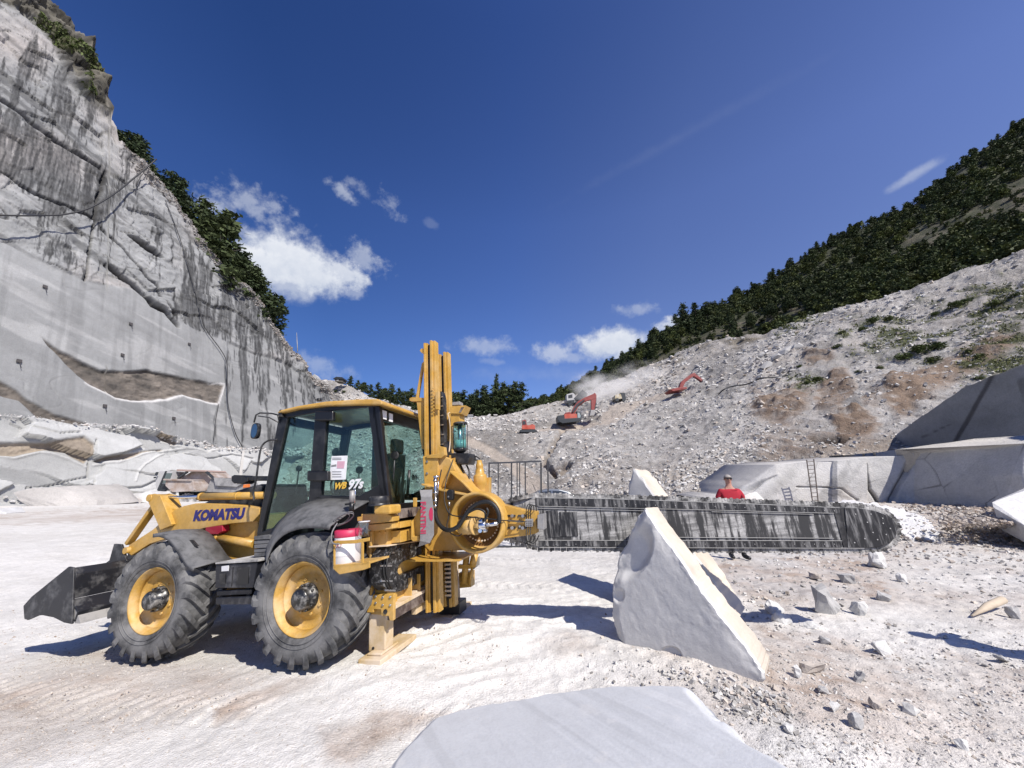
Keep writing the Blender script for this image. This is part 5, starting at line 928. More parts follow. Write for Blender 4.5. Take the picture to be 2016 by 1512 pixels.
def basecol(a, v=.06, seed=0., brown=0):
    a = np.array(a)
    def f(px_, py_, V):
        c = a * (1 + v * fbm(V * 1.3 + seed, 4)[..., None] * 2)
        if px_ is None:
            k = np.clip(.5 + fbm(V * .9 + 5, 3) * 1.5, 0, 1)[..., None] * brown; c = c + (np.array([.58, .47, .35]) - c) * k
        return c
    return f
# the big triangular block
G1, G2 = gpt(1212, 1262), gpt(1500, 1343); tv = (G2 - G1).normalized(); nh = Vector((tv.y, -tv.x, 0)); nh = nh if nh.y < 0 else -nh; bn1 = (nh + Vector((0, 0, .04))).normalized()
BP = [(1268,1001),(1253,1014),(1243,1036),(1232,1057),(1222,1078),(1214,1096),(1208,1120),(1206,1139),(1203,1165),(1203,1192),(1203,1215),(1206,1235),(1214,1260),(1228,1270),(1251,1279),(1275,1287),(1296,1295),(1335,1308),(1370,1318),(1402,1327),(1430,1335),(1455,1342),(1480,1345),(1497,1346),(1507,1338),(1505,1328),(1494,1311),(1473,1282),(1455,1258),(1438,1236),(1423,1218),(1402,1189),(1380,1160),(1359,1128),(1338,1096),(1321,1076),(1306,1057),(1290,1033),(1279,1017)]
def bdisp(x, y, V):
    wv = fbm(V * 3, 3); chp = .012 * np.clip(fbm(V * 7 + 3, 3) - .12, 0, 1); e = ((x - 1243 + .30 * (y - 1088)) / 44) ** 2 + ((y - 1088) / 66) ** 2; d = -.075 * sst(1.0, .2, e + .30 * wv) * sst(1157, 1120, y)
    d -= .022 * sst(.5, .1, ((x - 1218) / 20) ** 2 + ((y - 1172) / 24) ** 2 + .5 * wv); d -= .02 * sst(1.0, .7, ((x - 1318) / 24) ** 2 + ((y - 1295) / 22) ** 2 + .5 * wv)
    rt = sst(26, 0, dseg(x, y, [(1290,1033),(1338,1096),(1402,1189),(1473,1282),(1500,1325)])); d -= .020 * rt * np.clip(.2 + 1.8 * fbm(V * 5, 4), 0, 1)
    d -= .05 * sst(1430, 1500, x) * np.clip(.3 + fbm(V * 4, 3), 0, 1) * sst(1290, 1330, y); lf = sst(18, 0, x - np.interp(y, [1003,1057,1096,1139,1215,1262], [1266,1232,1214,1206,1203,1214])); d -= .05 * lf * np.clip(.5 + fbm(V * 5, 3), 0, 1)
    return d - chp * .5 + .005 * wv + .003 * fbm(V * 13, 3)
def bcol(px_, py_, V):
    c = np.array([.56, .555, .545]) * (1 + .10 * fbm(V * np.array([1.2, 1.2, 3.]), 4)[..., None])
    if px_ is not None: e_ = sst(9, 2, dseg(px_, py_, [(1268,1001),(1290,1033),(1338,1096),(1402,1189),(1473,1282),(1505,1328)]) + 5 * fbm(V * 14, 2)); c = c + (np.array([.70, .695, .68]) - c) * (e_ * .7)[..., None]; sc_ = sst(.30, .42, fbm(n3(V[..., 0] * 5 + V[..., 2] * 9, V[..., 2] * 1.2 - V[..., 0] * 1.5), 4)) * .22; c = c + (np.array([.68, .68, .67]) - c) * sc_[..., None]; c = c * (1 - .15 * sst(.1, .5, fbm(V * 1.6 + 9, 4)))[..., None]
    if px_ is None: c = np.array([.56, .495, .415]) * (1 + .30 * fbm(V * np.array([2., 2., 5.]), 4)[..., None])
    return c
o = slab_block('marble_block', BP, G1, bn1, (.62, .78, 0), .42, M_marble, bcol, bdisp, n=420, rings=150, cen=(1300,1200), side_rough=.02); tag(o, 'tall triangular block of grey white marble standing in front of the black saw bar', 'marble block')
G3 = Vector((G1.x + .75, G1.y + 1.35, 0)); BP2 = [(1247,922),(1240,945),(1232,985),(1222,1060),(1216,1130),(1218,1190),(1240,1208),(1330,1218),(1430,1228),(1452,1222),(1430,1188),(1392,1125),(1352,1068),(1310,1008),(1286,972),(1262,938)]
o = slab_block('marble_block', BP2, G3, (nh + Vector((0, 0, .10))).normalized(), (.62, .78, 0), .62, M_marble, bcol, lambda x, y, V: .03 * fbm(V * 2, 3), n=260, rings=50, cen=(1300,1130), side_rough=.03); tag(o, 'pointed marble block partly hidden behind the saw bar and the larger triangular block', 'marble block')
# the flat slab in the foreground
FP = [(742,1545),(790,1470),(832,1430),(852,1410),(900,1394),(1000,1377),(1100,1360),(1200,1349),(1290,1345),(1345,1347),(1374,1352),(1400,1374),(1425,1408),(1470,1440),(1560,1490),(1660,1560),(1760,1680),(640,1680)]
def fcol(px_, py_, V):
    c = np.array([.55, .565, .585]) * (1 + .05 * fbm(V * np.array([1., 2.5, 1.]), 3)[..., None])
    if px_ is None: return np.array([.62, .61, .60]) * (1 + .1 * fbm(V * 3, 3)[..., None])
    s_ = fbm(n3(V[..., 0] * 7 + V[..., 1] * 3.2, V[..., 1] * .35 - V[..., 0] * .1), 4); ln = sst(.28, .5, s_) * .6; c = c * (1 - .10 * sst(.1, .4, fbm(n3(V[..., 0] * 16 + V[..., 1] * 7.5, V[..., 1] * .8, 4.), 3)))[..., None]; c = c + (np.array([.66, .67, .68]) - c) * ln[..., None]
    dp = sst(.35, .5, fbm(V * 9, 4)) * .5; return c + (np.array([.62, .62, .62]) - c) * dp[..., None]
o = slab_block('marble_slab', FP, gpt(1100, 1360) + Vector((0, 0, .26)), (-.16, .10, 1), (0, 0, -1), .55, M_marble, fcol, lambda x, y, V: .006 * fbm(V * 1.2, 3) - .10 * sst(30, 0, dseg(x, y, [(1374,1352),(1425,1408),(1560,1490),(1760,1680)])) * np.clip(.5 + fbm(V * 6, 3), 0, 1) + .0012 * vn(n3(V[..., 0] * 40 + V[..., 1] * 18, V[..., 1] * 2)), n=420, rings=170, cen=(1150,1480), jit=1.5)
tag(o, 'flat bluish marble slab lying in the foreground at the bottom of the picture', 'marble slab')
# benches of sawn stone on the right
def bench(name, cols, back, mat, colf, nr=60, nc=420, rel=None):
    X_, Y_, Z_ = loftpx(cols, nr, nc); V = rays(X_, Y_) * Z_[..., None] + np.array([0, 0, CZ]); nn_ = gnorm(V); nn_ *= np.sign(-nn_[..., 1:2])
    if rel is not None: V = V + nn_ * rel(X_, Y_, V)[..., None]
    c = colf(X_, Y_, V); b0 = V[0].copy(); b0[:, 2] -= 1.5; e1 = V[-1] + np.array([.0, .3, .02]); e2 = V[-1] + np.array([0, back, .25]); e3 = e2 - np.array([0, 0, 6.])
    V = np.concatenate([b0[None], V, e1[None], e2[None], e3[None]], 0); w_ = np.broadcast_to(np.array([.55, .53, .50]), (3, nc, 3)); c = np.concatenate([c[:1], c, w_], 0)
    o = npmesh(name, V, gridfaces(*V.shape[:2]), mat, col=c, smooth=True); tag(o, kind='structure'); return o
BC = [(x, [(yb_, z_), (.5 * (yb_ + yt), z_ * 1.01), (yt, z_ * 1.03)]) for x, yb_, yt, z_ in ((1395,988,984,21.5),(1440,988,972,21.5),(1480,988,948,21.4),(1528,988,914,21.3),(1590,988,908,21.2),(1640,988,910,21.0),(1700,988,902,20.8),(1760,989,898,20.4),(1785,989,896,20.2),(1800,989,894,20.0),(1880,990,887,18.0),(1950,991,881,16.6),(2016,992,874,15.4),(2300,998,840,12.5))]
def brel(x, y, V):
    d = .12 * fbm(V * .5, 4) - .5 * sst(4, 0, dseg(x + 3 * fbm(V * 1.5, 2), y, [(1703,915),(1706,940),(1712,965),(1730,990)])) - .25 * sst(10, 0, dseg(x, y, [(1800,893),(1755,985)])) + .5 * sst(1797 - (988 - 893) * .45, 1803 - 40, x + (y - 893) * .45 - 40) * 0
    d -= .35 * sst(-3, 6, sdp(x, y, [(1400,990),(1440,970),(1500,945),(1530,936),(1505,948),(1460,985)])); d -= .2 * sst(2, 0, dseg(x, y + 2 * fbm(V, 2), [(1570,958),(1620,960),(1650,962),(1680,985)]));
    d += .3 * (x > 1640) * (x < 1700 + 0 * y) * 1.0; return d
def bcolr(x, y, V):
    c = np.array([.60, .59, .575]) * (1 + .14 * fbm(V * np.array([.5, .5, 1.5]), 4)[..., None]); dk_ = sst(20, 0, dseg(x, y, [(1500,990),(1560,930)])) * .2 + sst(-6, 6, sdp(x, y, [(1795,890),(2400,820),(2400,1000),(1752,990)])) * .05  # right face coloured a touch darker, as turned from the sun
    ca_, cb_, cj_, _, _ = cells(x * .012 + .3 * fbm(V * .3, 2), V[..., 2] * .5 + .2 * fbm(V * .3, 2), 5.); c = c * (1 - .16 * ca_ - .5 * sst(.035, .01, cj_) * sst(-.1, .3, fbm(V * .7, 2)))[..., None]; c = c * (1 - dk_[..., None]); c = c + (np.array([.10, .095, .09]) - c) * (.8 * sst(3.5, 1, dseg(x, y, [(1798,895),(1752,987)])) + .7 * sst(5, 2, dseg(x + 3 * fbm(V * 1.5, 2), y, [(1703,915),(1706,940),(1712,965),(1730,990)])))[..., None]  # fold between the two faces painted dark as a shadow wedge
    bn_ = sst(-3, 6, sdp(x, y, [(1640,962),(1662,955),(1672,975),(1690,990),(1650,990)])) * .3; c = c + (np.array([.34, .28, .22]) - c) * bn_[..., None]; st = sst(.15, .4, fbm(n3(V[..., 0] * 1.2 - V[..., 2] * 1.1, V[..., 2] * .2, 3.), 3)) * .3
    return c * (1 - st[..., None])
bench('marble_bench', BC, 5.5, M_marble_far, bcolr, rel=brel)
UP = [(1772,856),(1790,885),(1900,878),(2016,866),(2300,838),(2300,610),(2016,718),(1960,738),(1900,762),(1836,806),(1800,830)]
def ucol(px_, py_, V):
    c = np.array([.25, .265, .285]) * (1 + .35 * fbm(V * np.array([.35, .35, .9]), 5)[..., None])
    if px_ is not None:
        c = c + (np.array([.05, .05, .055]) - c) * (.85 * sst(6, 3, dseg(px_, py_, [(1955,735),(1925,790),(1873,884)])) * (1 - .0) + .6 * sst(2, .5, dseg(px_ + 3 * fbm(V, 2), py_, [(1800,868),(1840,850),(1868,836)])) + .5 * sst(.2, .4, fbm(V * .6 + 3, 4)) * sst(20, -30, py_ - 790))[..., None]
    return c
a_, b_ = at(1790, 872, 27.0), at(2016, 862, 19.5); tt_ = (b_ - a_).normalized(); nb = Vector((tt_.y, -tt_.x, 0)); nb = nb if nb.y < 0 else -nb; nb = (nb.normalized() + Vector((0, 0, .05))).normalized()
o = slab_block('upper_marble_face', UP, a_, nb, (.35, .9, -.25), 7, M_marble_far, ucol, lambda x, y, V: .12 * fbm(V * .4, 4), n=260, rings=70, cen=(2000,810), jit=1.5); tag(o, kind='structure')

# ---- single stones
def stone(name, pts, mat, col, cat, label, group=None, seed=1, disp=.04, cuts=3, thick=None, back=(0, 1, 0)):
    """convex stone through the given pixel/distance points plus their copies set back by `thick`"""
    V = [at(*p) if len(p) == 3 else Vector(p[:3]) for p in pts]
    if thick: V += [v + Vector(back).normalized() * thick * (.8 + .4 * random.random()) for v in V]
    bm = bmesh.new(); [bm.verts.new(v) for v in V]; r = bmesh.ops.convex_hull(bm, input=bm.verts); bmesh.ops.delete(bm, geom=list({v for v in r['geom_interior'] + r['geom_unused'] if isinstance(v, bmesh.types.BMVert)}), context='VERTS')
    bmesh.ops.subdivide_edges(bm, edges=bm.edges[:], cuts=cuts, use_grid_fill=True); bmesh.ops.triangulate(bm, faces=bm.faces[:]); bm.normal_update()
    P_ = np.array([v.co for v in bm.verts]); N_ = np.array([v.normal for v in bm.verts]); sc_ = max((P_.max(0) - P_.min(0)).max(), .01); nz_ = fbm(P_ / sc_ * 4 + seed * 7.1, 3)
    for v, q in zip(bm.verts, P_ + N_ * (nz_ * disp * sc_)[:, None]): v.co = q
    me = bpy.data.meshes.new(name); bm.to_mesh(me); bm.free(); a = me.attributes.new('Col', 'FLOAT_COLOR', 'POINT'); c = np.ones((len(P_), 4), np.float32); c[:, :3] = np.array(col) * (1 + .2 * fbm(P_ / sc_ * 2 + seed, 3)[:, None]); a.data.foreach_set('color', c.ravel()); me.materials.append(mat)
    o = link(bpy.data.objects.new(name, me)); tag(o, label, cat, group); return o
def floor_stone(px_, py_, w_, h_, seed, label, col=(.50, .485, .46), flat=1.0, name='loose_rock', pts=None):
    g_ = gpt(px_, py_ + h_ / 2); zc = (g_ - CAM).dot(Vector((0, CS, SN))); k = zc / F; rr = random.Random(seed); V = []
    for i in range(17):
        a = rr.uniform(0, 6.283); u = rr.uniform(.5, 1.0); V.append(tuple(g_ + Vector((math.cos(a) * w_ / 2 * k * u, (math.sin(a) * w_ / 2 * u * .8 + w_ * .3) * k, rr.choice((-.1, .1, .3, .5, .7, .85, 1.0)) * (1.25 - .45 * u) * h_ * k * 1.05))))
    bmv = [Vector(v) for v in V]; o = stone(name, [(0, 0, 1)] * 0, M_rub, col, 'rock', label) if False else None
    bm = bmesh.new(); [bm.verts.new(v - g_) for v in bmv]; r = bmesh.ops.convex_hull(bm, input=bm.verts); bmesh.ops.delete(bm, geom=list({v for v in r['geom_interior'] + r['geom_unused'] if isinstance(v, bmesh.types.BMVert)}), context='VERTS')
    bmesh.ops.subdivide_edges(bm, edges=bm.edges[:], cuts=2, use_grid_fill=True); bmesh.ops.triangulate(bm, faces=bm.faces[:]); bm.normal_update(); P_ = np.array([v.co for v in bm.verts]); N_ = np.array([v.normal for v in bm.verts]); nz_ = fbm(P_ / (w_ * k) * 5 + seed * 3.3, 3)
    for v, q in zip(bm.verts, P_ + N_ * (nz_ * .10 * w_ * k)[:, None]): v.co = q
    me = bpy.data.meshes.new(name); bm.to_mesh(me); bm.free(); a = me.attributes.new('Col', 'FLOAT_COLOR', 'POINT'); c = np.ones((len(P_), 4), np.float32); c[:, :3] = np.array(col); a.data.foreach_set('color', c.ravel()); me.materials.append(M_rub)
    o = link(bpy.data.objects.new(name, me)); o.location = g_; tag(o, label, 'rock', 'loose rocks on the quarry floor'); return o
WH_, GY_, BG_ = (.62, .615, .60), (.44, .435, .43), (.50, .45, .40)
for i, (x, y, w_, h_, lb, cl) in enumerate((
    (1740,1106,40,28,'angular white rock just below the round tip of the saw bar',WH_),(1678,1141,34,18,'grey wedge rock lying left of and below the saw bar tip',GY_),(1640,1188,58,46,'largest loose grey rock, a steep wedge on the brown rubble',GY_),(1702,1200,34,26,'small white rock touching the right side of the steep grey wedge',WH_),
    (1538,1199,46,24,'pale broken rock between the triangular block and the steep grey wedge',WH_),(1550,1221,46,20,'flat white flake just below the pale broken rock',WH_),(1606,1236,32,9,'thin flat flake above the end of the saw bar shadow',WH_),(1633,1264,28,12,'thin grey flake just below the end of the saw bar shadow',GY_),
    (1754,1281,44,18,'half grey and half white rock alone on the smooth pale ground',WH_),(1612,1320,52,24,'brownish grey rock right of the foot of the triangular block',BG_),(1702,1338,30,18,'small grey rock right of the brownish grey rock',GY_),(1578,1328,20,20,'small upright chip left of the brownish grey rock',WH_),
    (1627,1364,26,12,'low pale chip between the squared stone and the small grey rock',GY_),(1784,1140,24,16,'rounded white stone right of the saw bar tip on brown rubble',WH_),(1753,1178,34,15,'low grey flake between the rounded white stone and the steep wedge',GY_),(1612,1137,26,15,'small pinkish rock left of the grey wedge below the saw bar',BG_),
    (2006,1208,24,22,'pale rock at the right edge beside the broken wooden pole',GY_),(1697,1424,32,24,'grey rock at the bottom right, lower of the two near the corner',GY_),(1806,1404,36,16,'flat pale rock near the bottom right corner',WH_),(1732,1392,26,18,'brownish rock above the grey one at the bottom right',BG_),
    (1650,1396,22,14,'small chip left of the brownish rock at the bottom right',WH_),(1905,1470,30,18,'pale rock lowest at the right in the bottom corner',WH_),(1985,1302,26,14,'little grey rock at the right edge below the long shadow',GY_),(1560,1440,26,14,'small white rock beside the right edge of the bluish slab',WH_),(1320,1352,1,1,None,None))):
    if lb: floor_stone(x, y, w_, h_, i + 3, lb, cl)
g_ = gpt(1500, 1376); 
o = stone('squared_stone', [(1457,1352,3.48),(1466,1346,3.75),(1541,1348,3.70),(1538,1362,3.45),(1502,1377,3.25),(1460,1362,3.38)], M_rub, (.60,.60,.59), 'rock', 'squared pale stone under the right foot of the triangular block', thick=.12, back=(0, .1, -1), disp=.012)
o = stone('marble_block', [(1955,990,11.2),(1972,980,12.6),(2016,962,13),(2120,930,13),(2250,1000,11),(2120,1050,9.6),(2020,1036,10.0),(1958,1000,11.0)], M_marble_far, (.66,.655,.65), 'marble block', 'bright white block cut off by the right edge of the picture', thick=.55, back=(.05, 0, -1), disp=.008)
o = stone('boulder', [(27,970,34),(62,963,34.5),(110,958,35),(148,956,36),(178,966,36),(192,984,35),(190,996,34.6),(150,1003,34),(95,1004,33.8),(58,1000,33.8),(40,986,33.8)], M_marble_far, (.44,.42,.40), 'boulder', 'long pale boulder on the floor below the left cliff', thick=3.5, back=(0,1,.05), disp=.03, cuts=5)
o = stone('boulder', [(186,974,37),(205,976,37),(228,986,37),(232,994,36.6),(190,996,36.6)], M_marble_far, (.46,.42,.39), 'boulder', 'low pinkish rock touching the right end of the long pale boulder', thick=2.5, disp=.03)
o = stone('boulder', [(238,984,40),(262,972,41),(296,968,41),(306,980,40.5),(296,990,40),(240,992,40)], M_marble_far, (.56,.555,.55), 'boulder', 'white boulder pile left of the parked dump truck', thick=3, disp=.06)
o = stone('boulder', [(-12,1002,24),(6,1000,24.5),(14,1010,24),(4,1016,23.8),(-12,1016,23.8)], M_marble_far, (.6,.6,.6), 'boulder', 'white stone cut off by the left edge below the long boulder', thick=1.0, disp=.03)
o = stone('boulder', [(1462,1000-24,13.5),(1478,970,13.7),(1490,968,13.8),(1505,984,13.6),(1512,1000,13.4),(1455,1000,13.2)], M_marble_far, (.60,.58,.55), 'boulder', 'rounded white boulder just behind the man in red', thick=1.0, disp=.03)
o = slab_block('powder_bank', [(1600,992),(1640,987),(1700,988),(1760,1000),(1800,1012),(1832,1030),(1850,1052),(1830,1062),(1790,1060),(1740,1050),(1650,1020)], gpt(1760, 1050) , (-.05, -.35, 1), (0, 0, -1), .3, M_marble_far, basecol((.66,.655,.65), .06), lambda x, y, V: .06 + .05 * fbm(V * 1.2, 4), n=200, rings=40, jit=3); tag(o, 'tongue of bright white marble powder behind the round tip of the saw bar', 'powder heap', kind=None)
for i, (x, y, s_, zz) in enumerate(((1512,720,14,58),(1530,712,12,59),(1548,700,16,60),(1500,708,10,60),(1570,690,18,61),(1535,728,12,57))):
    c0 = on_slope(x, y); k = (c0 - CAM).dot(Vector((0, CS, SN))) / F * s_; q = MB().rock(c0 + Vector((0, 0, .2)), (k * 1.2, k * .8, k * .55), 40 + i, Matrix.Rotation(-.5, 3, 'Y')).build('boulder', plain('slope_stone%d' % i, (.36, .355, .35), .9)); tag(q, 'grey broken boulder in the pile high on the scree slope', 'boulder', 'boulders heaped high on the scree slope')
# ---- rubble that nobody could count
CUBE = np.array([(-1,-1,-1),(1,-1,-1),(1,1,-1),(-1,1,-1),(-1,-1,1),(1,-1,1),(1,1,1),(-1,1,1)], float); CF = np.array([(0,3,2,1),(4,5,6,7),(0,1,5,4),(1,2,6,5),(2,3,7,6),(3,0,4,7)])
def scatter(name, P_, S_r, cols, mat, flat=(.5, 1.0)):
    n = len(P_); V = CUBE[None] * RNG.uniform(.55, 1.0, (n, 8, 3)); V = V * np.stack([RNG.uniform(.7, 1.3, n), RNG.uniform(.5, 1.0, n), RNG.uniform(*flat, n) * .6], 1)[:, None] * S_r[:, None, None]
    a, b, g2 = RNG.uniform(0, 6.283, n), RNG.normal(0, .45, n), RNG.normal(0, .45, n); ca, sa, cb, sb, cg, sg2 = np.cos(a), np.sin(a), np.cos(b), np.sin(b), np.cos(g2), np.sin(g2)
    Rm = np.stack([np.stack([ca*cb, ca*sb*sg2 - sa*cg, ca*sb*cg + sa*sg2], -1), np.stack([sa*cb, sa*sb*sg2 + ca*cg, sa*sb*cg - ca*sg2], -1), np.stack([-sb, cb*sg2, cb*cg], -1)], 1)
    V = np.einsum('nij,nkj->nki', Rm, V) + P_[:, None]; Fc = (CF[None] + 8 * np.arange(n)[:, None, None]).reshape(-1, 4); Fc = np.concatenate([Fc[:, [0, 1, 2]], Fc[:, [0, 2, 3]]], 0)
    o = npmesh(name, V, Fc, mat, col=np.repeat(cols, 8, 0)); tag(o, kind='stuff'); return o
def stonecols(n, lo=(.30,.285,.265), hi=(.68,.665,.64)):
    t = RNG.uniform(0, 1, n)[:, None]; c = np.array(lo) * (1 - t) + np.array(hi) * t; b = (RNG.uniform(0, 1, n) < .15)[:, None]; return np.where(b, c * np.array([1.0, .91, .83]), c)
M_peb = rockmat('pebble', s1=2, s2=15, bs=.2, bd=.01, var=.12, fine=50)
def floor_scatter(n, xr, yr, wfun, smin, smax, name):
    x = RNG.uniform(*xr, n * 3); y = RNG.uniform(*yr, n * 3); w_ = wfun(x, y); keep = RNG.uniform(0, 1, n * 3) < w_; x, y = x[keep][:n], y[keep][:n]
    ry = rays(x, y); t = -CZ / ry[:, 2]; p = ry * t[:, None] + np.array([0, 0, CZ])
    for _ in range(3): h = hgt(p[:, 0], p[:, 1]) + lumps(p[:, 0], p[:, 1]); t = (h - CZ) / ry[:, 2]; p = ry * t[:, None] + np.array([0, 0, CZ])
    s_ = t / F * (smin + (smax - smin) * RNG.uniform(0, 1, len(x)) ** 4); p[:, 2] += s_ * .15; return p, s_
def wR(x, y):
    m_ = fbm(n3(x * .012, y * .03, 3.), 3); a = sst(1180, 1560, x + .7 * (y - 1150)) * (.35 + .9 * np.clip(m_ + .4, 0, 1)); sm = sst(1.0, .4, ((x - 1830) / 250) ** 2 + ((y - 1230) / 60) ** 2) ; return np.clip(a * (1 - .75 * sm), 0, 1)
def wL(x, y): return np.clip(sst(-20, 30, sdp(x + 30 * fbm(n3(x * .02, y * .04), 3), y, [(-60,1320),(200,1260),(560,1320),(430,1400),(150,1500),(-60,1512)])) + .7 * sst(-10, 20, sdp(x, y, [(650,1440),(780,1390),(920,1390),(760,1470),(680,1512)])) + .22, 0, 1)
pa, sa_ = floor_scatter(11000, (1000, 2060), (1000, 1512), wR, .5, 4.2, 'r'); pb, sb_ = floor_scatter(9000, (-30, 1050), (1200, 1512), wL, .35, 2.0, 'l'); pc, sc2 = floor_scatter(1100, (1250, 1560), (1290, 1470), lambda x, y: sst(-10, 10, sdp(x, y, [(1280,1310),(1400,1340),(1500,1350),(1580,1380),(1560,1440),(1440,1400),(1380,1350)])), .8, 7, 'c')
pd_, sd_ = floor_scatter(5000, (1560, 2060), (985, 1110), lambda x, y: sst(-5, 20, sdp(x, y, [(1600,988),(2080,984),(2080,1100),(1950,1080),(1860,1060),(1840,1020),(1760,995)])) * .9 + .05, .8, 5, 'd')
pp_ = np.concatenate([pa, pb, pc, pd_]); ss_ = np.concatenate([sa_, sb_, sc2, sd_]); cc_ = stonecols(len(pp_)); cc_[len(pa):len(pa) + len(pb)] = stonecols(len(pb), (.34,.29,.25), (.62,.59,.55)); cc_[-len(pd_):] = stonecols(len(pd_), (.28,.23,.19), (.54,.49,.44)); scatter('rubble', pp_, ss_, cc_, M_peb, (.5, 1.1))
# rock fragments over the scree
Pf_ = P.reshape(-1, 3); w_ = (1 - .95 * SL['road']).ravel() * (1 - .75 * SL['er']).ravel() * (.30 + .70 * sst(-.3, .3, fbm(P * .25 + 3, 3)).ravel()) * (.5 + sst(-.3, .3, chute)).ravel(); idx = np.nonzero(RNG.uniform(0, 1, len(Pf_)) < w_)[0]; idx = RNG.choice(idx, 48000); zz = PZ.ravel()[idx]
pj_ = Pf_[idx] + RNG.normal(0, 1, (len(idx), 3)) * (zz / F * 2)[:, None] * np.array([1, 1, .3]); sz_ = zz / F * (.65 + 4.2 * RNG.uniform(0, 1, len(idx)) ** (7 - 3.5 * sst(0, .4, chute.ravel()[idx]))); scatter('scree_fragments', pj_, sz_, stonecols(len(idx), (.42,.405,.385), (.64,.625,.60)), M_peb, (.35, 1.0))
# chips and blocks fallen on the ledges of the cliff
lm = (np.abs(lowb) < 12) | ((np.abs(QY - 1000) < 8) & (QX < 620)); jj = np.nonzero((lm & (QX < 600)).ravel())[0]; jj = RNG.choice(jj, 1800); zq = (Q.reshape(-1, 3)[jj] - np.array(CAM)) @ np.array([0, CS, SN]); scatter('ledge_debris', Q.reshape(-1, 3)[jj] + nrm * .25 + np.array([0, 0, .05]), zq / F * (.7 + 4 * RNG.uniform(0, 1, len(jj)) ** 5), stonecols(len(jj), (.36,.35,.34), (.70,.69,.68)), M_peb, (.4, 1.0))
rm = np.nonzero((rim * (QX > 240) > .6).ravel())[0]; rm = RNG.choice(rm, 3500); zq = (Q.reshape(-1, 3)[rm] - np.array(CAM)) @ np.array([0, CS, SN]); scatter('rim_debris', Q.reshape(-1, 3)[rm] + nrm * .1, zq / F * (.6 + 1.8 * RNG.uniform(0, 1, len(rm)) ** 4), stonecols(len(rm), (.24,.22,.21), (.44,.42,.39)), M_peb, (.3, .9))
# ================================================================ trees
def leafmat(name, c0, c1):
    m, nt, b = nodemat(name); a = mk(nt, 'ShaderNodeAttribute', attribute_name='Col'); oi = mk(nt, 'ShaderNodeObjectInfo'); r = ramp(nt, oi.outputs['Random'], [(0, c0), (1, c1)])
    nt.links.new(mixc(nt, 1.0, r.outputs[0], a.outputs['Color'], 'MULTIPLY'), b.inputs['Base Color']); b.inputs['Roughness'].default_value = .7; b.inputs['Specular IOR Level'].default_value = .2; return m
M_leaf = leafmat('evergreen_leaf', (.030, .045, .020), (.050, .066, .026)); M_leaf2 = leafmat('broad_leaf', (.050, .072, .022), (.075, .095, .030)); M_bark = plain('bark', (.07, .06, .05), .9)
def leaves(C, S_, rng, flat=.5):
    n = len(C); A = rng.normal(0, 1, (n, 3)); A[:, 2] *= flat; A /= np.linalg.norm(A, axis=1, keepdims=True) + 1e-6; B = rng.normal(0, 1, (n, 3)); B -= A * (A * B).sum(1, keepdims=True); B /= np.linalg.norm(B, axis=1, keepdims=True) + 1e-6
    a = A * S_[:, None]; b = B * S_[:, None] * .45; V = np.stack([C - a * .6, C + b * .8, C + a, C - b * .8], 1).reshape(-1, 3); return V, (np.arange(n * 4).reshape(-1, 4))
def crown(kind, h, r, n, seed, ls):
    rng = np.random.default_rng(seed); C = []; 
    if kind == 'fir':
        nb_ = 34
        for k in range(nb_):
            t = (k + rng.uniform(0, 1)) / nb_; z = h * (.10 + .9 * t); Lb = r * (1 - t) ** .8 * rng.uniform(.55, 1.15) + .12; a = rng.uniform(0, 6.283); m_ = max(3, int(n / nb_ * (.35 + 1.3 * (1 - t)))); s = rng.uniform(.15, 1, m_) ** .7
            C.append(np.stack([np.cos(a) * Lb * s, np.sin(a) * Lb * s, z - .25 * Lb * s ** 2 + 0 * s], 1) + rng.normal(0, 1, (m_, 3)) * (np.array([.16, .16, .07]) * r)[None] * (.3 + s)[:, None] * .8)
    else:
        for k in range(15):
            t = rng.uniform(.15, .95); a = rng.uniform(0, 6.283); q = r * .62 * math.sqrt(max(.05, 1 - (t * 1.5 - .55) ** 2)) * rng.uniform(.4, 1); m_ = n // 15; d = rng.normal(0, 1, (m_, 3)); d /= np.linalg.norm(d, axis=1, keepdims=True); rr = rng.uniform(.55, 1.05, m_)[:, None] * r * rng.uniform(.28, .45)
            C.append(np.array([math.cos(a) * q, math.sin(a) * q, h * (.2 + .75 * t)]) + d * rr * np.array([1, 1, .8]))
    C = np.concatenate(C); V, Fc = leaves(C, ls * rng.uniform(.6, 1.3, len(C)), rng); col = np.repeat(rng.uniform(.6, 1.5, len(C)), 4)[:, None] * np.array([1, 1, 1.]); return V, Fc, col
def proto_tree(name, kind, h, r, n, seed, ls, mat):
    V, Fc, col = crown(kind, h, r, n, seed, ls); root = empty(name); c_ = npmesh('crown', V, Fc, mat, root, col=col); rng = random.Random(seed); m = MB(); m.tube([(0, 0, -1.0), (.05 * r, 0, h * .35), (0, .04 * r, h * (.93 if kind == 'fir' else .7))], .1, 7, rad=[h * .022, h * .016, h * .003])
    for k in range(5): a = rng.uniform(0, 6.28); z = h * rng.uniform(.3, .7); m.tube([(0, 0, z), (math.cos(a) * r * .6, math.sin(a) * r * .6, z + r * .25)], .05, 5, rad=[h * .008, h * .002])
    m.build('trunk', M_bark, root); return root
used = set()
def put(proto, loc, s, rz, label, group, sz=None):
    if proto.name not in used: o = proto; used.add(proto.name)
    else:
        o = proto.copy(); COL.objects.link(o)
        for ch in proto.children:
            if ch.name in used: continue
            c_ = ch.copy(); COL.objects.link(c_); c_.parent = o; used.add(c_.name)
    o.location = loc; o.scale = (s, s, s * (sz or 1)); o.rotation_euler = (0, 0, rz); tag(o, label, 'tree' if 'shrub' not in proto.name else 'shrub', group); return o
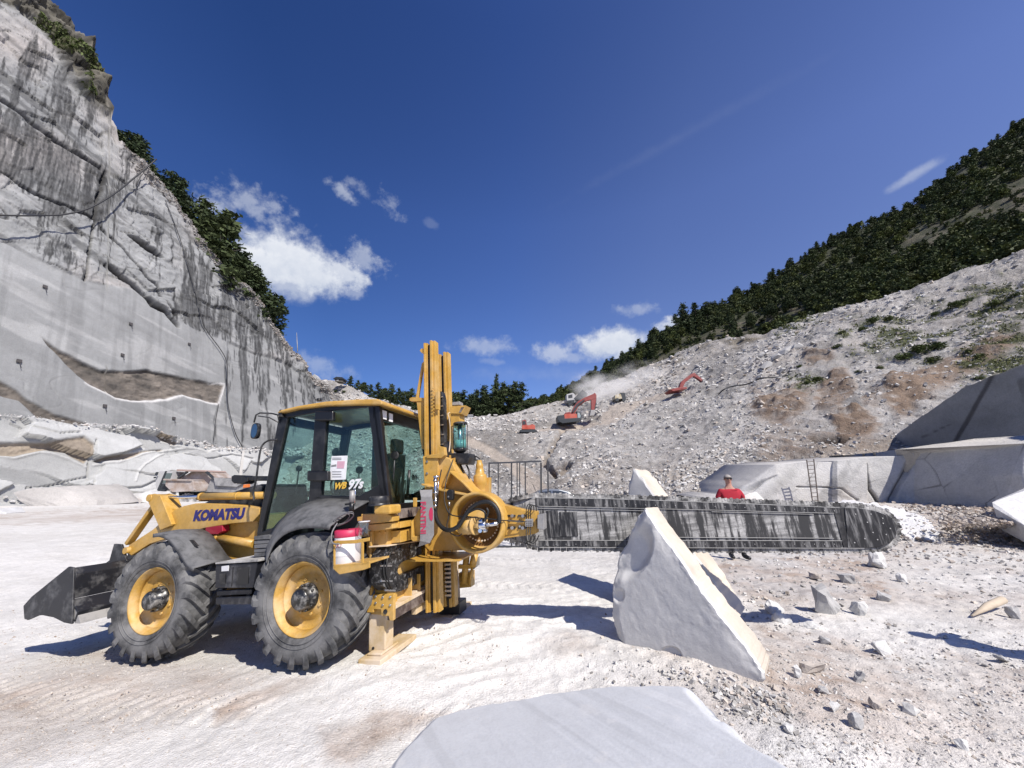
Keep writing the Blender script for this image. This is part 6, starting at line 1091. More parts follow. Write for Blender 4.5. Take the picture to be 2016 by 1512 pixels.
FIRS = [proto_tree('fir_tree', 'fir', 8, 2.6, 2400, 10 + k, .36, M_leaf) for k in range(3)]; BRD = [proto_tree('leafy_tree', 'broad', 7, 3.2, 2200, 20 + k, .34, M_leaf2) for k in range(2)]; DKB = [proto_tree('dense_tree', 'broad', 7, 3.0, 2400, 30 + k, .36, M_leaf) for k in range(3)]
rt = random.Random(5)
for k, (x, h_) in enumerate(((248,40),(264,58),(278,58),(290,56),(305,56),(318,52),(345,50),(362,62),(380,66),(398,60),(412,84),(430,92),(446,96),(460,92),(474,88),(488,74),(497,56),(516,56),(528,62),(540,60),(552,52),(562,44))):
    q = rim_pt(x - 4, 2.5 + rt.uniform(0, 2)); zz_ = (q - CAM).dot(Vector((0, CS, SN))); pr_ = (FIRS[0], DKB[0], FIRS[1], FIRS[2], DKB[1])[k % 5]; h_ *= rt.uniform(.8, 1.35); s = h_ * 1.5 * zz_ / F / 8; put(pr_, q - Vector((0, 0, h_ * .38 * zz_ / F)), s, rt.uniform(0, 6), 'dark evergreen standing behind the rim of the left cliff', 'dark evergreens along the rim of the left cliff')
SKY1 = [(688,30),(702,26),(715,34),(728,30),(742,36),(756,34),(768,40),(782,36),(795,42),(808,44),(818,36),(890,66),(900,50),(912,58),(925,62),(938,60),(952,66),(962,58),(976,66),(990,64),(1002,70),(1015,62),(1028,58),(1080,20),(1072,26),(1064,24),(1092,30)]
for k, (x, h_) in enumerate(SKY1):
    by = float(np.interp(x, [640,700,725,760,860,940,1000,1080], [750,768,781,788,822,824,812,800])) + 3; z_ = float(np.interp(x, [640,760,860,1080], [116,108,100,100])) + rt.uniform(0, 5)
    pr_ = (FIRS + DKB)[(k * 2) % 6]; p_ = at(x, by + 4, z_); put(pr_, p_, h_ * z_ / F / 7.4, rt.uniform(0, 6), 'dark tree in the row beyond the far lip of the quarry', 'dark trees in the row beyond the quarry lip')
o = put(FIRS[0], at(977, 812, 112), 10.5 / 8, 1, 'tallest thin pale fir rising above the row beyond the quarry', None, 1.15); o.scale.x *= .5; o.scale.y *= .5
hz_P = H.reshape(-1, 3); hxs, hys = HX.ravel(), HY.ravel(); bar_ = bare.ravel(); hzs = HZ.ravel()
def pick(n, cond): ii = np.nonzero(cond)[0]; return RNG.choice(ii, n)
ridge_y = np.interp(hxs, [f_[0] for f_ in FH], [f_[1][-1][0] for f_ in FH]); base_y = np.interp(hxs, [f_[0] for f_ in FH], [f_[1][0][0] for f_ in FH]); rel_ = (hys - ridge_y) / np.maximum(base_y - ridge_y, 1)
R1 = pick(95, (rel_ < .05) & (hxs > 1070) & (hxs < 2100)); R2 = pick(110, (rel_ > .08) & (rel_ < .95) & (bar_ < .3) & (hxs > 1120) & (hxs < 2080))
for k, j in enumerate(R1): q = Vector(hz_P[j]); s = rt.uniform(2.6, 4.6) / 7.5 * (1.25 if hxs[j] < 1500 else 1.0); put((FIRS + DKB)[k % 6], q - Vector((0, 0, .6)), s, rt.uniform(0, 6), 'dark tree on the skyline of the wooded hill at the right', 'dark trees along the skyline of the right hill')
for k, j in enumerate(R2): q = Vector(hz_P[j]); s = rt.uniform(2.4, 4.0) / 7.5; put((DKB + BRD + FIRS)[k % 8], q - Vector((0, 0, .6)), s, rt.uniform(0, 6), 'dark green tree on the slope of the wooded hill at the right', 'trees on the slope of the right hill')
for k, (x, y, h_) in enumerate(((1352,640,60),(1372,625,48),(1338,648,46),(1395,612,40),(1310,662,34),(1290,672,34),(1262,690,40),(1245,700,36),(1228,712,34),(1205,728,38),(1190,738,32),(1172,748,34),(1155,760,30),(1140,770,28),(1440,640,40),(1480,628,38),(1520,612,40),(1560,600,42),(1600,592,40),(1640,580,42))):
    j = np.argmin((hxs - x) ** 2 + (hys - y - 18) ** 2 + 0 * hys); q = Vector(hz_P[j]); z_ = hzs[j]; put((FIRS + DKB)[k % 6], q - Vector((0, 0, .5)), h_ * z_ / F / 7.6, rt.uniform(0, 6), 'tall dark fir at the lower edge of the wooded hill above the scree', 'firs at the lower edge of the wooded hill')
# the rest of the wood, one mass
VV, FF_, CC_ = [], [], []; off = 0; base = [crown(('broad', 'fir', 'broad')[k], 7, 3.0, 230, 50 + k, .80) for k in range(3)]
J = pick(2500, (bar_ < .35) & (hxs > 1040) & (rel_ > .02)); J2 = pick(200, (hxs > 640) & (hxs < 1080) & (rel_ > .0) & (rel_ < .8)); J3 = pick(420, (bar_ > .3) & (hxs > 1040))
for k, j in enumerate(np.concatenate([J, J2, J3])):
    V, Fc, col = base[k % 3]; s = rt.uniform(.32, .60) * (.5 if k >= 2700 else 1); a = rt.uniform(0, 6.28); ca, sa = math.cos(a), math.sin(a); W = V @ np.array([[ca, sa, 0], [-sa, ca, 0], [0, 0, 1.]]) * s + hz_P[j] - np.array([0, 0, .6]); g_ = rt.uniform(.6, 1.3); yel = rt.random() < .3
    VV.append(W); FF_.append(Fc + off); CC_.append(col * g_ * (np.array([1.5, 1.35, 1.0]) if yel else 1)); off += len(W)
o = npmesh('forest', np.concatenate(VV), np.concatenate(FF_), M_leaf, col=np.concatenate(CC_)); tag(o, kind='stuff')
# shrubs on the scree
SHR = [proto_tree('shrub', 'broad', 1.6, 1.5, 700, 70 + k, .20, M_leaf2) for k in range(2)]
for k, (x, y, w_) in enumerate(((1810,690,52),(1780,700,40),(1845,680,44),(1836,700,34),(1608,742,26),(1588,752,22),(1575,722,18),(1570,735,16),(1564,812,14),(1650,690,22),(1720,640,34),(1750,628,28),(1700,655,24),(1690,735,18),(1880,600,34),(1900,590,28),(1840,610,24),(1930,700,26),(1905,690,20),(1960,600,30),(2000,590,26),(1660,665,18),(1300,845,8),(1262,858,10),(1190,880,8),(1730,720,20),(1925,745,22),(1890,735,16),(660,772,14),(650,768,12),(678,772,12))):
    p_ = on_slope(x, y); z_ = (p_ - CAM).dot(Vector((0, CS, SN))); put(SHR[k % 2], p_ - Vector((0, 0, .3)), w_ * z_ / F / 3.0, rt.uniform(0, 6), 'low green shrub growing on the stony slope', 'shrubs on the stony slope', .8)
jj = np.nonzero((SL['veg'] > .5).ravel())[0]; jj = RNG.choice(jj, 5500); zq = PZ.ravel()[jj]; rng_ = np.random.default_rng(8); V, Fc = leaves(P.reshape(-1, 3)[jj] + np.array([0, 0, .12]) + rng_.normal(0, .2, (len(jj), 3)), zq / F * 3 * rng_.uniform(.4, 1.4, len(jj)), rng_, 1.5)
o = npmesh('grass_tufts', V, Fc, leafmat('grass_blade', (.13, .14, .05), (.13, .14, .05)), col=np.repeat(rng_.uniform(.5, 1.3, len(jj)), 4)[:, None] * np.ones(3)); tag(o, kind='stuff')
jj = np.nonzero(((nat > .5) & (grass > .2)).ravel())[0]; jj = RNG.choice(jj, 2500); V, Fc = leaves(Q.reshape(-1, 3)[jj] + nrm * .1, rng_.uniform(.2, .6, len(jj)), rng_, 1.5); o = npmesh('cliff_grass', V, Fc, M_leaf2, col=np.repeat(rng_.uniform(.6, 1.5, len(jj)), 4)[:, None] * np.ones(3)); tag(o, kind='stuff')

# ================================================================ things on the cliff
CAB = plain('dark_cable', (.025, .025, .027), .6)
def cable(pts, r, off, label, surf=True):
    P_ = [on_cliff(x, y, off) for x, y in pts]; o = MB().tube(smoothpts(P_, 8), r, 6).build('cable', CAB); tag(o, label, 'cable'); return o
cable([(-30,443),(20,443),(60,441),(100,438),(150,426),(200,398),(240,366),(278,334)], .11, 2.2, 'thick black hose sagging across the upper left cliff to the rim')
cable([(278,336),(262,362),(255,385)], .05, .5, 'short thin cable hanging from the rim below the end of the thick hose'); cable([(318,400),(345,470),(372,560),(385,620),(398,650),(436,708),(441,760),(446,800),(458,850),(472,880)], .07, .5, 'long thin cable running down the cliff past the vertical cut')
cable([(425,798),(421,830),(415,870)], .05, .4, 'short thin cable beside the long one near the cliff foot'); cable([(480,893),(495,890),(510,878)], .05, 1.2, 'looped cable at the foot of the cliff behind the mirror')
for k, (x, y) in enumerate(((83,568),(253,640),(236,701),(369,679),(33,714),(201,802),(338,825))):
    q = on_cliff(x, y, .1); t_ = empty('rock_anchor', loc=q); tag(t_, 'small dark anchor plate bolted to the clean sawn cliff face', 'rock anchor', 'anchor plates on the sawn cliff face'); m = MB(); a, b = Vector(sdir), Vector(updir); s_ = .20
    m.loft([a*s_*i + b*s_*j for i, j in ((-1,-1),(1,-1),(1,1),(-1,1))], [a*s_*i + b*s_*j + Vector(nrm)*.12 for i, j in ((-1,-1),(1,-1),(1,1),(-1,1))]); m.build('plate', plain('anchor_steel', (.05,.045,.045), .6) if k == 0 else bpy.data.materials['anchor_steel'], t_); MB().tube([Vector(nrm)*.1, Vector(nrm)*.2 - b*.9 + a*.2], .03, 5).build('rod', bpy.data.materials['anchor_steel'], t_)
c0, c1 = at(473, 936, 50), at(479, 889, 51.5); o = MB().beam(c0, c1, .34, .2, w2=.28).build('steel_beam', GRY); tag(o, 'dark grey steel beam leaning upright against the cliff foot behind the mirror', 'beam')
c0, c1 = at(586, 692, 86), at(584, 655, 88); o = MB().cyl(c0, c1, .12, 6, r2=.05).build('mast_pole', GRY); tag(o, 'thin pale pole standing on the end of the cliff rim', 'pole')
def frame_at(px_, py_, z_):                          # axes X right, Z up, metres, origin at a far point
    p_ = at(px_, py_, z_); k = z_ / F; return p_, k
def poly_solid(m, pts, p0, org, k, dy0, dy1): 
    A = [Vector(((x - org[0]) * k, dy0, (org[1] - y) * k)) for x, y in pts]; return m.loft(A, [Vector((a.x, dy1, a.z)) for a in A])
def thing_at(name, px_, py_, z_, label, cat, group=None):
    p_, k = frame_at(px_, py_, z_); t_ = empty(name, loc=p_); tag(t_, label, cat, group); return t_, (px_, py_), k
WHP = plain('white_paint', (.42, .42, .42), .6); DKP = plain('dark_paint', (.03, .035, .04), .5); ORG = dusty('orange_paint', (.46, .06, .028), .5, .2, (.45, .35, .3), scale=.8); DKR = dusty('boom_red', (.25, .03, .024), .5, .2, (.4, .3, .28), scale=.8)
t_, og, k = thing_at('ridge_tent', 621, 750, 98, 'small white tent on the crest above the cab roof', 'tent'); poly_solid(MB(), [(613,750),(616,742),(621,738),(627,744),(628,750)], None, og, k, -1, 1).build('canopy', WHP, t_); poly_solid(MB(), [(608,744),(616,741),(616,743),(609,747)], None, og, k, -1, 1).build('awning', DKP, t_)
t_, og, k = thing_at('hut', 668, 756, 105, 'small dark hut on the crest right of the white tent', 'hut'); poly_solid(MB(), [(663,753),(663,748),(677,748),(678,754)], None, og, k, -1.2, 1.2).build('wall', plain('hut_wood', (.12,.11,.1), .8), t_); poly_solid(MB(), [(659,748),(665,744),(677,745),(680,749)], None, og, k, -1.5, 1.5).build('roof', DKP, t_); poly_solid(MB(), [(666,749),(670,749),(670,752),(666,752)], None, og, k, -1.25, -1.2).build('window', WHP, t_)
t_, og, k = thing_at('house', 1050, 812, 104, 'little white house with a red roof among the far trees', 'house'); poly_solid(MB(), [(1046,812),(1046,802),(1053,798),(1060,802),(1060,812)], None, og, k, 0, 6).build('wall', WHP, t_); poly_solid(MB(), [(1043,803),(1053,793),(1063,802),(1062,804),(1053,797),(1045,804)], None, og, k, -.5, 6.5).build('roof', plain('red_roof', (.22,.07,.06), .8), t_); poly_solid(MB(), [(1020,806),(1034,800),(1046,802),(1046,806)], None, og, k, 1, 7).build('side_roof', DKP, t_)
t_, og, k = thing_at('shed', 925, 825, 93, 'tiny grey shed on the lip of the scree in front of the trees', 'shed'); poly_solid(MB(), [(920,825),(920,818),(931,818),(931,825)], None, og, k, 0, 2).build('wall', plain('pale_grey', (.3,.32,.33), .7), t_); poly_solid(MB(), [(919,818),(920,816.5),(931,816.5),(932,818)], None, og, k, -.2, 2.2).build('roof', WHP, t_)
# ---- excavators
def excavator(px_, py_, z_, label, parts):
    t_, og, k = thing_at('excavator', px_, py_, z_, label, 'excavator', 'red excavators at work on the scree'); made = {}
    for nm, pts, d0, d1, mat, par in parts:
        o = poly_solid(MB(), pts, None, og, k, d0, d1).build(nm, mat, made.get(par, t_), bevel=.04 if nm != 'window' else 0); made.setdefault(nm, o)
    return t_
bpos = on_slope(1120, 836); zz_ = (bpos - CAM).dot(Vector((0, CS, SN))) - 2.5
excavator(1120, 832, zz_, 'large orange excavator with its boom raised to the right', [
    ('track', [(1099,833),(1098,829),(1104,827),(1138,825),(1143,827),(1142,830),(1137,832),(1106,836)], -1.6, -1.0, DKP, None), ('track', [(1099,833),(1098,829),(1104,827),(1138,825),(1143,827),(1142,830),(1137,832),(1106,836)], 1.0, 1.6, DKP, None),
    ('house', [(1109,818),(1136,817),(1138,827),(1110,830)], -1.5, 1.5, ORG, None), ('counterweight', [(1096,821),(1110,819),(1110,832),(1097,834)], -1.5, 1.5, DKP, None), ('engine_cover', [(1112,818),(1112,814),(1122,813),(1124,818)], -1.2, 1.3, DKR, None),
    ('cab', [(1133,812),(1140,813),(1143,820),(1142,829),(1134,829)], -1.5, -.4, DKP, None), ('window', [(1135,815),(1139,815),(1141,821),(1140,825),(1135,825)], -1.53, -1.5, plain('pale_glass', (.3,.35,.35), .2), 'cab'),
    ('boom', [(1123,821),(1126,810),(1131,800),(1139,790),(1153,782),(1170,775),(1174,772),(1177,777),(1176,784),(1167,786),(1154,790),(1140,800),(1133,812),(1131,821)], -.35, .35, DKR, None), ('boom_cylinder', [(1126,812),(1136,796),(1152,786),(1153,788),(1139,799),(1129,813)], -.6, -.4, DKP, None),
    ('stick', [(1166,783),(1177,781),(1175,790),(1171,807),(1165,807)], -.3, .3, DKR, None), ('link', [(1176,784),(1177,784),(1174,806),(1172,806)], -.1, .1, DKP, None), ('bucket', [(1163,808),(1172,808),(1171,815),(1168,819),(1160,820),(1162,814)], -.7, .7, GRY, None)])
bpos = on_slope(1342, 771); zz_ = (bpos - CAM).dot(Vector((0, CS, SN))) - 2.5
excavator(1340, 772, zz_, 'farther red excavator up the slope, only its bent arm clearly seen', [
    ('house', [(1314,770),(1327,767),(1346,765),(1346,769),(1330,772),(1318,774)], -1.4, 1.4, DKR, None),
    ('boom', [(1336,768),(1338,760),(1342,752),(1352,744),(1365,735),(1371,733),(1374,737),(1364,743),(1350,753),(1345,762),(1345,768)], -.35, .35, DKR, None), ('stick', [(1365,735),(1371,734),(1384,745),(1387,751),(1383,751),(1372,742),(1364,738)], -.3, .3, DKR, None), ('bucket', [(1383,749),(1388,748),(1391,753),(1385,756)], -.6, .6, GRY, None)])
bpos = on_slope(1040, 853); zz_ = (bpos - CAM).dot(Vector((0, CS, SN))) - 1.5
excavator(1040, 852, zz_, 'small orange excavator parked at the left on the pale ledge', [
    ('track', [(1022,851),(1024,848),(1053,847),(1056,850),(1052,853),(1026,853)], -1.2, -.7, DKP, None), ('track', [(1022,851),(1024,848),(1053,847),(1056,850),(1052,853),(1026,853)], .7, 1.2, DKP, None), ('house', [(1027,840),(1051,838),(1053,840),(1053,847),(1027,847)], -1.2, 1.2, ORG, None),
    ('cab', [(1028,829),(1035,828),(1037,839),(1028,841)], -1.1, 0, DKR, None), ('window', [(1029,831),(1034,831),(1035,837),(1029,838)], -1.13, -1.1, DKP, 'cab'), ('engine_cover', [(1040,839),(1048,836),(1052,838)], -.9, .9, DKR, None)])
bpos = on_slope(1135, 795); zz_ = (bpos - CAM).dot(Vector((0, CS, SN))) - 1
t_, og, k = thing_at('dump_truck', 1130, 796, zz_, 'dusty white tipper truck above the large orange excavator', 'truck')
for nm, pts, d0, d1, mat in (('cab', [(1115,778),(1127,775),(1131,778),(1131,794),(1115,795)], -1.2, 1.2, WHP), ('windscreen', [(1118,780),(1126,778),(1126,785),(1118,786)], -1.25, -1.2, DKP), ('bed', [(1129,786),(1146,769),(1156,777),(1152,786),(1135,792)], -1.3, 1.3, DKP), ('bumper', [(1114,791),(1130,789),(1130,793),(1115,795)], -1.3, -1.2, DKP), ('wheel', [(1133,790),(1138,789),(1140,793),(1137,797),(1132,796),(1131,793)], -1.3, -.7, DKP), ('wheel', [(1118,794),(1123,793),(1125,797),(1122,800),(1117,799)], -1.3, -.7, DKP)): poly_solid(MB(), pts, None, og, k, d0, d1).build(nm, mat, t_)
bpos = on_slope(1215, 790); zz_ = (bpos - CAM).dot(Vector((0, CS, SN))) - 1
t_, og, k = thing_at('loader', 1213, 791, zz_, 'yellow loader nearly lost in the dust between two excavators', 'loader')
for nm, pts, d0, d1, mat in (('body', [(1208,788),(1209,780),(1220,778),(1222,787)], -1.2, 1.2, dusty('dusty_yellow', (.42,.33,.14), .8, .9, (.5,.47,.42), scale=1.5, th=.42)), ('cab', [(1221,787),(1221,775),(1229,775),(1230,787)], -1, 1, DKP), ('wheel', [(1209,787),(1214,786),(1216,790),(1213,793),(1209,792)], -1.3, -.7, DKP), ('wheel', [(1222,787),(1227,786),(1229,790),(1226,793),(1222,792)], -1.3, -.7, DKP)): poly_solid(MB(), pts, None, og, k, d0, d1).build(nm, mat, t_)
# ---- the dumper parked at the foot of the cliff
t_, og, k = thing_at('articulated_dumper', 370, 1006, 44, 'dusty articulated dumper parked by the cliff behind the loader arm', 'dump truck')
DB = dusty('dumper_dust', (.30, .22, .17), .8, .8, (.42, .39, .38), scale=.9, th=.45); DG = dusty('dumper_grey', (.20, .20, .205), .7, .5, (.45, .44, .43), scale=.8, th=.5)
def ps(nm, pts, d0, d1, mat, par=None, bev=.02): return poly_solid(MB(), pts, None, og, k, d0, d1).build(nm, mat, par or t_, bevel=bev)
cb_ = ps('cab', [(308,930),(322,930),(334,931),(336,962),(314,968),(308,958),(305,946)], -.9, 1.0, WHP); ps('window', [(324,934),(335,934),(333,953),(321,953)], -.95, -.9, plain('dumper_glass', (.10,.13,.13), .15), cb_, 0); ps('door', [(318,954),(333,955),(332,969),(315,968)], -.95, -.9, DKP, cb_, 0); ps('pillar', [(321,930),(324,930),(318,966),(314,966)], -.98, -.9, DKP, cb_, 0); ps('mirror', [(308,932),(313,932),(312,938),(307,938)], -1.3, -1.25, DKP, cb_, 0); ps('mirror', [(306,941),(311,941),(311,944),(306,944)], -1.3, -1.25, DKP, cb_, 0)
ps('body_shell', [(337,944),(356,931),(394,931),(409,942),(402,960),(392,969),(345,969),(334,955)], .2, 3.0, DB); ps('tipping_bed', [(334,947),(384,948),(388,952),(394,968),(352,970),(336,958)], -1.5, .2, DB); ps('bed_rim', [(332,945),(386,946),(386,949),(332,948)], -1.7, .3, DB); ps('roof_guard', [(336,926),(394,928),(396,931),(336,930)], -.5, 2.8, plain('dusty_pink_steel', (.34,.25,.22), .8)); ps('cutter_lip', [(385,948),(388,949),(396,966),(392,968)], -1.55, -1.4, DB)
m = MB(); [m.beam(Vector(((a - og[0]) * k, -.3, (og[1] - b) * k)), Vector(((c_ - og[0]) * k, -.3, (og[1] - d_) * k)), .25, .2) for a, b, c_, d_ in ((340,944,356,931),(394,931,414,946))]; m.build('guard_strut', DKP, t_)
ps('engine_deck', [(405,943),(440,944),(470,950),(480,960),(470,972),(400,970)], -.2, 2.2, DG); ps('hopper_side', [(413,942),(455,947),(475,953),(462,960),(420,958)], -.5, -.2, DG); ps('frame', [(340,970),(480,968),(480,985),(345,986)], .2, 2.0, DKP); ps('beacon', [(473,956),(482,955),(483,961),(473,962)], -.3, .1, plain('orange_beacon', (.6,.16,.03), .4))
for cx_, cy_, dd_, rr_ in ((349,992,-1.6,15),(372,988,-.9,15),(440,990,-1.0,15),(375,990,2.0,15),(440,990,2.0,15)):
    c_ = Vector(((cx_ - og[0]) * k, dd_, (og[1] - cy_) * k)); w_ = MB().lathe([(.001,0),(rr_*k*.5,0),(rr_*k*.52,-.04),(rr_*k*.92,-.06),(rr_*k,0.05),(rr_*k,.55),(rr_*k*.5,.62)], c_, (0, 1, 0), 20)
    for q in range(18): a = 2*math.pi*q/18; w_.beam(c_ + Vector((math.cos(a)*rr_*k, .05, math.sin(a)*rr_*k)), c_ + Vector((math.cos(a+.15)*rr_*k, .55, math.sin(a+.15)*rr_*k)), .14, .12)
    w_.build('wheel', dusty('dumper_tyre%d' % cx_, (.15,.15,.15), .9, .9, (.5,.49,.48), scale=2, th=.4), t_)
# ---- car behind the bar, only its roof showing
t_, og, k = thing_at('car', 1088, 1037, 18, 'silver grey hatchback behind the saw bar, only its roof visible', 'car'); CARP = plain('silver_paint', (.22,.235,.25), .25, .6); CGL = plain('car_glass', (.03,.035,.04), .08)
def cshell(prof, w0, w1, nm, mat, par=None): A = [Vector(((x - 1088) * k, -w0, (1037 - y) * k)) for x, y in prof]; B = [Vector(((x - 1088) * k, w0, (1037 - y) * k)) for x, y in prof]; return MB().loft(A, B).build(nm, mat, par or t_, bevel=.06, seg=3)
bd_ = cshell([(1002,1030),(1000,1008),(1010,998),(1038,992),(1140,992),(1166,998),(1172,1010),(1170,1030)], .88, .88, 'body', CARP)
TOP = [(1036,993),(1044,982),(1052,974),(1062,968),(1080,965),(1100,965.5),(1118,970),(1132,979),(1146,993)]
A = [Vector(((x - 1088) * k, -.84 + (993 - y) * k * .22, (1037 - y) * k)) for x, y in TOP]; B = [Vector((a.x, -a.y, a.z)) for a in A]; MB().loft(A, B).build('greenhouse', CARP, bd_, bevel=.05, seg=3)
for xs in ([(1053,985),(1058,975),(1066,970.5),(1084,968.5),(1084,985)], [(1087,985),(1087,968.5),(1104,969.5),(1118,975),(1126,985)]):
    A = [Vector(((x - 1088) * k, -.86 + (993 - y) * k * .22, (1037 - y) * k)) for x, y in xs]; MB().loft(A, [a + Vector((0, .03, 0)) for a in A]).build('window', CGL, bd_)
MB().tube([Vector(((1056 - 1088) * k, 0, (1037 - 970) * k)), Vector(((1050 - 1088) * k, 0, (1037 - 956) * k))], .012, 5).build('aerial', BLK, bd_)
for x in (1030, 1145):
    for s in (-.88, .70): MB().lathe([(.001,0),(.2,0),(.22,.01),(.31,.0),(.32,.09),(.30,.18)], (((x - 1088) * k), s, .32), (0, 1, 0), 22).build('wheel', BLK, t_)
# ---- grey steel frame
GT = plain('frame_steel', (.075, .078, .085), .5, .5); t_ = empty('steel_frame', loc=at(1020, 1075, 11)); tag(t_, 'tall grey steel frame of thin uprights standing behind the saw head', 'steel frame'); o0 = Vector(t_.location)
def gp(x, y, z_=11): return at(x, y, z_) - o0
for x0, wd in ((963,.045),(981,.03),(1007,.045),(1018,.03),(1023,.03),(1034,.035),(1065,.05),(1078.5,.04)): MB().beam(gp(x0, 911 if x0 < 1066 else 908), gp(x0 - (1008 - x0) * .02, 1080), wd, .04, up=(0, 1, 0)).build('upright', GT, t_)
MB().beam(gp(962, 912), gp(1066, 908), .045, .04, up=(0, 1, 0)).build('top_rail', GT, t_); MB().beam(gp(962, 1076), gp(1079, 1076), .045, .04, up=(0, 1, 0)).build('bottom_rail', GT, t_)
# ---- ladder on the bench
t_ = empty('ladder', loc=at(1600, 988, 20.6)); tag(t_, 'rusty steel ladder leaning against the sawn bench at the right', 'ladder'); o0 = Vector(t_.location); LM = plain('ladder_steel', (.12, .10, .09), .8, .1)
la, lb2, lc, ld = [at(x, y, z_) - o0 for x, y, z_ in ((1600,990,20.5),(1611,990,20.5),(1588,905,20.75),(1602,904,20.75))]
MB().beam(la, lc, .04, .04, up=(0, 1, 0)).build('rail', LM, t_); MB().beam(lb2, ld, .04, .04, up=(0, 1, 0)).build('rail', LM, t_)
for i in range(11): f_ = .05 + .9 * i / 10; MB().beam(la + (lc - la) * f_, lb2 + (ld - lb2) * f_, .035, .04, up=(0, 1, 0)).build('rung', LM, t_)
# black hose on the scree and the broken pole
P_ = [on_slope(x, y) + Vector((0, 0, .35)) for x, y in ((1412,772),(1425,773),(1440,765),(1470,756),(1500,750),(1540,738),(1560,728))]; o = MB().tube(smoothpts(P_, 6), .10, 6).build('hose', CAB); tag(o, 'thin black hose lying across the upper scree slope', 'hose')
a_, b_ = gpt(1915, 1218), gpt(1980, 1200); WD = plain('bleached_wood', (.50, .42, .32), .85); o = MB().tube([a_ + Vector((0, 0, .03)), a_ * .5 + b_ * .5 + Vector((0, 0, .09)), b_ + Vector((0, 0, .12))], .04, 8, rad=[.012, .045, .05]).build('broken_pole', WD); tag(o, 'broken length of bleached wood lying on the rubble near the right edge', 'wood')

# ================================================================ people
SKIN = plain('skin', (.42, .22, .16), .55); CLR = plain('red_cotton', (.36, .012, .028), .85); TRO = plain('dark_trousers', (.03, .032, .04), .85); BOOT = plain('boot_leather', (.012, .012, .013), .45); HAIR = plain('grey_hair', (.30, .28, .26), .8); SHD = plain('sunglass', (.008, .008, .008), .15)
def skinned(name, joints, edges, mat, parent, lv=2):
    me = bpy.data.meshes.new(name); me.from_pydata([j[0] for j in joints], edges, []); me.materials.append(mat); o = link(bpy.data.objects.new(name, me), parent); sk = o.modifiers.new('skin', 'SKIN'); sk.use_smooth_shade = True
    for v, j in zip(me.skin_vertices[0].data, joints): v.radius = j[1] if isinstance(j[1], tuple) else (j[1], j[1])
    me.skin_vertices[0].data[0].use_root = True; s_ = o.modifiers.new('sub', 'SUBSURF'); s_.levels = lv; s_.render_levels = lv; return o
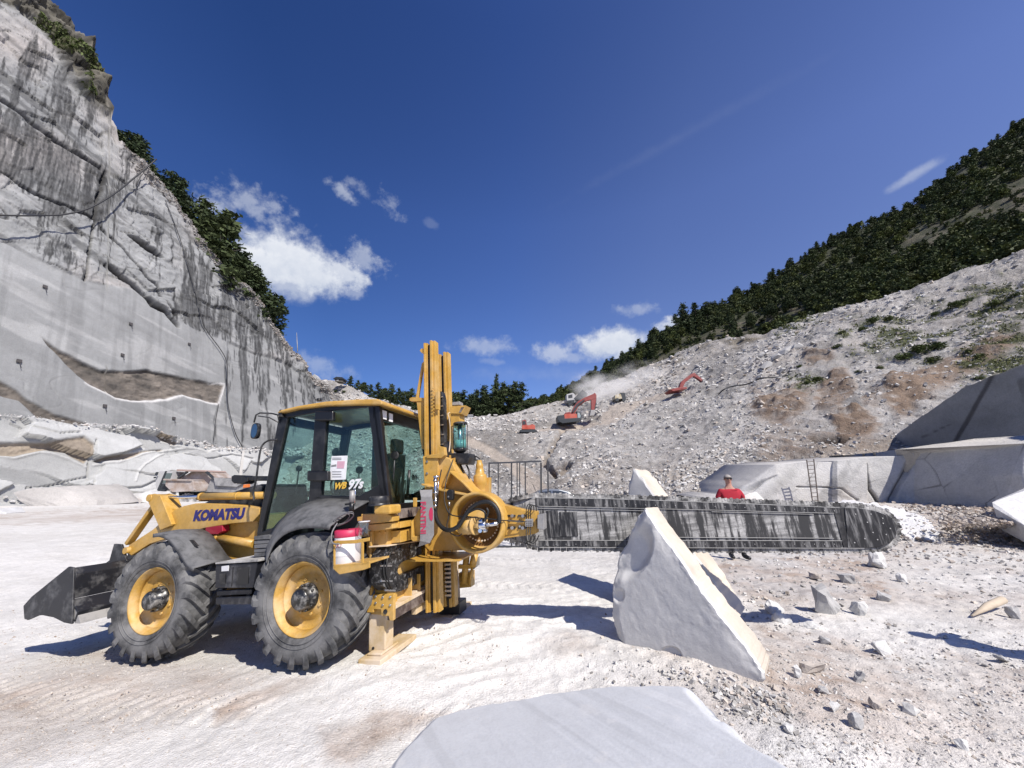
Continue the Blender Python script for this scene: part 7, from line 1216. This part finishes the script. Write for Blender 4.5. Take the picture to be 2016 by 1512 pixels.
def person(loc, yaw, pose, shirt, trousers, label, cap=None):
    t_ = empty('person', loc=loc); t_.rotation_euler = (0, 0, yaw); tag(t_, label, 'person')
    el, er, hl, hr, fl, fr2 = pose                           # elbows, hands, feet (left is +x); the figure faces -y
    J = [((0,0,.96),(.13,.10)), ((0,.01,1.12),(.125,.09)), ((0,.0,1.32),(.15,.105)), ((0,0,1.45),(.07,.06)), ((0,-.005,1.54),(.058,.058)), ((.19,0,1.42),(.062,.06)), (el,(.042,.04)), (hl,(.026,.02)), ((-.19,0,1.42),(.062,.06)), (er,(.042,.04)), (hr,(.026,.02)),
         ((.095,0,.90),(.09,.09)), ((fl[0]*.8+.02,fl[1]-.01,.50),(.058,.058)), ((fl[0],fl[1],.12),(.042,.042)), ((-.095,0,.90),(.09,.09)), ((fr2[0]*.8-.02,fr2[1]-.01,.50),(.058,.058)), ((fr2[0],fr2[1],.12),(.042,.042)), ((0,-.01,1.62),(.066,.072)), ((0,-.012,1.70),(.070,.080)), ((0,-.005,1.76),(.045,.05))]
    E = [(0,1),(1,2),(2,3),(3,4),(3,5),(5,6),(6,7),(3,8),(8,9),(9,10),(0,11),(11,12),(12,13),(0,14),(14,15),(15,16),(4,17),(17,18),(18,19)]
    bo = skinned('body', J, E, SKIN, t_)
    el_, er_ = Vector(el), Vector(er); sl_, sr_ = Vector((.195,0,1.41)), Vector((-.195,0,1.41)); a1_, a2_ = sl_.lerp(el_, .75), sr_.lerp(er_, .75)
    skinned('shirt', [((0,0,.90),(.155,.125)), ((0,.01,1.12),(.155,.12)), ((0,0,1.32),(.175,.13)), ((0,0,1.43),(.11,.10)), (tuple(sl_),(.08,.078)), (tuple(a1_),(.065,.062)), (tuple(sr_),(.08,.078)), (tuple(a2_),(.065,.062))], [(0,1),(1,2),(2,3),(2,4),(4,5),(2,6),(6,7)], shirt, t_)
    skinned('trousers', [((0,0,.97),(.14,.115)), ((.09,0,.86),(.10,.10)), ((fl[0]*.8+.02,fl[1]-.01,.50),(.075,.075)), ((fl[0],fl[1],.13),(.062,.064)), ((-.09,0,.86),(.10,.10)), ((fr2[0]*.8-.02,fr2[1]-.01,.50),(.075,.075)), ((fr2[0],fr2[1],.13),(.062,.064))], [(0,1),(1,2),(2,3),(0,4),(4,5),(5,6)], trousers, t_)
    for f_ in (fl, fr2): skinned('boot', [((f_[0], f_[1] + .03, .20),(.058,.058)), ((f_[0], f_[1] + .03, .06),(.055,.06)), ((f_[0] * 1.15, f_[1] - .09, .045),(.05,.042)), ((f_[0] * 1.25, f_[1] - .18, .038),(.042,.034))], [(0,1),(1,2),(2,3)], BOOT, t_)
    m = MB(); m.lathe([(.001,.02),(.012,.016),(.016,0),(.010,-.01),(.001,-.012)], (0,-.092,1.66), (0,0,1), 10); m.build('nose', SKIN, bo)
    for s in (-1, 1): MB().lathe([(.001,-.01),(.018,-.006),(.026,0),(.02,.008),(.001,.01)], (s*.078,.0,1.68), (1,0,0), 10).build('ear', SKIN, bo)
    MB().beam((-.022,-.085,1.625), (.022,-.085,1.625), .006, .01).build('mouth', plain('lip', (.25,.08,.07), .5) if 'lip' not in bpy.data.materials else bpy.data.materials['lip'], bo)
    m = MB()
    for s in (-1, 1): m.loft([Vector((s*.034 + .030*math.cos(a), -.090, 1.695 + .019*math.sin(a))) for a in (2*math.pi*i/14 for i in range(14))], [Vector((s*.034 + .030*math.cos(a), -.078, 1.695 + .019*math.sin(a))) for a in (2*math.pi*i/14 for i in range(14))]); m.beam((s*.066,-.08,1.70), (s*.08,.0,1.70), .006, .01)
    m.beam((-.02,-.092,1.702), (.02,-.092,1.702), .006, .008); m.build('sunglasses', SHD, t_)
    V = []; F_ = []; nu, nv = 18, 8
    for j in range(nv + 1):
        ph = math.pi * .56 * j / nv
        for i in range(nu): th = 2*math.pi*i/nu; fz_ = 1 if math.sin(th) > -.2 else .72; q = ph * fz_; V.append((.083*math.sin(q)*math.cos(th), -.002 + .094*math.sin(q)*math.sin(th), 1.70 + .092*math.cos(q)))
    F_ = [(j*nu+i, j*nu+(i+1) % nu, (j+1)*nu+(i+1) % nu, (j+1)*nu+i) for j in range(nv) for i in range(nu)]; MB().add(V, F_, True).build('cap' if cap else 'hair', cap or HAIR, t_)
    for hd_, sd in ((hl, 1), (hr, -1)):
        hv = Vector(hd_); ev = Vector(el if sd > 0 else er); dr = (hv - ev).normalized(); sx_ = dr.orthogonal().normalized(); up_ = dr.cross(sx_); js = [(tuple(hv),(.026,.02)), (tuple(hv + dr*.05),(.036,.016))]; es = [(0,1)]
        for q in range(4): b0_ = hv + dr*.07 + sx_*(q-1.5)*.019; L_ = (.062,.074,.068,.052)[q]; js += [(tuple(b0_),(.0095,.009)), (tuple(b0_ + dr*L_*.55 + up_*.012),(.0085,.008)), (tuple(b0_ + dr*L_*.85 + up_*.038),(.007,.007))]; n_ = len(js); es += [(1,n_-3),(n_-3,n_-2),(n_-2,n_-1)]
        js += [(tuple(hv + dr*.02 - sx_*.035 + up_*.01),(.011,.011)), (tuple(hv + dr*.055 - sx_*.052 + up_*.025),(.009,.009))]; n_ = len(js); es += [(0,n_-2),(n_-2,n_-1)]
        skinned('hand', js, es, SKIN, t_, 1)
    return t_
fp = gpt(1456, 1101); person(fp, R(-8), ((.34,.10,1.20), (-.30,.04,1.17), (.50,-.02,1.02), (-.22,-.22,1.00), (.11,-.02), (-.13,.05)), CLR, TRO, 'man in a red t-shirt and sunglasses standing behind the saw bar')
sh_ = Vector((5.95, 3.80, hz(5.95, 3.8))); person(sh_, R(70), ((.30,-.12,1.36), (-.28,-.10,1.18), (.16,-.26,1.62), (-.20,-.32,1.25), (.12,0), (-.12,.03)), plain('blue_cotton', (.05,.08,.16), .85), TRO, 'onlooker just outside the right edge whose long shadow lies on the floor')
# ---- dust hanging where the excavators dig
def dustcloud(px_, py_, z_, rx, ry, rz, dens, label=None):
    bm = bmesh.new(); bmesh.ops.create_icosphere(bm, subdivisions=3, radius=1); me = bpy.data.meshes.new('dust_cloud'); bm.to_mesh(me); bm.free(); o = link(bpy.data.objects.new('dust_cloud', me)); o.location = at(px_, py_, z_); o.scale = (rx, ry, rz); tag(o, kind='stuff')
    m = bpy.data.materials.new('dust_air'); m.use_nodes = True; nt = m.node_tree; nt.nodes.remove(nt.nodes['Principled BSDF']); pv = mk(nt, 'ShaderNodeVolumePrincipled'); pv.inputs['Color'].default_value = (.98, .965, .94, 1); nt.links.new(pv.outputs[0], nt.nodes['Material Output'].inputs['Volume'])
    tc_ = mk(nt, 'ShaderNodeTexCoord'); ln_ = mk(nt, 'ShaderNodeVectorMath', operation='LENGTH'); nt.links.new(tc_.outputs['Object'], ln_.inputs[0]); mr = mk(nt, 'ShaderNodeMapRange', interpolation_type='SMOOTHSTEP'); nt.links.new(ln_.outputs['Value'], mr.inputs[0]); mr.inputs[1].default_value = 1.0; mr.inputs[2].default_value = .2; mr.inputs[3].default_value = 0; mr.inputs[4].default_value = 1
    nz_ = mk(nt, 'ShaderNodeTexNoise'); nz_.inputs['Scale'].default_value = 2.2; nz_.inputs['Detail'].default_value = 4; nt.links.new(tc_.outputs['Object'], nz_.inputs['Vector']); r_ = mk(nt, 'ShaderNodeMapRange'); nt.links.new(nz_.outputs[0], r_.inputs[0]); r_.inputs[1].default_value = .38; r_.inputs[2].default_value = .65
    a_ = mk(nt, 'ShaderNodeMath', operation='MULTIPLY'); nt.links.new(mr.outputs[0], a_.inputs[0]); nt.links.new(r_.outputs[0], a_.inputs[1]); b_ = mk(nt, 'ShaderNodeMath', operation='MULTIPLY'); nt.links.new(a_.outputs[0], b_.inputs[0]); b_.inputs[1].default_value = dens; nt.links.new(b_.outputs[0], pv.inputs['Density']); me.materials.append(m); return o
dustcloud(1198, 776, 84, 9, 7, 5, .4); dustcloud(1262, 752, 84, 9, 7, 5.5, .24); dustcloud(1165, 760, 92, 7, 6, 4.5, .28)
scn.cycles.volume_step_rate = 4; scn.cycles.volume_max_steps = 64; scn.cycles.volume_bounces = 4
scn.cycles.transparent_max_bounces = 12; scn.cycles.max_bounces = 8
